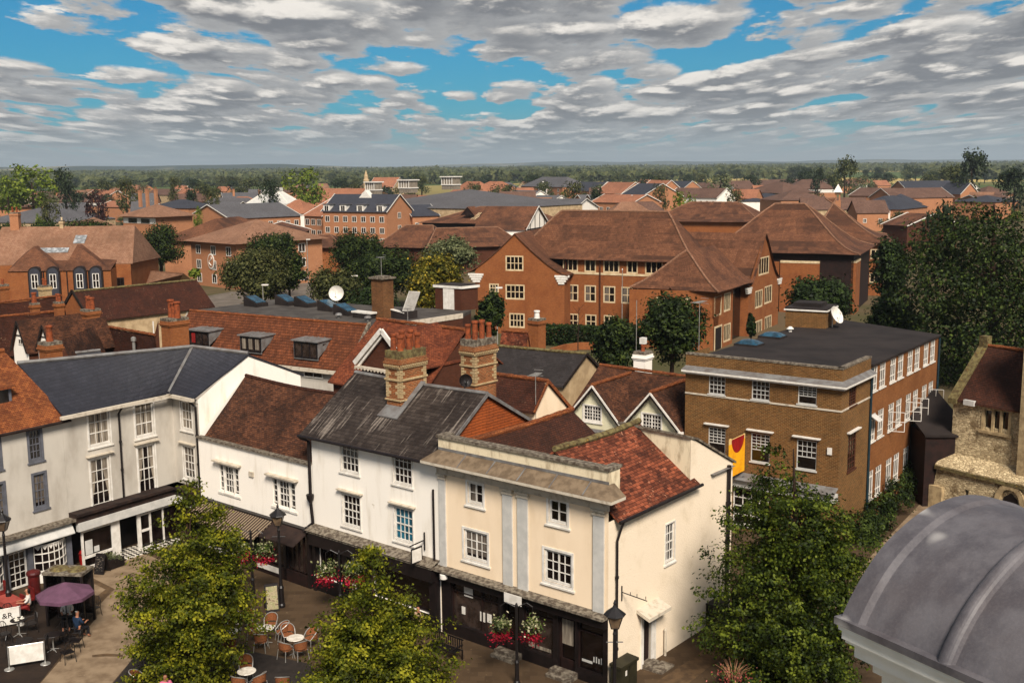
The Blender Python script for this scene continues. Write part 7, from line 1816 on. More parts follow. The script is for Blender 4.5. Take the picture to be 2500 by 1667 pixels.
# brick turret with white pyramid
D = 330; p = GD(2045, 490, D); F = Fr.ang((p.x, p.y), -18); s = D / FPX
tu = thing('brick_turret', 'small brick turret with a white pyramid top, rising behind the hipped office roofs', 'turret', (p.x, p.y, 0)); P = F.P
w_ = 7.5 * s
mb = MB(); z1 = p.z
mb.box(F, -w_, w_, -w_, w_, 0, z1); mb.box(F, -w_ * .8, -w_ * .35, -w_ * .8, w_ * .8, z1, z1 + 16 * s); mb.box(F, w_ * .35, w_ * .8, -w_ * .8, w_ * .8, z1, z1 + 16 * s); mb.box(F, -w_ * .9, w_ * .9, -w_ * .9, w_ * .9, z1 + 15 * s, z1 + 20 * s); build(mb, 'shaft', [M['brick_far']], tu)
mb = MB(); z2 = z1 + 20 * s; e = 11 * s
for i in range(4):
    c = [(-e, -e), (e, -e), (e, e), (-e, e)]; a, b = c[i], c[(i + 1) % 4]; mb.face([P(a[0], a[1], z2), P(b[0], b[1], z2), P(0, 0, z2 + 20 * s)])
mb.face([P(x, y, z2) for x, y in ((-e, -e), (-e, e), (e, e), (e, -e))]); build(mb, 'white_cap', [M['joinery']], tu)
# pale bell turret of the far church
D = 560; p = GD(894, 445, D); bt = thing('bell_turret', 'slim pale stone bell turret with pointed top by the far orange roof', 'bell turret', (p.x, p.y, 0))
mb = MB(); mb.lathe((p.x, p.y, 0), [(1.5, 0), (1.5, p.z + 1), (1.1, p.z + 1.5), (1.0, p.z + 3), (0.01, p.z + 6)], 8); build(mb, 'stone_shaft', [M['stonewall']], bt)
# ================================================================== trees
rng = np.random.default_rng(5)
LEAF = {
 'near': leafm('yellow_green_leaves', '#0f1403', '#454d0b', '#959022', .24),
 'right': leafm('mid_green_leaves', '#0c1204', '#2b380a', '#6a7420', .2),
 'dark': leafm('dark_green_leaves', '#0a1005', '#1d2a0d', '#4c5a22', .15),
 'mid': leafm('park_tree_leaves', '#0d1408', '#1f2c0d', '#45501d', .15),
 'olive': leafm('olive_tree_leaves', '#181c0c', '#393d1b', '#66643a', .2),
 'grey': leafm('grey_green_leaves', '#2e3520', '#545a3a', '#80825c', .2),
 'purple': leafm('purple_leaves', '#1a0d0e', '#2f1a1a', '#4b2c28', .1),
 'bright': leafm('fresh_green_leaves', '#2c3a10', '#55661c', '#8a9238', .25),
 'far': leafm('far_tree_leaves', '#1c2312', '#3a4222', '#69683d', .15),
 'fardark': leafm('far_dark_leaves', '#121a10', '#222d1a', '#3c472a', .1),
 'flower': leafm('yellow_flowering_leaves', '#1b2009', '#4d4d14', '#a8902f', .2),
 'hedge': leafm('hedge_leaves', '#0d1507', '#1d2a0e', '#36451a', .1),
}
def leaf_quads(pts, size, outward=None, up=.5):
    n = len(pts)
    nr = rng.normal(size=(n, 3)); nr /= np.linalg.norm(nr, axis=1)[:, None]
    if outward is not None: nr = nr * .75 + outward * .8
    nr[:, 2] += up; nr /= np.linalg.norm(nr, axis=1)[:, None]
    a = np.cross(nr, rng.normal(size=(n, 3))); a /= np.linalg.norm(a, axis=1)[:, None]
    b = np.cross(nr, a); s = (size * rng.uniform(.65, 1.25, n))[:, None]
    v = np.stack([pts - a * s * .5, pts - b * s * .32 + nr * s * .1, pts + a * s * .5, pts + b * s * .32 + nr * s * .1], 1).reshape(-1, 3)
    return v
def mesh_from_quads(name, v, mat):
    n = len(v) // 4
    me = bpy.data.meshes.new(name); me.vertices.add(len(v)); me.vertices.foreach_set('co', v.astype(np.float32).ravel())
    me.loops.add(len(v)); me.loops.foreach_set('vertex_index', np.arange(len(v), dtype=np.int32))
    me.polygons.add(n); me.polygons.foreach_set('loop_start', np.arange(0, len(v), 4, dtype=np.int32)); me.polygons.foreach_set('loop_total', np.full(n, 4, dtype=np.int32))
    me.materials.append(mat); me.update(calc_edges=True); me.validate(); return me
def crown_points(lobes, nspray, per, spread, shell=.55):
    """lobes: (x,y,z,rx,ry,rz); sprays of leaves biased to the lobes' outer part, thinned by noise so gaps open"""
    L_ = np.array(lobes); vol = (L_[:, 3] * L_[:, 4] * L_[:, 5]) ** .67; pr = vol / vol.sum()
    P_, O_ = [], []
    k = rng.choice(len(L_), nspray, p=pr)
    d = rng.normal(size=(nspray, 3)); d /= np.linalg.norm(d, axis=1)[:, None]
    r_ = shell + (1.06 - shell) * rng.random(nspray) ** .6
    c = L_[k, :3] + d * L_[k, 3:6] * r_[:, None]
    keep = []
    for i in range(nspray):
        f_ = 1.8 / max(.6, L_[k[i], 3]); q = Vector(c[i])
        keep.append(noise.noise(q * f_) + .5 * noise.noise(q * f_ * 2.3) > (.04 if r_[i] > .72 else -.2))
    c = c[keep]; d = d[keep]
    pts = np.repeat(c, per, 0) + rng.normal(size=(len(c) * per, 3)) * np.array(spread)
    return pts, np.repeat(d, per, 0)
def limb_tubes(mb, base, top, lobes, r0, n=8):
    base = Vector(base); top = Vector(top)
    mid = base.lerp(top, .45) + Vector((.08, .05, 0)) * r0 * 4
    mb.tube([base, base.lerp(mid, .5), mid, mid.lerp(top, .5), top], [r0 * 1.25, r0, r0 * .8, r0 * .5, r0 * .15], 9)
    ks = list(range(len(lobes))); rnd.shuffle(ks)
    for k in ks[:n]:
        c = Vector(lobes[k][:3]); f_ = min(.9, max(.15, (c.z - base.z) / max(.1, top.z - base.z) - .25)); s_ = base.lerp(top, f_)
        m_ = s_.lerp(c, .5) + Vector((0, 0, -.1 * (c - s_).length)); mb.tube([s_, m_, c], [r0 * .4, r0 * .25, r0 * .07], 6)
def tree(name, label, base, lobes, leaf, nspray, per, spread, size, tr, top=None, group=None, cat='tree', shell=.5, up=.5):
    base = Vector(base); th = thing(name, label, cat, base, group)
    pts, d = crown_points(lobes, nspray, per, spread, shell)
    v = leaf_quads(pts, size, d, up) - np.array(base)
    o = bpy.data.objects.new('crown', mesh_from_quads('crown', v, LEAF[leaf])); COL.objects.link(o); o.parent = th
    mb = MB(); hi = max(l[2] + l[5] * .3 for l in lobes); cx = sum(l[0] for l in lobes) / len(lobes); cy = sum(l[1] for l in lobes) / len(lobes)
    limb_tubes(mb, base, top or (cx, cy, hi), lobes, tr, 10)
    build(mb, 'trunk', [M['bark']], th, smooth=True); return th
def px_lobes(D, rows, nper=3, dep=.8, seed=0, jit=.25):
    """crown outline rows (py, x left, x right) in the photo at distance D -> lobes"""
    R_ = random.Random(seed); L_ = []
    for (py, xl, xr) in rows:
        a, b = GD(xl, py, D), GD(xr, py, D); hw = (b.x - a.x) / 2; c = (a + b) / 2
        r_ = max(.25, hw * .36); m_ = max(2, int(nper * (1 + hw)))
        L_.append((c.x, D, c.z, hw * .5, hw * .5 * dep, r_ * .9))
        for i in range(m_):
            th_ = 2 * math.pi * (i + R_.random() * .6) / m_
            q = hw - r_ * .8
            if R_.random() < .3: L_.append((c.x + math.cos(th_) * hw * 1.12, D + math.sin(th_) * hw * dep, c.z - .1, r_ * .7, r_ * .7, r_ * .35))
            L_.append((c.x + math.cos(th_) * q * R_.uniform(.6, 1.22), D + math.sin(th_) * q * dep * R_.uniform(.7, 1.1), c.z + R_.uniform(-.3, .3) * r_, r_ * R_.uniform(.7, 1.1), r_, r_ * R_.uniform(.7, 1.1)))
    return L_
b = G(455, 1685); rows = [(1185, 455, 480), (1220, 438, 505), (1260, 415, 545), (1300, 415, 572), (1345, 385, 590), (1390, 345, 610), (1440, 322, 622), (1490, 318, 618), (1545, 310, 600), (1600, 325, 585), (1655, 330, 590)]
tree('street_tree', 'yellow-green pointed street tree at the left, standing in front of the low white building', b, px_lobes(b.y, rows, 3, .85, 1), 'near', 2100, 38, (.19, .19, .09), .135, .13, group='young street trees in the square')
b = G(930, 1760); rows = [(1345, 885, 915), (1375, 870, 945), (1410, 850, 975), (1450, 825, 985), (1490, 805, 1010), (1530, 790, 1060), (1570, 775, 1070), (1610, 745, 1080), (1655, 730, 1075), (1700, 725, 1080), (1745, 740, 1060)]
tree('street_tree', 'yellow-green street tree in the middle, beside the cafe tables, its base below the photo', b, px_lobes(b.y, rows, 3, .85, 2) , 'near', 2300, 38, (.19, .19, .09), .135, .13, group='young street trees in the square')
b = G(1945, 1660); rows = [(1100, 1875, 1895), (1140, 1860, 1915), (1180, 1835, 1960), (1215, 1810, 2010), (1255, 1800, 2060), (1300, 1785, 2110), (1350, 1780, 2125), (1400, 1750, 2130), (1450, 1745, 2130), (1500, 1735, 2125), (1550, 1740, 2115), (1600, 1760, 2100), (1650, 1790, 2090)]
tree('street_tree', 'large dark green street tree between the cream building and the lead cupola', b, px_lobes(b.y, rows, 3, .85, 3), 'right', 3300, 38, (.22, .22, .1), .145, .17, group='young street trees in the square')
# big dark tree at the right, and its neighbours
D = 100
rows = [(510, 2330, 2430), (545, 2270, 2500), (590, 2235, 2560), (650, 2215, 2600), (720, 2205, 2620), (790, 2210, 2620), (860, 2225, 2620), (930, 2260, 2620), (1000, 2300, 2600)]
tree('large_tree', 'very large dark green tree filling the right edge behind the office and the church', GD(2410, 1090, D)*1.0, px_lobes(D, rows, 2, .8, 4), 'dark', 9000, 9, .34, .34, .5, shell=.6)
LB = [('round_tree', 'dark shaded tree just left of the very large dark tree', 128, (2165, 665), 52, 95, 'hedge', 1500, 9),
 ('round_tree', 'dome-shaped dark green tree behind the roof box of the brick office', 112, (1990, 735), 98, 58, 'hedge', 2300, 9),
 ('round_tree', 'dark green bush-like tree right of the brick office roof, below the far hall windows', 108, (2180, 785), 70, 80, 'hedge', 1500, 9),
 ('round_tree', 'leafy dark green tree in front of the red brick offices, the taller right one', 92, (1640, 805), 88, 95, 'mid', 2300, 10),
 ('round_tree', 'dark green tree in front of the red brick offices, the lower left one', 94, (1510, 845), 70, 78, 'mid', 1900, 10),
 ('round_tree', 'narrow dark tree between the roof hut and the red brick shaped gable', 108, (1198, 765), 38, 62, 'mid', 1100, 9),
 ('flowering_tree', 'tree covered in pale yellow blossom behind the roof hut', 122, (1060, 690), 84, 78, 'flower', 2300, 9),
 ('willow_tree', 'grey-green rounded willow above the yellow flowering tree', 150, (1098, 625), 66, 52, 'grey', 1500, 9),
 ('round_tree', 'high dark green tree, upper left one of the central clump behind the flat roof', 178, (868, 615), 76, 62, 'mid', 1900, 9),
 ('round_tree', 'broad green tree in the middle of the central clump behind the flat roof', 160, (935, 668), 100, 68, 'mid', 2600, 9),
 ('round_tree', 'low olive-green tree at the front of the central clump, above the blue skylights', 142, (815, 705), 72, 50, 'olive', 1500, 9),
 ('round_tree', 'dark low tree behind the tall brick chimney on the flat roof', 135, (905, 735), 70, 36, 'hedge', 1100, 9),
 ('round_tree', 'big olive-green tree left of the road behind the flat roof', 150, (628, 672), 98, 72, 'olive', 2700, 10),
 ('round_tree', 'dark green tree top behind the big olive-green tree', 172, (660, 600), 72, 34, 'mid', 1200, 9),
 ('round_tree', 'green tree right of the big olive-green tree by the road', 152, (705, 660), 50, 60, 'mid', 1300, 9),
 ('round_tree', 'round dark green tree in front of the square clock tower', 195, (388, 600), 66, 56, 'mid', 1700, 9),
 ('round_tree', 'dark green tree hiding the foot of the square clock tower', 200, (318, 640), 40, 40, 'mid', 900, 9),
 ('round_tree', 'dark tree row behind the arched dormer building, leftmost', 180, (35, 580), 70, 34, 'mid', 1200, 9),
 ('round_tree', 'dark tree row behind the arched dormer building, second from left', 184, (125, 573), 66, 34, 'mid', 1200, 9),
 ('round_tree', 'dark tree row behind the arched dormer building, third from left', 182, (210, 572), 70, 32, 'mid', 1200, 9),
 ('round_tree', 'dark tree at the right end of the row behind the arched dormer building', 186, (278, 590), 40, 46, 'mid', 900, 9),
 ('shrub', 'small bright green shrub by the round emblem building', 175, (477, 668), 16, 12, 'bright', 260, 8),
 ('climbing_plant', 'tall dark climbing shrub against the right wing of the red brick offices', 113, (1834, 795), 12, 34, 'hedge', 360, 9),
]
for nm, lb, D, (cx, cy), rx, ry, lf_, ns, per in LB:
    s = FPX / D; c = GD(cx, cy, D); RX, RZ = rx / s, ry / s; R_ = random.Random(cx)
    L_ = [(c.x, D, c.z, RX * .75, RX * .7, RZ * .8)]
    for k in range(11):
        a = R_.uniform(0, 2 * math.pi); e = R_.uniform(-.8, 1.25); q = math.cos(e)
        L_.append((c.x + math.cos(a) * q * RX * .58, D + math.sin(a) * q * RX * .5, c.z + math.sin(e) * RZ * .55, RX * R_.uniform(.3, .48), RX * .42, RZ * R_.uniform(.3, .5)))
    tree(nm, lb, (c.x, D, min(0, c.z - RZ)), L_, lf_, ns, per, min(RX, 4) * .09, .40 if D > 105 else .32, max(.12, RX * .07), cat='shrub' if nm in ('shrub', 'climbing_plant') else 'tree', group='trees between the old town and the offices', shell=.5)
# hedge in front of the red brick offices: clipped box
def hedge(label, a, b, h, w_, n, leaf='hedge', name='hedge'):
    a = Vector(a); b = Vector(b); th = thing(name, label, 'hedge', (a + b) / 2)
    d = (b - a); L = d.length; d.normalize(); nn = Vector((d.y, -d.x, 0))
    u = rng.random(n) * L; v = (rng.random(n) - .5) * w_; z = rng.random(n) * h; f_ = rng.integers(0, 3, n)
    z = np.where(f_ == 0, h * (1 + rng.normal(size=n) * .03), z); v = np.where(f_ == 1, -w_ / 2 * np.sign(rng.random(n) - .3) , v)
    p = np.array([a.x, a.y, 0]) + u[:, None] * np.array(d) - v[:, None] * np.array(nn) * -1 + z[:, None] * np.array([0, 0, 1.]) + rng.normal(size=(n, 3)) * .06 - np.array(th.location)
    o = bpy.data.objects.new('foliage', mesh_from_quads('foliage', leaf_quads(p, .28, None, .4), LEAF[leaf])); COL.objects.link(o); o.parent = th
hedge('clipped dark green hedge before the ground floor of the red brick offices', G(1322, 838), G(1500, 846), 2.0, 3.0, 9000)
for i, (px, py, r_) in enumerate(((2112, 1325, .9), (2143, 1290, 1.0), (2178, 1252, 1.05), (2216, 1210, 1.15), (2254, 1172, 1.2))):
    c = G(px, py); lb = ('first', 'second', 'third', 'fourth', 'farthest')[i] + ' dark shrub along the lane under the office side windows, counted from the near end'
    tree('shrub', lb[:110], (c.x, c.y, 0), [(c.x, c.y, r_ * .9, r_, r_, r_), (c.x + .5, c.y + .4, r_ * 1.2, r_ * .6, r_ * .6, r_ * .6)], 'dark', 330, 14, .13, .16, .08, cat='shrub', group='shrubs along the lane')
# sapling with bare twigs
sp_ = thing('sapling', 'thin nearly bare sapling in front of the hedge by the red brick offices', 'tree', G(1411, 880)); mb = MB(); b = G(1411, 880)
mb.tube([b, b + Vector((0, 0, 2.2)), b + Vector((.1, 0, 5.6))], [.07, .05, .015], 6)
for k in range(14): z = 2.4 + k * .22; a = k * 2.4; mb.tube([b + Vector((.03, 0, z)), b + Vector((math.cos(a) * .7, math.sin(a) * .5, z + .8))], [.02, .008], 4)
build(mb, 'trunk', [M['bark']], sp_)
# ---- far trees: prototypes copied
protos = {}
def proto(kind, seed, tall=1.0):
    R_ = random.Random(seed); L_ = [(0, 0, .62 * tall, .36, .36, .34 * tall)]
    for k in range(9):
        a = R_.uniform(0, 6.28); e = R_.uniform(-.6, 1.3); L_.append((math.cos(a) * math.cos(e) * .3, math.sin(a) * math.cos(e) * .3, .58 * tall + math.sin(e) * .27 * tall, R_.uniform(.13, .22), .18, R_.uniform(.12, .22) * tall))
    pts, d = crown_points(L_, 620, 4, .03, .45)
    me = mesh_from_quads('crown', leaf_quads(pts, .062, d, .4), LEAF[kind])
    mb = MB(); mb.tube([(0, 0, 0), (0, 0, .35), (.01, 0, .7)], [.035, .028, .01], 6)
    tm = bpy.data.meshes.new('trunk'); tm.from_pydata([tuple(v) for v in mb.v], [], mb.f); tm.materials.append(M['bark'])
    return me, tm
for kd in ('far', 'fardark', 'olive', 'bright', 'purple', 'grey'):
    protos[kd] = [proto(kd, s_, 1.0) for s_ in ((1, 2, 3) if kd in ('far', 'fardark') else (4,))]
def far_tree(label, x, y, h, wd, kind, group, name='tree', z=0):
    me, tm = protos[kind][rnd.randrange(len(protos[kind]))]
    o = bpy.data.objects.new(name, None); COL.objects.link(o); o.location = (x, y, z); o.rotation_euler = (0, 0, rnd.uniform(0, 6.28)); o.scale = (wd, wd, h)
    tag(o, label, 'tree', group)
    for nm, mm in (('crown', me), ('trunk', tm)): c = bpy.data.objects.new(nm, mm); COL.objects.link(c); c.parent = o
    return o
def ft_px(label, cx, top, bottom, wpx, D, kind, group='single trees of the far town'):
    p = GD(cx, top, D); s = FPX / D; h = p.z; far_tree(label, p.x, D, max(h, 5), wpx / s / .92, kind, group)
ft_px('huge light green tree at the left on the skyline', 75, 398, 480, 150, 400, 'bright')
ft_px('dark tree right of the huge light green tree on the skyline', 155, 404, 480, 75, 415, 'fardark')
ft_px('light green tree crown behind the huge one at the left edge', 15, 425, 480, 80, 390, 'bright')
ft_px('dark purple-leaved tree left of the orange chimneys', 234, 461, 510, 58, 340, 'purple')
ft_px('olive tree in front of the white windowed terrace, left', 118, 482, 525, 60, 300, 'olive')
ft_px('bright bush right of the left edge brown house', 92, 518, 550, 26, 250, 'bright')
ft_px('large pale yellow-green tree left of centre on the skyline', 737, 406, 470, 115, 430, 'bright')
ft_px('dark pine-like tree left of the pale yellow-green tree', 655, 432, 480, 62, 400, 'fardark')
ft_px('round dark tree above the blue glazed hipped roof', 305, 433, 475, 62, 420, 'olive')
ft_px('round tree between the far roofs left of centre', 465, 458, 490, 42, 400, 'fardark')
ft_px('pale round tree next to the round dark one, left of centre', 512, 455, 490, 50, 400, 'olive')
ft_px('rust-tinted round tree in the far belt, left', 425, 426, 460, 36, 520, 'olive')
ft_px('slim green tree before the grey roofs left of the glazed pyramid', 484, 500, 530, 26, 300, 'bright')
ft_px('dark round tree right of the red brick block with the white bay', 1402, 437, 478, 64, 440, 'olive')
ft_px('smaller round dark tree right of the round dark tree, above orange gables', 1458, 452, 480, 46, 400, 'fardark')
ft_px('olive round tree beside the red brick gable, right of centre', 1612, 443, 505, 46, 400, 'olive')
ft_px('bright green tree in front of the brown roofed row with bays', 1668, 463, 500, 72, 300, 'bright')
ft_px('dark tree beside the shiny blue-grey metal roof', 1796, 455, 492, 50, 350, 'olive')
ft_px('tall round grey-green tree standing above the skyline, right', 2065, 380, 440, 70, 560, 'far')
ft_px('very dark tree left of the tall round tree on the skyline', 1998, 405, 440, 44, 600, 'fardark')
ft_px('tallest dark tree rising above the skyline at the far right', 2376, 362, 460, 92, 480, 'fardark')
ft_px('dark tree left shoulder of the tallest far right tree', 2340, 400, 460, 70, 500, 'far')
ft_px('dark tree by the top left of the very large dark tree', 2300, 482, 560, 90, 170, 'fardark')
ft_px('dark tree at the far right edge above the lone hipped roof', 2480, 405, 470, 100, 380, 'fardark')
G1, G2 = 'trees of the belt behind the far roofs', 'trees scattered between the far roofs'
L1_, L2_ = 'green or olive tree in the long belt behind the far roofs', 'small tree standing between the far roofs'
occ = []
for i in range(175):
    for _ in range(30):
        px = rnd.uniform(-60, 2560); D = 520 + 1300 * rnd.random()
        if all(abs(px - a) > 11 or abs(D - b) > 60 for a, b in occ): break
    occ.append((px, D)); dark = px > 1750 or rnd.random() < .3
    p = GD(px, 430, D); h = rnd.uniform(10, 17) * (1.15 if px > 1850 else 1)
    far_tree(L1_, p.x, D, h, h * rnd.uniform(.9, 1.35), 'fardark' if dark and rnd.random() < .75 else rnd.choice(['far', 'far', 'olive', 'grey']), G1, z=max(0, D - 1200) * .006)
for i in range(95):
    px = rnd.uniform(0, 2500); D = rnd.uniform(290, 760); p = GD(px, 430, D); h = rnd.uniform(4.5, 7.5)
    far_tree(L2_, p.x, D, h, h * rnd.uniform(.9, 1.3), rnd.choice(['far', 'fardark', 'olive', 'bright']), G2)
# woodland beyond: uncountable
n = 60000
D = 1400 + 5200 * rng.random(n) ** 1.6; px = rng.uniform(-150, 2650, n)
msk = np.array([noise.noise(Vector((px[i] * .004, D[i] * .0016, 2))) > -.2 for i in range(n)])
D, px = D[msk], px[msk]; xx = (px - 1250) / FPX * D * cp
hh = np.array([8 + 6 * noise.noise(Vector((xx[i] * .012, D[i] * .004, 0))) for i in range(len(D))])
zb_ = np.clip((D - 1200) * .006, 0, 16)
P_ = np.stack([xx, D, zb_ + hh * rng.random(len(D)) ** .5 * 1.25], 1)
o = bpy.data.objects.new('woodland', mesh_from_quads('woodland', leaf_quads(P_, 11.0, np.tile([0, -.6, .3], (len(P_), 1)), .3) , LEAF['far'])); COL.objects.link(o); o['kind'] = 'stuff'
# ================================================================== street furniture and people
def lamp_post(label, base, h=4.7, name='street_lamp'):
    b = Vector(base); th = thing(name, label, 'street lamp', b, 'old-style street lamps in the square')
    mb = MB(); mb.lathe(b, [(.16, 0), (.17, .12), (.13, .2), (.12, .9), (.14, .95), (.09, 1.05), (.075, 1.3), (.06, h - 1.1), (.075, h - 1.05), (.05, h - .95), (.05, h - .8)], 12)
    mb.tube([b + Vector((-.3, 0, h - 1.35)), b + Vector((.3, 0, h - 1.35))], .02, 6); build(mb, 'post', [M['iron']], th)
    z0, z1 = h - .8, h - .3
    mb = MB(); c0, c1 = .13, .26
    a = [b + Vector((x * c0, y * c0, z0)) for x, y in ((-1, -1), (1, -1), (1, 1), (-1, 1))]; e = [b + Vector((x * c1, y * c1, z1)) for x, y in ((-1, -1), (1, -1), (1, 1), (-1, 1))]
    for i in range(4): mb.face([a[i].lerp(e[i], .02), a[(i + 1) % 4].lerp(e[(i + 1) % 4], .02), e[(i + 1) % 4], e[i]])
    ln = build(mb, 'lantern', [M['lampglass']], th)
    mb = MB()
    for i in range(4): mb.beam(a[i], e[i], .025, .025); mb.beam(e[i], e[(i + 1) % 4], .03, .03); mb.beam(a[i], a[(i + 1) % 4], .03, .03)
    build(mb, 'frame', [M['iron']], ln)
    mb = MB(); mb.lathe(b, [(.40, z1 - .02), (.38, z1 + .02), (.2, z1 + .16), (.08, z1 + .26), (.05, z1 + .34), (.06, z1 + .4), (.01, z1 + .52)], 4 * 2); build(mb, 'lantern_cap', [M['iron']], th)
    return th
M['lampglass'] = plain('lamp_glass', '#6f5c46', '#4f4032', .3, 3., spec=.6)
lamp_post('black street lamp at the left edge beside the bow-fronted shop', G(24, 1492))
lamp_post('black street lamp in front of the striped canopy, next to the poster stand', G(688, 1481), 4.75)
p = G(1501, 1478, 4.75); lamp_post('black street lamp at the corner of the cream building, nearest the camera', (p.x, p.y, 0), 4.75)

LEAF['petal'] = leafm('crimson_petals', '#4a0510', '#8a0f22', '#c8324a', .2); LEAF['pale'] = leafm('pale_silver_leaves', '#4a5030', '#8a8a62', '#cfc4a8', .2); LEAF['basket'] = leafm('basket_leaves', '#142008', '#33451a', '#6d7a30', .2)
def flower_post(label, base, h, arms, ang=0., r=.42):
    b = Vector(base); th = thing('flower_basket_post', label, 'flower post', b, 'black posts with hanging flower baskets')
    mb = MB(); mb.lathe(b, [(.14, 0), (.14, .1), (.09, .2), (.08, .9), (.1, .95), (.06, 1.05), (.055, h), (.03, h + .08)], 10); build(mb, 'post', [M['iron']], th)
    for sgn_ in arms:
        d = Vector((math.cos(ang), math.sin(ang), 0)) * sgn_; c = b + d * .62 + Vector((0, 0, h - .95))
        mb = MB(); mb.tube([b + Vector((0, 0, h - .1)), b + d * .4 + Vector((0, 0, h + .1)), b + d * .62 + Vector((0, 0, h - .05)), c + Vector((0, 0, .2))], .018, 6); ar = build(mb, 'bracket', [M['iron']], th)
        mb = MB(); mb.lathe(c, [(.08, -.28), (.24, -.12), (.3, .05), (.28, .06), (.05, .04)], 12); bk = build(mb, 'basket', [M['darkwood']], th)
        for leaf, nm, zoff, nz, n_, sz in (('basket', 'foliage', .08, (r * .8, r * .8, r * .7), 500, .1), ('pale', 'trailing_leaves', .15, (r, r, r * .75), 130, .13), ('petal', 'flowers', -.32, (r * .95, r * .95, r * .6), 420, .1)):
            q = rng.normal(size=(n_, 3)) * np.array(nz) * .48 + np.array(c) + np.array([0, 0, zoff]) - np.array(b)
            o = bpy.data.objects.new(nm, mesh_from_quads(nm, leaf_quads(q, sz, None, .2), LEAF[leaf])); COL.objects.link(o); o.parent = bk
flower_post('black post with two flower baskets left of the street lamp with the poster stand', G(619, 1461), 3.3, (-1, 1), -.2, .5)
p = G(1261, 1500, 2.9); flower_post('black post with two crimson flower baskets in front of the cream building shop', (p.x, p.y, 0), 3.3, (-1, 1), -.1, .42)
p = G(828, 1368, 2.6); flower_post('black post with red flower baskets behind the middle street tree', (p.x, p.y, 0), 3.0, (-1, 1), -.1, .52)

def loc_thing(name, label, cat, p, rot, group=None):
    o = thing(name, label, cat, p, group); o.rotation_euler = (0, 0, rot); return o
def lbuild(mb, name, mats, parent, smooth=False):      # parts given in the thing's own axes
    me_par = parent; loc = Vector((0, 0, 0)); q = parent
    o = build(mb, name, mats, None, smooth); o.parent = me_par; return o
rat = plain('rattan_weave', '#8a5430', '#5e3720', .8, 30., amt=(.3, .7))
def make_chair():
    t_ = loc_thing('cafe_chair', 'x', 'chair', (0, 0, 0), 0)
    mb = MB(); F = Fr((0, 0), (1, 0))
    mb.prism([Vector((x, y, .45)) for x, y in ((-.2, -.22), (.2, -.22), (.25, 0), (.2, .2), (-.2, .2), (-.25, 0))], (0, 0, -.03)); lbuild(mb, 'seat', [rat], t_)
    mb = MB(); n = 12
    lo = [Vector((math.sin(a) * .27, math.cos(a) * .27, .5)) for a in np.linspace(-1.7, 1.7, n)]; hi = [Vector((math.sin(a) * .29, math.cos(a) * .31, .5 + .36 * math.cos(a * .75) ** .6)) for a in np.linspace(-1.7, 1.7, n)]
    mb.grid([lo, hi]); lbuild(mb, 'backrest', [rat], t_)
    mb = MB(); mb.tube([Vector((-.25, -.25, .46))] + hi + [Vector((.25, -.25, .46))], .02, 6); mb.tube([Vector((-.25, -.25, .46)), Vector((0, -.27, .46)), Vector((.25, -.25, .46))], .016, 6); lbuild(mb, 'frame', [M['aluminium']], t_)
    for sx_, sy_ in ((-1, -1), (1, -1), (1, 1), (-1, 1)): mb = MB(); mb.tube([Vector((sx_ * .22, sy_ * .2, .45)), Vector((sx_ * .26, sy_ * .26, 0))], .016, 6); lbuild(mb, 'leg', [M['aluminium']], t_)
    return t_
def make_black_chair():
    t_ = loc_thing('metal_chair', 'x', 'chair', (0, 0, 0), 0)
    mb = MB(); mb.prism([Vector((x, y, .45)) for x, y in ((-.22, -.22), (.22, -.22), (.22, .2), (-.22, .2))], (0, 0, -.025)); lbuild(mb, 'seat', [M['iron']], t_)
    mb = MB(); arc = [Vector((-.2, .22, .45)), Vector((-.2, .25, .75)), Vector((-.1, .27, .9)), Vector((.1, .27, .9)), Vector((.2, .25, .75)), Vector((.2, .22, .45))]; mb.tube(arc, .018, 6)
    for x in (-.1, 0, .1): mb.tube([Vector((x, .22, .46)), Vector((x, .265, .88))], .01, 5)
    lbuild(mb, 'backrest', [M['iron']], t_)
    mb = MB(); 
    for s_ in (-1, 1): mb.tube([Vector((s_ * .22, -.2, .45)), Vector((s_ * .25, -.2, .66)), Vector((s_ * .24, .22, .68))], .014, 5)
    lbuild(mb, 'arms', [M['iron']], t_)
    for sx_, sy_ in ((-1, -1), (1, -1), (1, 1), (-1, 1)): mb = MB(); mb.tube([Vector((sx_ * .2, sy_ * .2, .45)), Vector((sx_ * .24, sy_ * .26, 0))], .015, 5); lbuild(mb, 'leg', [M['iron']], t_)
    return t_
def make_table(topm, r=.36, name='cafe_table'):
    t_ = loc_thing(name, 'x', 'table', (0, 0, 0), 0)
    mb = MB(); mb.lathe((0, 0, 0), [(r, .71), (r + .01, .725), (r, .74), (0.001, .742)], 20); lbuild(mb, 'table_top', [topm], t_)
    mb = MB(); mb.tube([(0, 0, .02), (0, 0, .71)], .03, 8); lbuild(mb, 'pedestal', [M['aluminium']], t_)
    mb = MB()
    for k in range(4): a = k * math.pi / 2 + .5; mb.tube([Vector((0, 0, .1)), Vector((math.cos(a) * .28, math.sin(a) * .28, .015))], .018, 5)
    lbuild(mb, 'base', [M['aluminium']], t_); return t_
tabm = plain('pale_table_top', '#d6cfc2', '#b9b1a2', .35, 6., spec=.5)
ch0, bc0, tb0, bt0 = make_chair(), make_black_chair(), make_table(tabm), make_table(M['black'], .34, 'metal_table')
used_ = set()
def put(proto, p, rot, label, group):
    o = proto if proto.name not in used_ else copy_tree(proto); used_.add(proto.name); used_.add(o.name)
    o.location = p; o.rotation_euler = (0, 0, rot); o['label'] = label; o['group'] = group; return o
GT, GC = 'round pale cafe tables', 'rattan cafe chairs with pale metal frames'
tabs = {1: G(648, 1532, .73), 2: G(721, 1556, .73), 3: G(602, 1637, .73), 4: G(560, 1540, .73)}
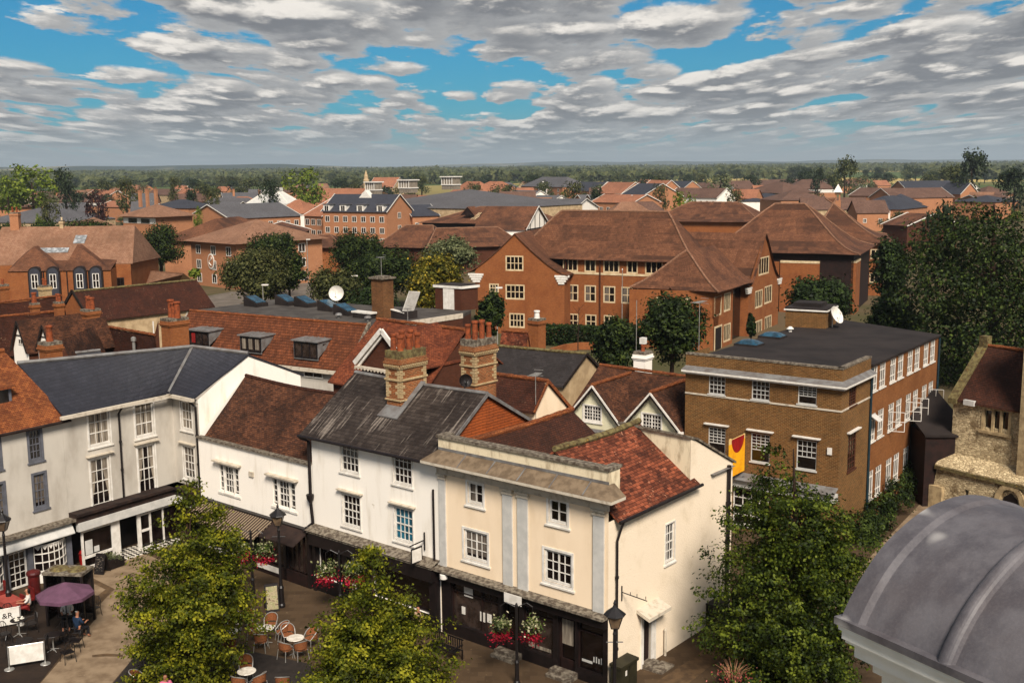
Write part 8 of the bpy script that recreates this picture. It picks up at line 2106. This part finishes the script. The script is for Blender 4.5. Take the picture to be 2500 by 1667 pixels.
for k, lb in ((1, 'round pale cafe table nearest the black lamp post, four rattan chairs round it'), (2, 'round pale cafe table just left of the middle street tree'), (3, 'round pale cafe table at the bottom, right of the left street tree'), (4, 'round pale cafe table half hidden behind the left street tree')):
    p = tabs[k]; put(tb0, (p.x, p.y, 0), 0, lb, GT)
for (px, py, k, lb) in ((662, 1522, 1, 'behind the table nearest the lamp post'), (622, 1543, 1, 'left of the table nearest the lamp post'), (637, 1563, 1, 'in front of the table nearest the lamp post'), (689, 1540, 1, 'right of the table nearest the lamp post'),
    (703, 1548, 2, 'left behind the table beside the middle tree'), (697, 1583, 2, 'left in front of the table beside the middle tree'), (734, 1582, 2, 'right in front of the table beside the middle tree'), (760, 1556, 2, 'right of the table beside the middle tree, touching its leaves'),
    (600, 1626, 3, 'behind the bottom table right of the left tree'), (583, 1668, 3, 'left front of the bottom table right of the left tree'), (632, 1662, 3, 'right front of the bottom table right of the left tree'),
    (572, 1518, 4, 'upper one beside the right side of the left tree'), (606, 1512, 4, 'partly hidden under the right boughs of the left tree'), (690, 1668, 2, 'alone at the bottom edge between the two street trees'), (336, 1660, 3, 'alone at the bottom, left of the left street tree'), (560, 1575, 4, 'seen through the lower boughs of the left tree')):
    p = G(px, py, .45); c = tabs[k]; d = Vector((c.x - p.x, c.y - p.y)); put(ch0, (p.x, p.y, 0), math.atan2(d.y, d.x) + math.pi / 2, 'rattan chair ' + lb, GC)
GB = 'black metal chairs of the left cafe terrace'
bts = [G(45, 1512, .73), G(163, 1500, .73), G(60, 1562, .73), G(128, 1548, .73)]
for p, lb in zip(bts, ('black metal table with crockery behind the white banner at the left edge', 'black metal table under the purple parasol', 'black metal table behind the large white banner', 'black metal table between the parasol and the large white banner')): put(bt0, (p.x, p.y, 0), .3, lb, 'black metal tables of the left cafe terrace')
for (px, py, k, lb) in ((22, 1500, 0, 'with a pale cushion at the left edge behind the white banner'), (75, 1520, 0, 'right of the crockery table at the left'), (228, 1482, 1, 'rightmost of the terrace, alone beside the kiosk post'), (190, 1519, 1, 'right front of the parasol table, used by the white-haired man'), (163, 1494, 1, 'behind the parasol table, used by the woman in white'),
    (100, 1575, 2, 'right of the table behind the large white banner'), (35, 1575, 2, 'left of the table behind the large white banner'), (165, 1590, 3, 'at the terrace edge, nearest the light path'), (150, 1545, 3, 'behind the table between parasol and banner'), (185, 1562, 3, 'at the terrace edge below the white-haired man'), (10, 1545, 2, 'cut by the left edge of the photo')):
    p = G(px, py, .45); c = bts[k]; d = Vector((c.x - p.x, c.y - p.y)); put(bc0, (p.x, p.y, 0), math.atan2(d.y, d.x) + math.pi / 2, 'black metal chair ' + lb, GB)
crk = plain('white_crockery', '#e0dace', '#cfc8ba', .3, 5.)
for c, items, lb in ((bts[0], ((-.1, 0), (.12, .08), (.0, -.15)), 'white cups and plates on the black table at the left edge'), (bts[1], ((-.15, .05), (.15, -.02)), 'white cups on the black table under the purple parasol')):
    o = thing('crockery', lb, 'crockery', (c.x, c.y, .745))
    for x, y in items:
        mb = MB(); mb.lathe((c.x + x, c.y + y, .745), [(.03, 0), (.09, .012), (.1, .02), (.03, .018)], 12); build(mb, 'saucer', [crk], o); mb = MB(); mb.lathe((c.x + x, c.y + y, .765), [(.03, 0), (.045, .05), (.048, .08), (.04, .08), (.03, .02)], 10); build(mb, 'cup', [crk], o)
# banners
def banner(label, pa, pb, z0, z1):
    F = Fr.two(G(*pa), G(*pb)); L = F.L; th = thing('cafe_barrier', label, 'barrier', F.P(L / 2), 'white cafe barrier banners')
    mb = MB(); mb.box(F, .04, L - .04, -.01, .01, z0, z1); build(mb, 'banner', [M['joinery']], th)
    for u in (0, L): mb = MB(); mb.tube([F.P(u, 0, .02), F.P(u, 0, z1 + .06)], .025, 8); po = build(mb, 'post', [M['aluminium']], th); mb = MB(); mb.lathe(F.P(u, 0, 0.012), [(.2, 0), (.19, .02), (.06, .05), (.03, .12)], 16); build(mb, 'base', [M['aluminium']], po)
    mb = MB(); mb.tube([F.P(0, 0, z1 + .02), F.P(L, 0, z1 + .02)], .015, 6); build(mb, 'rail', [M['aluminium']], th)
banner('large blank white banner between two posts at the bottom left', (23, 1634), (111, 1620), .2, .95)
banner('white banner with dark letters, cut by the left edge of the photo', (-60, 1545), (52, 1524), .1, .85)
def lettering(txt, F, u, z, h, w_, mat, parent):
    cu = bpy.data.curves.new('t', 'FONT'); cu.body = txt; cu.size = h; cu.extrude = .004; o = bpy.data.objects.new('t', cu); COL.objects.link(o)
    me = bpy.data.meshes.new_from_object(o.evaluated_get(bpy.context.evaluated_depsgraph_get())); bpy.data.objects.remove(o)
    R = Matrix(((F.d.x, 0, F.n.x), (F.d.y, 0, F.n.y), (0, 1, 0))).to_4x4(); R.translation = F.P(u, w_, z) - parent.location; me.transform(R); me.materials.clear(); me.materials.append(mat)
    q = bpy.data.objects.new('lettering', me); COL.objects.link(q); q.parent = parent
BNF = Fr.two(G(-60, 1545), G(52, 1524)); lettering('&R', BNF, BNF.uz(4, 1500)[0], .42, .36, -.02, M['black'], [o for o in bpy.data.objects if o.get('label', '').startswith('white banner with dark')][0])
# purple parasol
c = G(158, 1440, 2.25); par = thing('parasol', 'purple octagonal parasol over the cafe terrace in front of the dark kiosk', 'parasol', (c.x, c.y, 0)); pm2 = plain('purple_cloth', '#5f4052', '#533848', .8, 3.)
mb = MB(); n = 8; R = 1.2; rim = [Vector((c.x + R * math.cos(a + .2), c.y + R * math.sin(a + .2), 2.12)) for a in np.linspace(0, 2 * math.pi, n + 1)[:-1]]; ap = Vector((c.x, c.y, 2.62))
for i in range(n): a, b = rim[i], rim[(i + 1) % n]; mb.face([a, b, ap]); mb.face([a - Vector((0, 0, .14)), b - Vector((0, 0, .14)), b, a])
build(mb, 'canopy', [pm2], par); mb = MB(); mb.tube([(c.x, c.y, 0), (c.x, c.y, 2.7)], .025, 8); build(mb, 'pole', [M['iron']], par)
mb = MB(); mb.lathe((c.x, c.y, 0.012), [(.3, 0), (.3, .06), (.05, .1)], 12); build(mb, 'base', [M['iron']], par)
for i in range(n): mb = MB(); mb.tube([ap - Vector((0, 0, .04)), rim[i] - Vector((0, 0, .02))], .012, 5); build(mb, 'rib', [M['iron']], par)
# kiosk
KF = Fr.two(G(108, 1400, 2.45), G(198, 1403, 2.45)); P = KF.P; L = KF.L; kk = thing('phone_kiosk', 'dark twin-bay telephone kiosk with pale domed roof behind the purple parasol', 'kiosk', P(L / 2, .5))
mb = MB(); mb.box(KF, -.08, L + .08, -.08, 1.0, 2.4, 2.52); o = build(mb, 'roof', [M['stone_cap']], kk)
for a in (.27, .75): mb = MB(); mb.lathe(P(L * a, .46, 2.52), [(.42, 0), (.36, .06), (.2, .1), (.01, .11)], 16); build(mb, 'dome', [M['moss']], o)
for a, w_ in ((0, 0), (L / 2, 0), (L, 0), (0, .92), (L / 2, .92), (L, .92)): mb = MB(); mb.box(KF, a - .05, a + .05, w_ - .05, w_ + .05, 0, 2.4); build(mb, 'post', [M['black']], kk)
mb = MB(); mb.box(KF, .06, L - .06, .9, .94, .3, 2.4); build(mb, 'back_panel', [M['glass2']], kk); mb = MB(); mb.box(KF, -.04, .0, .05, .87, .2, 2.3); build(mb, 'side_panel', [M['glass']], kk)
mb = MB(); mb.box(KF, .3, .7, .7, .9, 1.0, 1.7); mb2 = build(mb, 'telephone', [M['iron']], kk)
# pillar box
p = G(87, 1468); rb_ = plain('pillar_red', '#4d0c0a', '#3c0807', .45, 4., spec=.5); pb_ = thing('pillar_box', 'red cylindrical pillar post box left of the dark kiosk', 'post box', p)
mb = MB(); mb.lathe(p, [(.29, 0), (.29, .2), (.265, .24), (.265, 1.32), (.28, 1.34)], 20); build(mb, 'body', [rb_], pb_); mb = MB(); mb.lathe(p, [(.32, 1.34), (.33, 1.42), (.3, 1.5), (.1, 1.58), (.01, 1.6)], 20); build(mb, 'cap', [rb_], pb_); mb = MB(); mb.lathe(p, [(.292, 0), (.292, .18)], 20); build(mb, 'plinth', [M['black']], pb_)
# red chairs and cloth table at the left
rcl = plain('red_chair_cloth', '#6c1613', '#500e0c', .7, 3.); pkc = plain('pink_cloth', '#96443a', '#843a32', .8, 2.)
p = G(22, 1462, .74); rt = thing('cloth_table', 'table with pinkish red cloth at the left edge behind the lamp post', 'table', (p.x, p.y, 0)); mb = MB(); F = Fr((p.x, p.y), T.d); mb.box(F, -.75, .5, -.4, .4, .5, .75); build(mb, 'cloth', [pkc], rt)
for a, b in ((-.6, -.3), (.4, -.3), (.4, .3), (-.6, .3)): mb = MB(); mb.box(F, a, a + .05, b, b + .05, 0, .5); build(mb, 'leg', [M['darkwood']], rt)
for (px, py, lb) in ((66, 1461, 'red upholstered chair under the woman in white at the left'), (45, 1480, 'red upholstered chair between the lamp post and the white banner'), (4, 1446, 'red upholstered chair at the left edge by the bow window')):
    p = G(px, py, .45); F = Fr((p.x, p.y), T.d); o = thing('red_chair', lb, 'chair', (p.x, p.y, 0), 'red upholstered chairs'); mb = MB(); mb.box(F, -.24, .24, -.24, .24, .38, .47); build(mb, 'seat', [rcl], o); mb = MB(); mb.box(F, -.24, .24, .2, .26, .47, .95); build(mb, 'backrest', [rcl], o)
    for a, b in ((-.22, -.22), (.19, -.22), (.19, .2), (-.22, .2)): mb = MB(); mb.box(F, a, a + .03, b, b + .03, 0, .38); build(mb, 'leg', [M['darkwood']], o)
# boards
def aboard(label, p, rot, h, face, w_=.6):
    o = loc_thing('a_board', label, 'sign board', p, rot); mb = MB(); X = Fr((0, 0), (1, 0))
    for s_ in (-1, 1):
        mb = MB(); mb.prism([Vector((-w_ / 2, s_ * .32, 0)), Vector((w_ / 2, s_ * .32, 0)), Vector((w_ / 2, s_ * .04, h)), Vector((-w_ / 2, s_ * .04, h))], (0, -.03 * s_, 0)); lbuild(mb, 'panel', [M['black']], o)
    mb = MB(); k = .82; a = -.355; mb.face([Vector((-w_ / 2 * k, -.335, .12)), Vector((w_ / 2 * k, -.335, .12)), Vector((w_ / 2 * k, -.09, h - .1)), Vector((-w_ / 2 * k, -.09, h - .1))]); lbuild(mb, 'poster', [face], o)
ps, t, b_ = base_mat('poster_face', .5); g = t.new('ShaderNodeTexCoord').outputs['Object']; t.l.new(t.ramp(t.noise(g, 5, 3, .6), [(.35, C('#4a3420')), (.48, C('#9c8f72')), (.6, C('#7c7a52')), (.75, C('#b0a68c'))]), b_.inputs['Base Color'])
ck_, t, b_ = base_mat('chalk_board', .8); g = t.new('ShaderNodeTexCoord').outputs['Object']; s_ = t.new('ShaderNodeVectorMath', operation='MULTIPLY'); t.l.new(g, s_.inputs[0]); s_.inputs[1].default_value = (10, 10, 30); t.l.new(t.mix(t.mr(t.noise(s_.outputs[0], 1, 2, .5), .58, .64), C('#0f0b0a'), C('#6a5f54')), b_.inputs['Base Color'])
p = G(664, 1487); aboard('black-framed poster stand with a mottled picture, beside the lamp post', p, .35, 1.25, ps, .62)
p = G(250, 1397); aboard('black chalk A-board in front of the shop with the white door', p, -.25, 1.0, ck_, .55)
p = G(277, 1385); pl_ = thing('planter', 'low dark planter with grey-green plants right of the chalk A-board', 'planter', p); mb = MB(); F = Fr((p.x, p.y), F1.d); mb.box(F, -.5, .5, -.25, .25, 0.06, .5); build(mb, 'trough', [M['black']], pl_)
q = rng.normal(size=(260, 3)) * np.array([.28, .2, .12]) + np.array([0, 0, .6]); o = bpy.data.objects.new('plants', mesh_from_quads('plants', leaf_quads(q, .1, None, .4), LEAF['grey'])); COL.objects.link(o); o.parent = pl_
p = G(207, 1385); rl = thing('red_round_bin', 'bright red rounded bin standing before the shop window left of the chalk board', 'bin', p); brr = plain('bright_red_plastic', '#8c1410', '#780f0c', .4, 3.); mb = MB(); mb.lathe(p, [(.2, 0), (.24, .5), (.24, .75), (.2, .9), (.08, .98), (.01, .99)], 14); build(mb, 'body', [brr], rl); mb = MB(); mb.lathe(p, [(.26, .74), (.26, .8)], 14); build(mb, 'rim', [rcl], rl)
# bench by the shop step
p = G(1085, 1602); BF2 = Fr((p.x, p.y), T.d); bn = thing('bench', 'black metal slatted bench on the paving right of the middle street tree', 'bench', p); P = BF2.P
mb = MB()
for k in range(5): mb.box(BF2, -.8, .8, -.25 + k * .1, -.18 + k * .1, .43, .46)
build(mb, 'seat', [M['iron']], bn); mb = MB()
for k in range(13): mb.box(BF2, -.78 + k * .125, -.74 + k * .125, .26, .29, .46, .85)
mb.box(BF2, -.82, .82, .25, .3, .83, .88); build(mb, 'backrest', [M['iron']], bn)
for a in (-.8, .76): 
    for b in (-.24, .22): mb = MB(); mb.box(BF2, a, a + .05, b, b + .05, 0, .44); build(mb, 'leg', [M['iron']], bn)
    mb = MB(); mb.box(BF2, a, a + .05, -.24, .28, .62, .66); build(mb, 'armrest', [M['iron']], bn)
# green cabinet
CBF = S4; u0, _ = S4.uz(1518, 1680, -.5); gcm = plain('dark_green_cabinet', '#1f1d12', '#2b2819', .6, 2., spots=(4., .66, '#4a4326'))
p = G(1512, 1700); KF2 = Fr((p.x, p.y), S4.d); cb = thing('utility_cabinet', 'dark green utility cabinet between the corner lamp post and the side door', 'utility cabinet', p)
mb = MB(); mb.box(KF2, 0, 1.15, -.05, .4, 0, 1.12); build(mb, 'body', [gcm], cb); mb = MB(); mb.prism([KF2.P(-.04, -.1, 1.2), KF2.P(1.2, -.1, 1.2), KF2.P(1.2, .45, 1.24), KF2.P(-.04, .45, 1.24)], (0, 0, -.11)); build(mb, 'lid', [gcm], cb)
for k in (0.03, .59): mb = MB(); mb.box(KF2, k, k + .53, -.07, -.05, .08, 1.05); build(mb, 'door', [gcm], cb)
mb = MB(); mb.box(KF2, .30, .4, -.085, -.072, .75, .95); build(mb, 'notice', [M['joinery']], cb)
p = G(1752, 1526); KF3 = Fr((p.x, p.y), S4.d); bb = thing('black_bin', 'black box-shaped bin at the far end of the cream side wall', 'bin', p); mb = MB(); mb.box(KF3, -.5, .3, -.3, .35, 0, 1.05); build(mb, 'body', [M['black']], bb); mb = MB(); mb.box(KF3, -.53, .33, -.33, .38, 1.05, 1.12); build(mb, 'lid', [M['black']], bb)
mb = MB(); p = S4.P(4.0, -.12, 0); mb.tube([p, p + Vector((0, 0, 1.1))], .055, 8); mb.lathe(p, [(.07, 1.1), (.05, 1.17), (.01, 1.2)], 8); o = build(mb, 'vent_pipe', [M['cornice']], loc=p); tag(o, 'short cream-painted vent pipe standing against the cream side wall', 'pipe')
# flower planter at the bottom right
p = G(1790, 1700); fp_ = thing('planter', 'planter of spiky grasses and pink flowers at the bottom, below the large street tree', 'planter', p); mb = MB(); mb.lathe(p, [(.5, 0), (.65, .6), (.68, .65), (.6, .66), (.5, .6)], 16); build(mb, 'tub', [M['darkwood']], fp_)
mb = MB()
for k in range(26): a = k * 2.4; r_ = .25 + .5 * rnd.random(); mb.tube([p + Vector((math.cos(a) * .15, math.sin(a) * .15, .6)), p + Vector((math.cos(a) * r_ * .6, math.sin(a) * r_ * .6, 1.1)), p + Vector((math.cos(a) * r_ * 1.1, math.sin(a) * r_ * 1.1, 1.25 + .2 * rnd.random()))], [.012, .01, .004], 4)
build(mb, 'grasses', [plain('dry_grass_blades', '#a87a5a', '#7d5a44', .8)], fp_)
LEAF['pink'] = leafm('pink_petals', '#7a2a2a', '#a8504a', '#d89080', .2)
for leaf, nm, n_ in (('pink', 'flowers', 260), ('basket', 'foliage', 500)):
    q = rng.normal(size=(n_, 3)) * np.array([.35, .35, .18]) + np.array([0, 0, .75]); o = bpy.data.objects.new(nm, mesh_from_quads(nm, leaf_quads(q, .1, None, .3), LEAF[leaf])); COL.objects.link(o); o.parent = fp_
# modern street lights beyond the flat roof
for (px, top, D, hd, lb) in ((749, 585, 190, -1, 'tall grey street light in front of the dark red roofed brick hall'), (691, 646, 160, 1, 'grey street light in front of the big olive-green tree'), (641, 696, 140, 1, 'grey street light with two heads just behind the flat roof, left'), (860, 674, 150, 1, 'grey street light before the central clump of trees'), (1213, 703, 118, -1, 'grey street light in front of the shaped brick gable, left part'), (1405, 700, 100, 0, 'x')):
    if hd == 0: continue
    p = GD(px, top, D); mb = MB(); th = thing('street_light', lb, 'street light', (p.x, p.y, 0), 'modern grey street lights'); mb.tube([(p.x, p.y, 0), (p.x, p.y, p.z)], [.09, .05], 7); build(mb, 'column', [M['aluminium']], th)
    mb = MB(); F = Fr((p.x, p.y), (1, 0)); mb.box(F, -.1, .75, -.15, .15, p.z - .05, p.z + .1) if hd > 0 else mb.box(F, -.1, .6, -.15, .15, p.z - .05, p.z + .1); build(mb, 'lamp_head', [M['joinery']], th)
fg = thing('flagpole', 'thin white pole rising in front of the red brick offices, behind the white chimney', 'pole', G(1518, 880)); 
# low brick garden wall by the hedge
GW = Fr.two(G(1370, 872), G(1450, 862)); gw0 = thing('garden_wall', 'low curved brick garden wall with gravel bed in front of the dark hedge', 'wall', GW.P(1)); mb = MB()
pts = [G(1345, 868), G(1380, 858), G(1415, 853), G(1450, 853), G(1490, 858)]
for a, b in zip(pts[:-1], pts[1:]): mb.beam(a + Vector((0, 0, .4)), b + Vector((0, 0, .4)), .3, .8)
build(mb, 'wall', [M['brick_red']], gw0)
mb = MB(); b = G(1518, 880); mb.tube([b, b + Vector((0, 0, 9.5))], [.06, .03], 6); build(mb, 'pole', [M['aluminium']], fg); mb = MB(); mb.lathe(b, [(.05, 9.5), (.08, 9.58), (.01, 9.66)], 8); build(mb, 'finial', [M['joinery']], fg)

# ---- people
skinm = plain('skin', '#a8745a', '#96644c', .6, 4.)
def skinmesh(name, V, E_, R, mats, parent, lev=1, scale=1.0):
    me = bpy.data.meshes.new(name); me.from_pydata([tuple(v) for v in V], E_, []); o = bpy.data.objects.new('tmp', me); COL.objects.link(o)
    o.modifiers.new('s', 'SKIN'); sv = me.skin_vertices[0].data
    for i, r_ in enumerate(R): sv[i].radius = (r_, r_); sv[i].use_root = (i == 0)
    ss = o.modifiers.new('u', 'SUBSURF'); ss.levels = lev; ss.render_levels = lev
    dg = bpy.context.evaluated_depsgraph_get(); m2 = bpy.data.meshes.new_from_object(o.evaluated_get(dg)); m2.name = name
    bpy.data.objects.remove(o); m2.materials.clear(); m2.materials.append(mats); m2.polygons.foreach_set('use_smooth', [True] * len(m2.polygons))
    q = bpy.data.objects.new(name, m2); COL.objects.link(q); q.parent = parent; return q
def person(label, p, rot, shirt, trousers, hair, hairstyle='short', reach=.35):
    """seated figure: faces -y in its own axes, seat at z .45"""
    th = loc_thing('person', label, 'person', p, rot)
    J = {'pel': (0, 0, .56), 'wa': (0, .02, .74), 'ch': (0, .03, .95), 'nk': (0, .01, 1.13), 'hd0': (0, -.01, 1.2), 'hd': (0, -.02, 1.29), 'hdt': (0, 0, 1.37)}
    V = [J[k] for k in ('pel', 'wa', 'ch', 'nk', 'hd0', 'hd', 'hdt')]; R = [.13, .12, .14, .05, .07, .088, .06]; E_ = [(i, i + 1) for i in range(6)]
    for s_ in (-1, 1):
        n = len(V); V += [(s_ * .17, .03, 1.05), (s_ * .23, -.02, .85), (s_ * .20, -.2, .78), (s_ * .12, -.2 - reach * .6, .80)]; R += [.055, .045, .036, .028]; E_ += [(2, n), (n, n + 1), (n + 1, n + 2), (n + 2, n + 3)]
        m_ = len(V)
        for f_ in range(4): V.append((s_ * .12 + (f_ - 1.5) * .018, -.2 - reach * .6 - .08 - .01 * (f_ % 2), .79)); R.append(.009); E_.append((n + 3, m_ + f_))
        V.append((s_ * .12 - s_ * .045, -.2 - reach * .6 - .03, .8)); R.append(.01); E_.append((n + 3, m_ + 4))
        n = len(V); V += [(s_ * .1, -.05, .54), (s_ * .13, -.43, .53), (s_ * .13, -.42, .12), (s_ * .13, -.54, .05)]; R += [.095, .065, .045, .035]; E_ += [(0, n), (n, n + 1), (n + 1, n + 2), (n + 2, n + 3)]
    skinmesh('body', V, E_, R, skinm, th)
    sv, sr, se = [J['pel'], J['wa'], J['ch'], (0, .02, 1.08)], [.145, .14, .16, .085], [(0, 1), (1, 2), (2, 3)]
    for s_ in (-1, 1): n = len(sv); sv += [(s_ * .17, .03, 1.05), (s_ * .23, -.02, .87), (s_ * .21, -.14, .8)]; sr += [.075, .062, .052]; se += [(2, n), (n, n + 1), (n + 1, n + 2)]
    skinmesh('shirt', sv, se, sr, shirt, th)
    tv, tr_, te = [(0, 0, .56)], [.15], []
    for s_ in (-1, 1): n = len(tv); tv += [(s_ * .1, -.06, .54), (s_ * .13, -.43, .53), (s_ * .13, -.42, .16)]; tr_ += [.11, .08, .06]; te += [(0, n), (n, n + 1), (n + 1, n + 2)]
    skinmesh('trousers', tv, te, tr_, trousers, th)
    if hairstyle == 'long': skinmesh('hair', [(0, .02, 1.36), (0, .06, 1.28), (0, .07, 1.12)], [(0, 1), (1, 2)], [.085, .09, .06], hair, th)
    else: skinmesh('hair', [(0, .015, 1.37), (0, .05, 1.31)], [(0, 1)], [.08, .075], hair, th)
    for s_ in (-1, 1): mb = MB(); mb.lathe((s_ * .035, -.098, 1.30), [(.001, -.01), (.01, 0), (.001, .01)], 6); lbuild(mb, 'eye', [M['black']], th)
    mb = MB(); mb.prism([Vector((-.015, -.10, 1.26)), Vector((.015, -.10, 1.26)), Vector((0, -.10, 1.30))], (0, -.02, 0)); lbuild(mb, 'nose', [skinm], th)
    mb = MB(); mb.beam((-.025, -.096, 1.235), (.025, -.096, 1.235), .008, .008); lbuild(mb, 'mouth', [rcl], th)
    return th
wsh = plain('white_blouse', '#d5cdc4', '#bdb3a8', .8, 5.); nvy = plain('navy_trousers', '#15141a', '#0e0d12', .8); drk = plain('dark_hair', '#1a0f0a', '#0f0805', .6); whh = plain('white_hair', '#d8d2c8', '#b9b2a6', .7, 20.); blu = plain('blue_jumper', '#1b2f4a', '#14253a', .8); bei = plain('beige_shirt', '#b59a7c', '#9a8166', .8, 5.); pnk = plain('pink_top', '#c46a86', '#b05a76', .8)
p = G(163, 1474, 1.1); person('woman in a white blouse with dark hair seated under the purple parasol', (p.x, p.y, 0), .2, wsh, nvy, drk, 'long')
p = G(188, 1494, 1.3); person('white-haired man in a blue jumper seated with his back to the camera', (p.x, p.y, 0), math.pi - .4, blu, nvy, whh)
p = G(66, 1440, 1.3); person('woman in a white top seated on a red chair at the left', (p.x, p.y, 0), -1.2, wsh, rcl, drk, 'long')
p = G(1021, 1484, 1.3); person('man in a beige shirt seated outside the shop, right of the middle tree', (p.x, p.y, 0), -.5, bei, nvy, drk)
p = G(404, 1662, 1.1); person('person in a pink top seated at the bottom edge under the left tree', (p.x, p.y, 0), .4, pnk, nvy, drk)
p = G(995, 1512, .74); put(bt0, (p.x, p.y, 0), 0, 'black metal table in front of the man in the beige shirt', 'black metal tables of the left cafe terrace')
p = G(1021, 1484, 1.3); put(bc0, (p.x, p.y, 0), -.5, 'black metal chair under the man in the beige shirt', GB)
# ---- haze: thin even air
hm_ = bpy.data.materials.new('haze_air'); hm_.use_nodes = True; t = NT(hm_.node_tree); t.n.clear()
pv = t.new('ShaderNodeVolumePrincipled'); pv.inputs['Color'].default_value = (.72, .85, .95, 1); pv.inputs['Density'].default_value = HAZE; pv.inputs['Anisotropy'].default_value = .2
ou = t.new('ShaderNodeOutputMaterial'); t.l.new(pv.outputs[0], ou.inputs['Volume'])
if HAZE > 0:
    mb = MB(); X = Fr((0, 0), (1, 0)); mb.box(X, -15500, 15500, -800, 23000, -3, 260)
    o = build(mb, 'haze', [hm_]); o['kind'] = 'stuff'
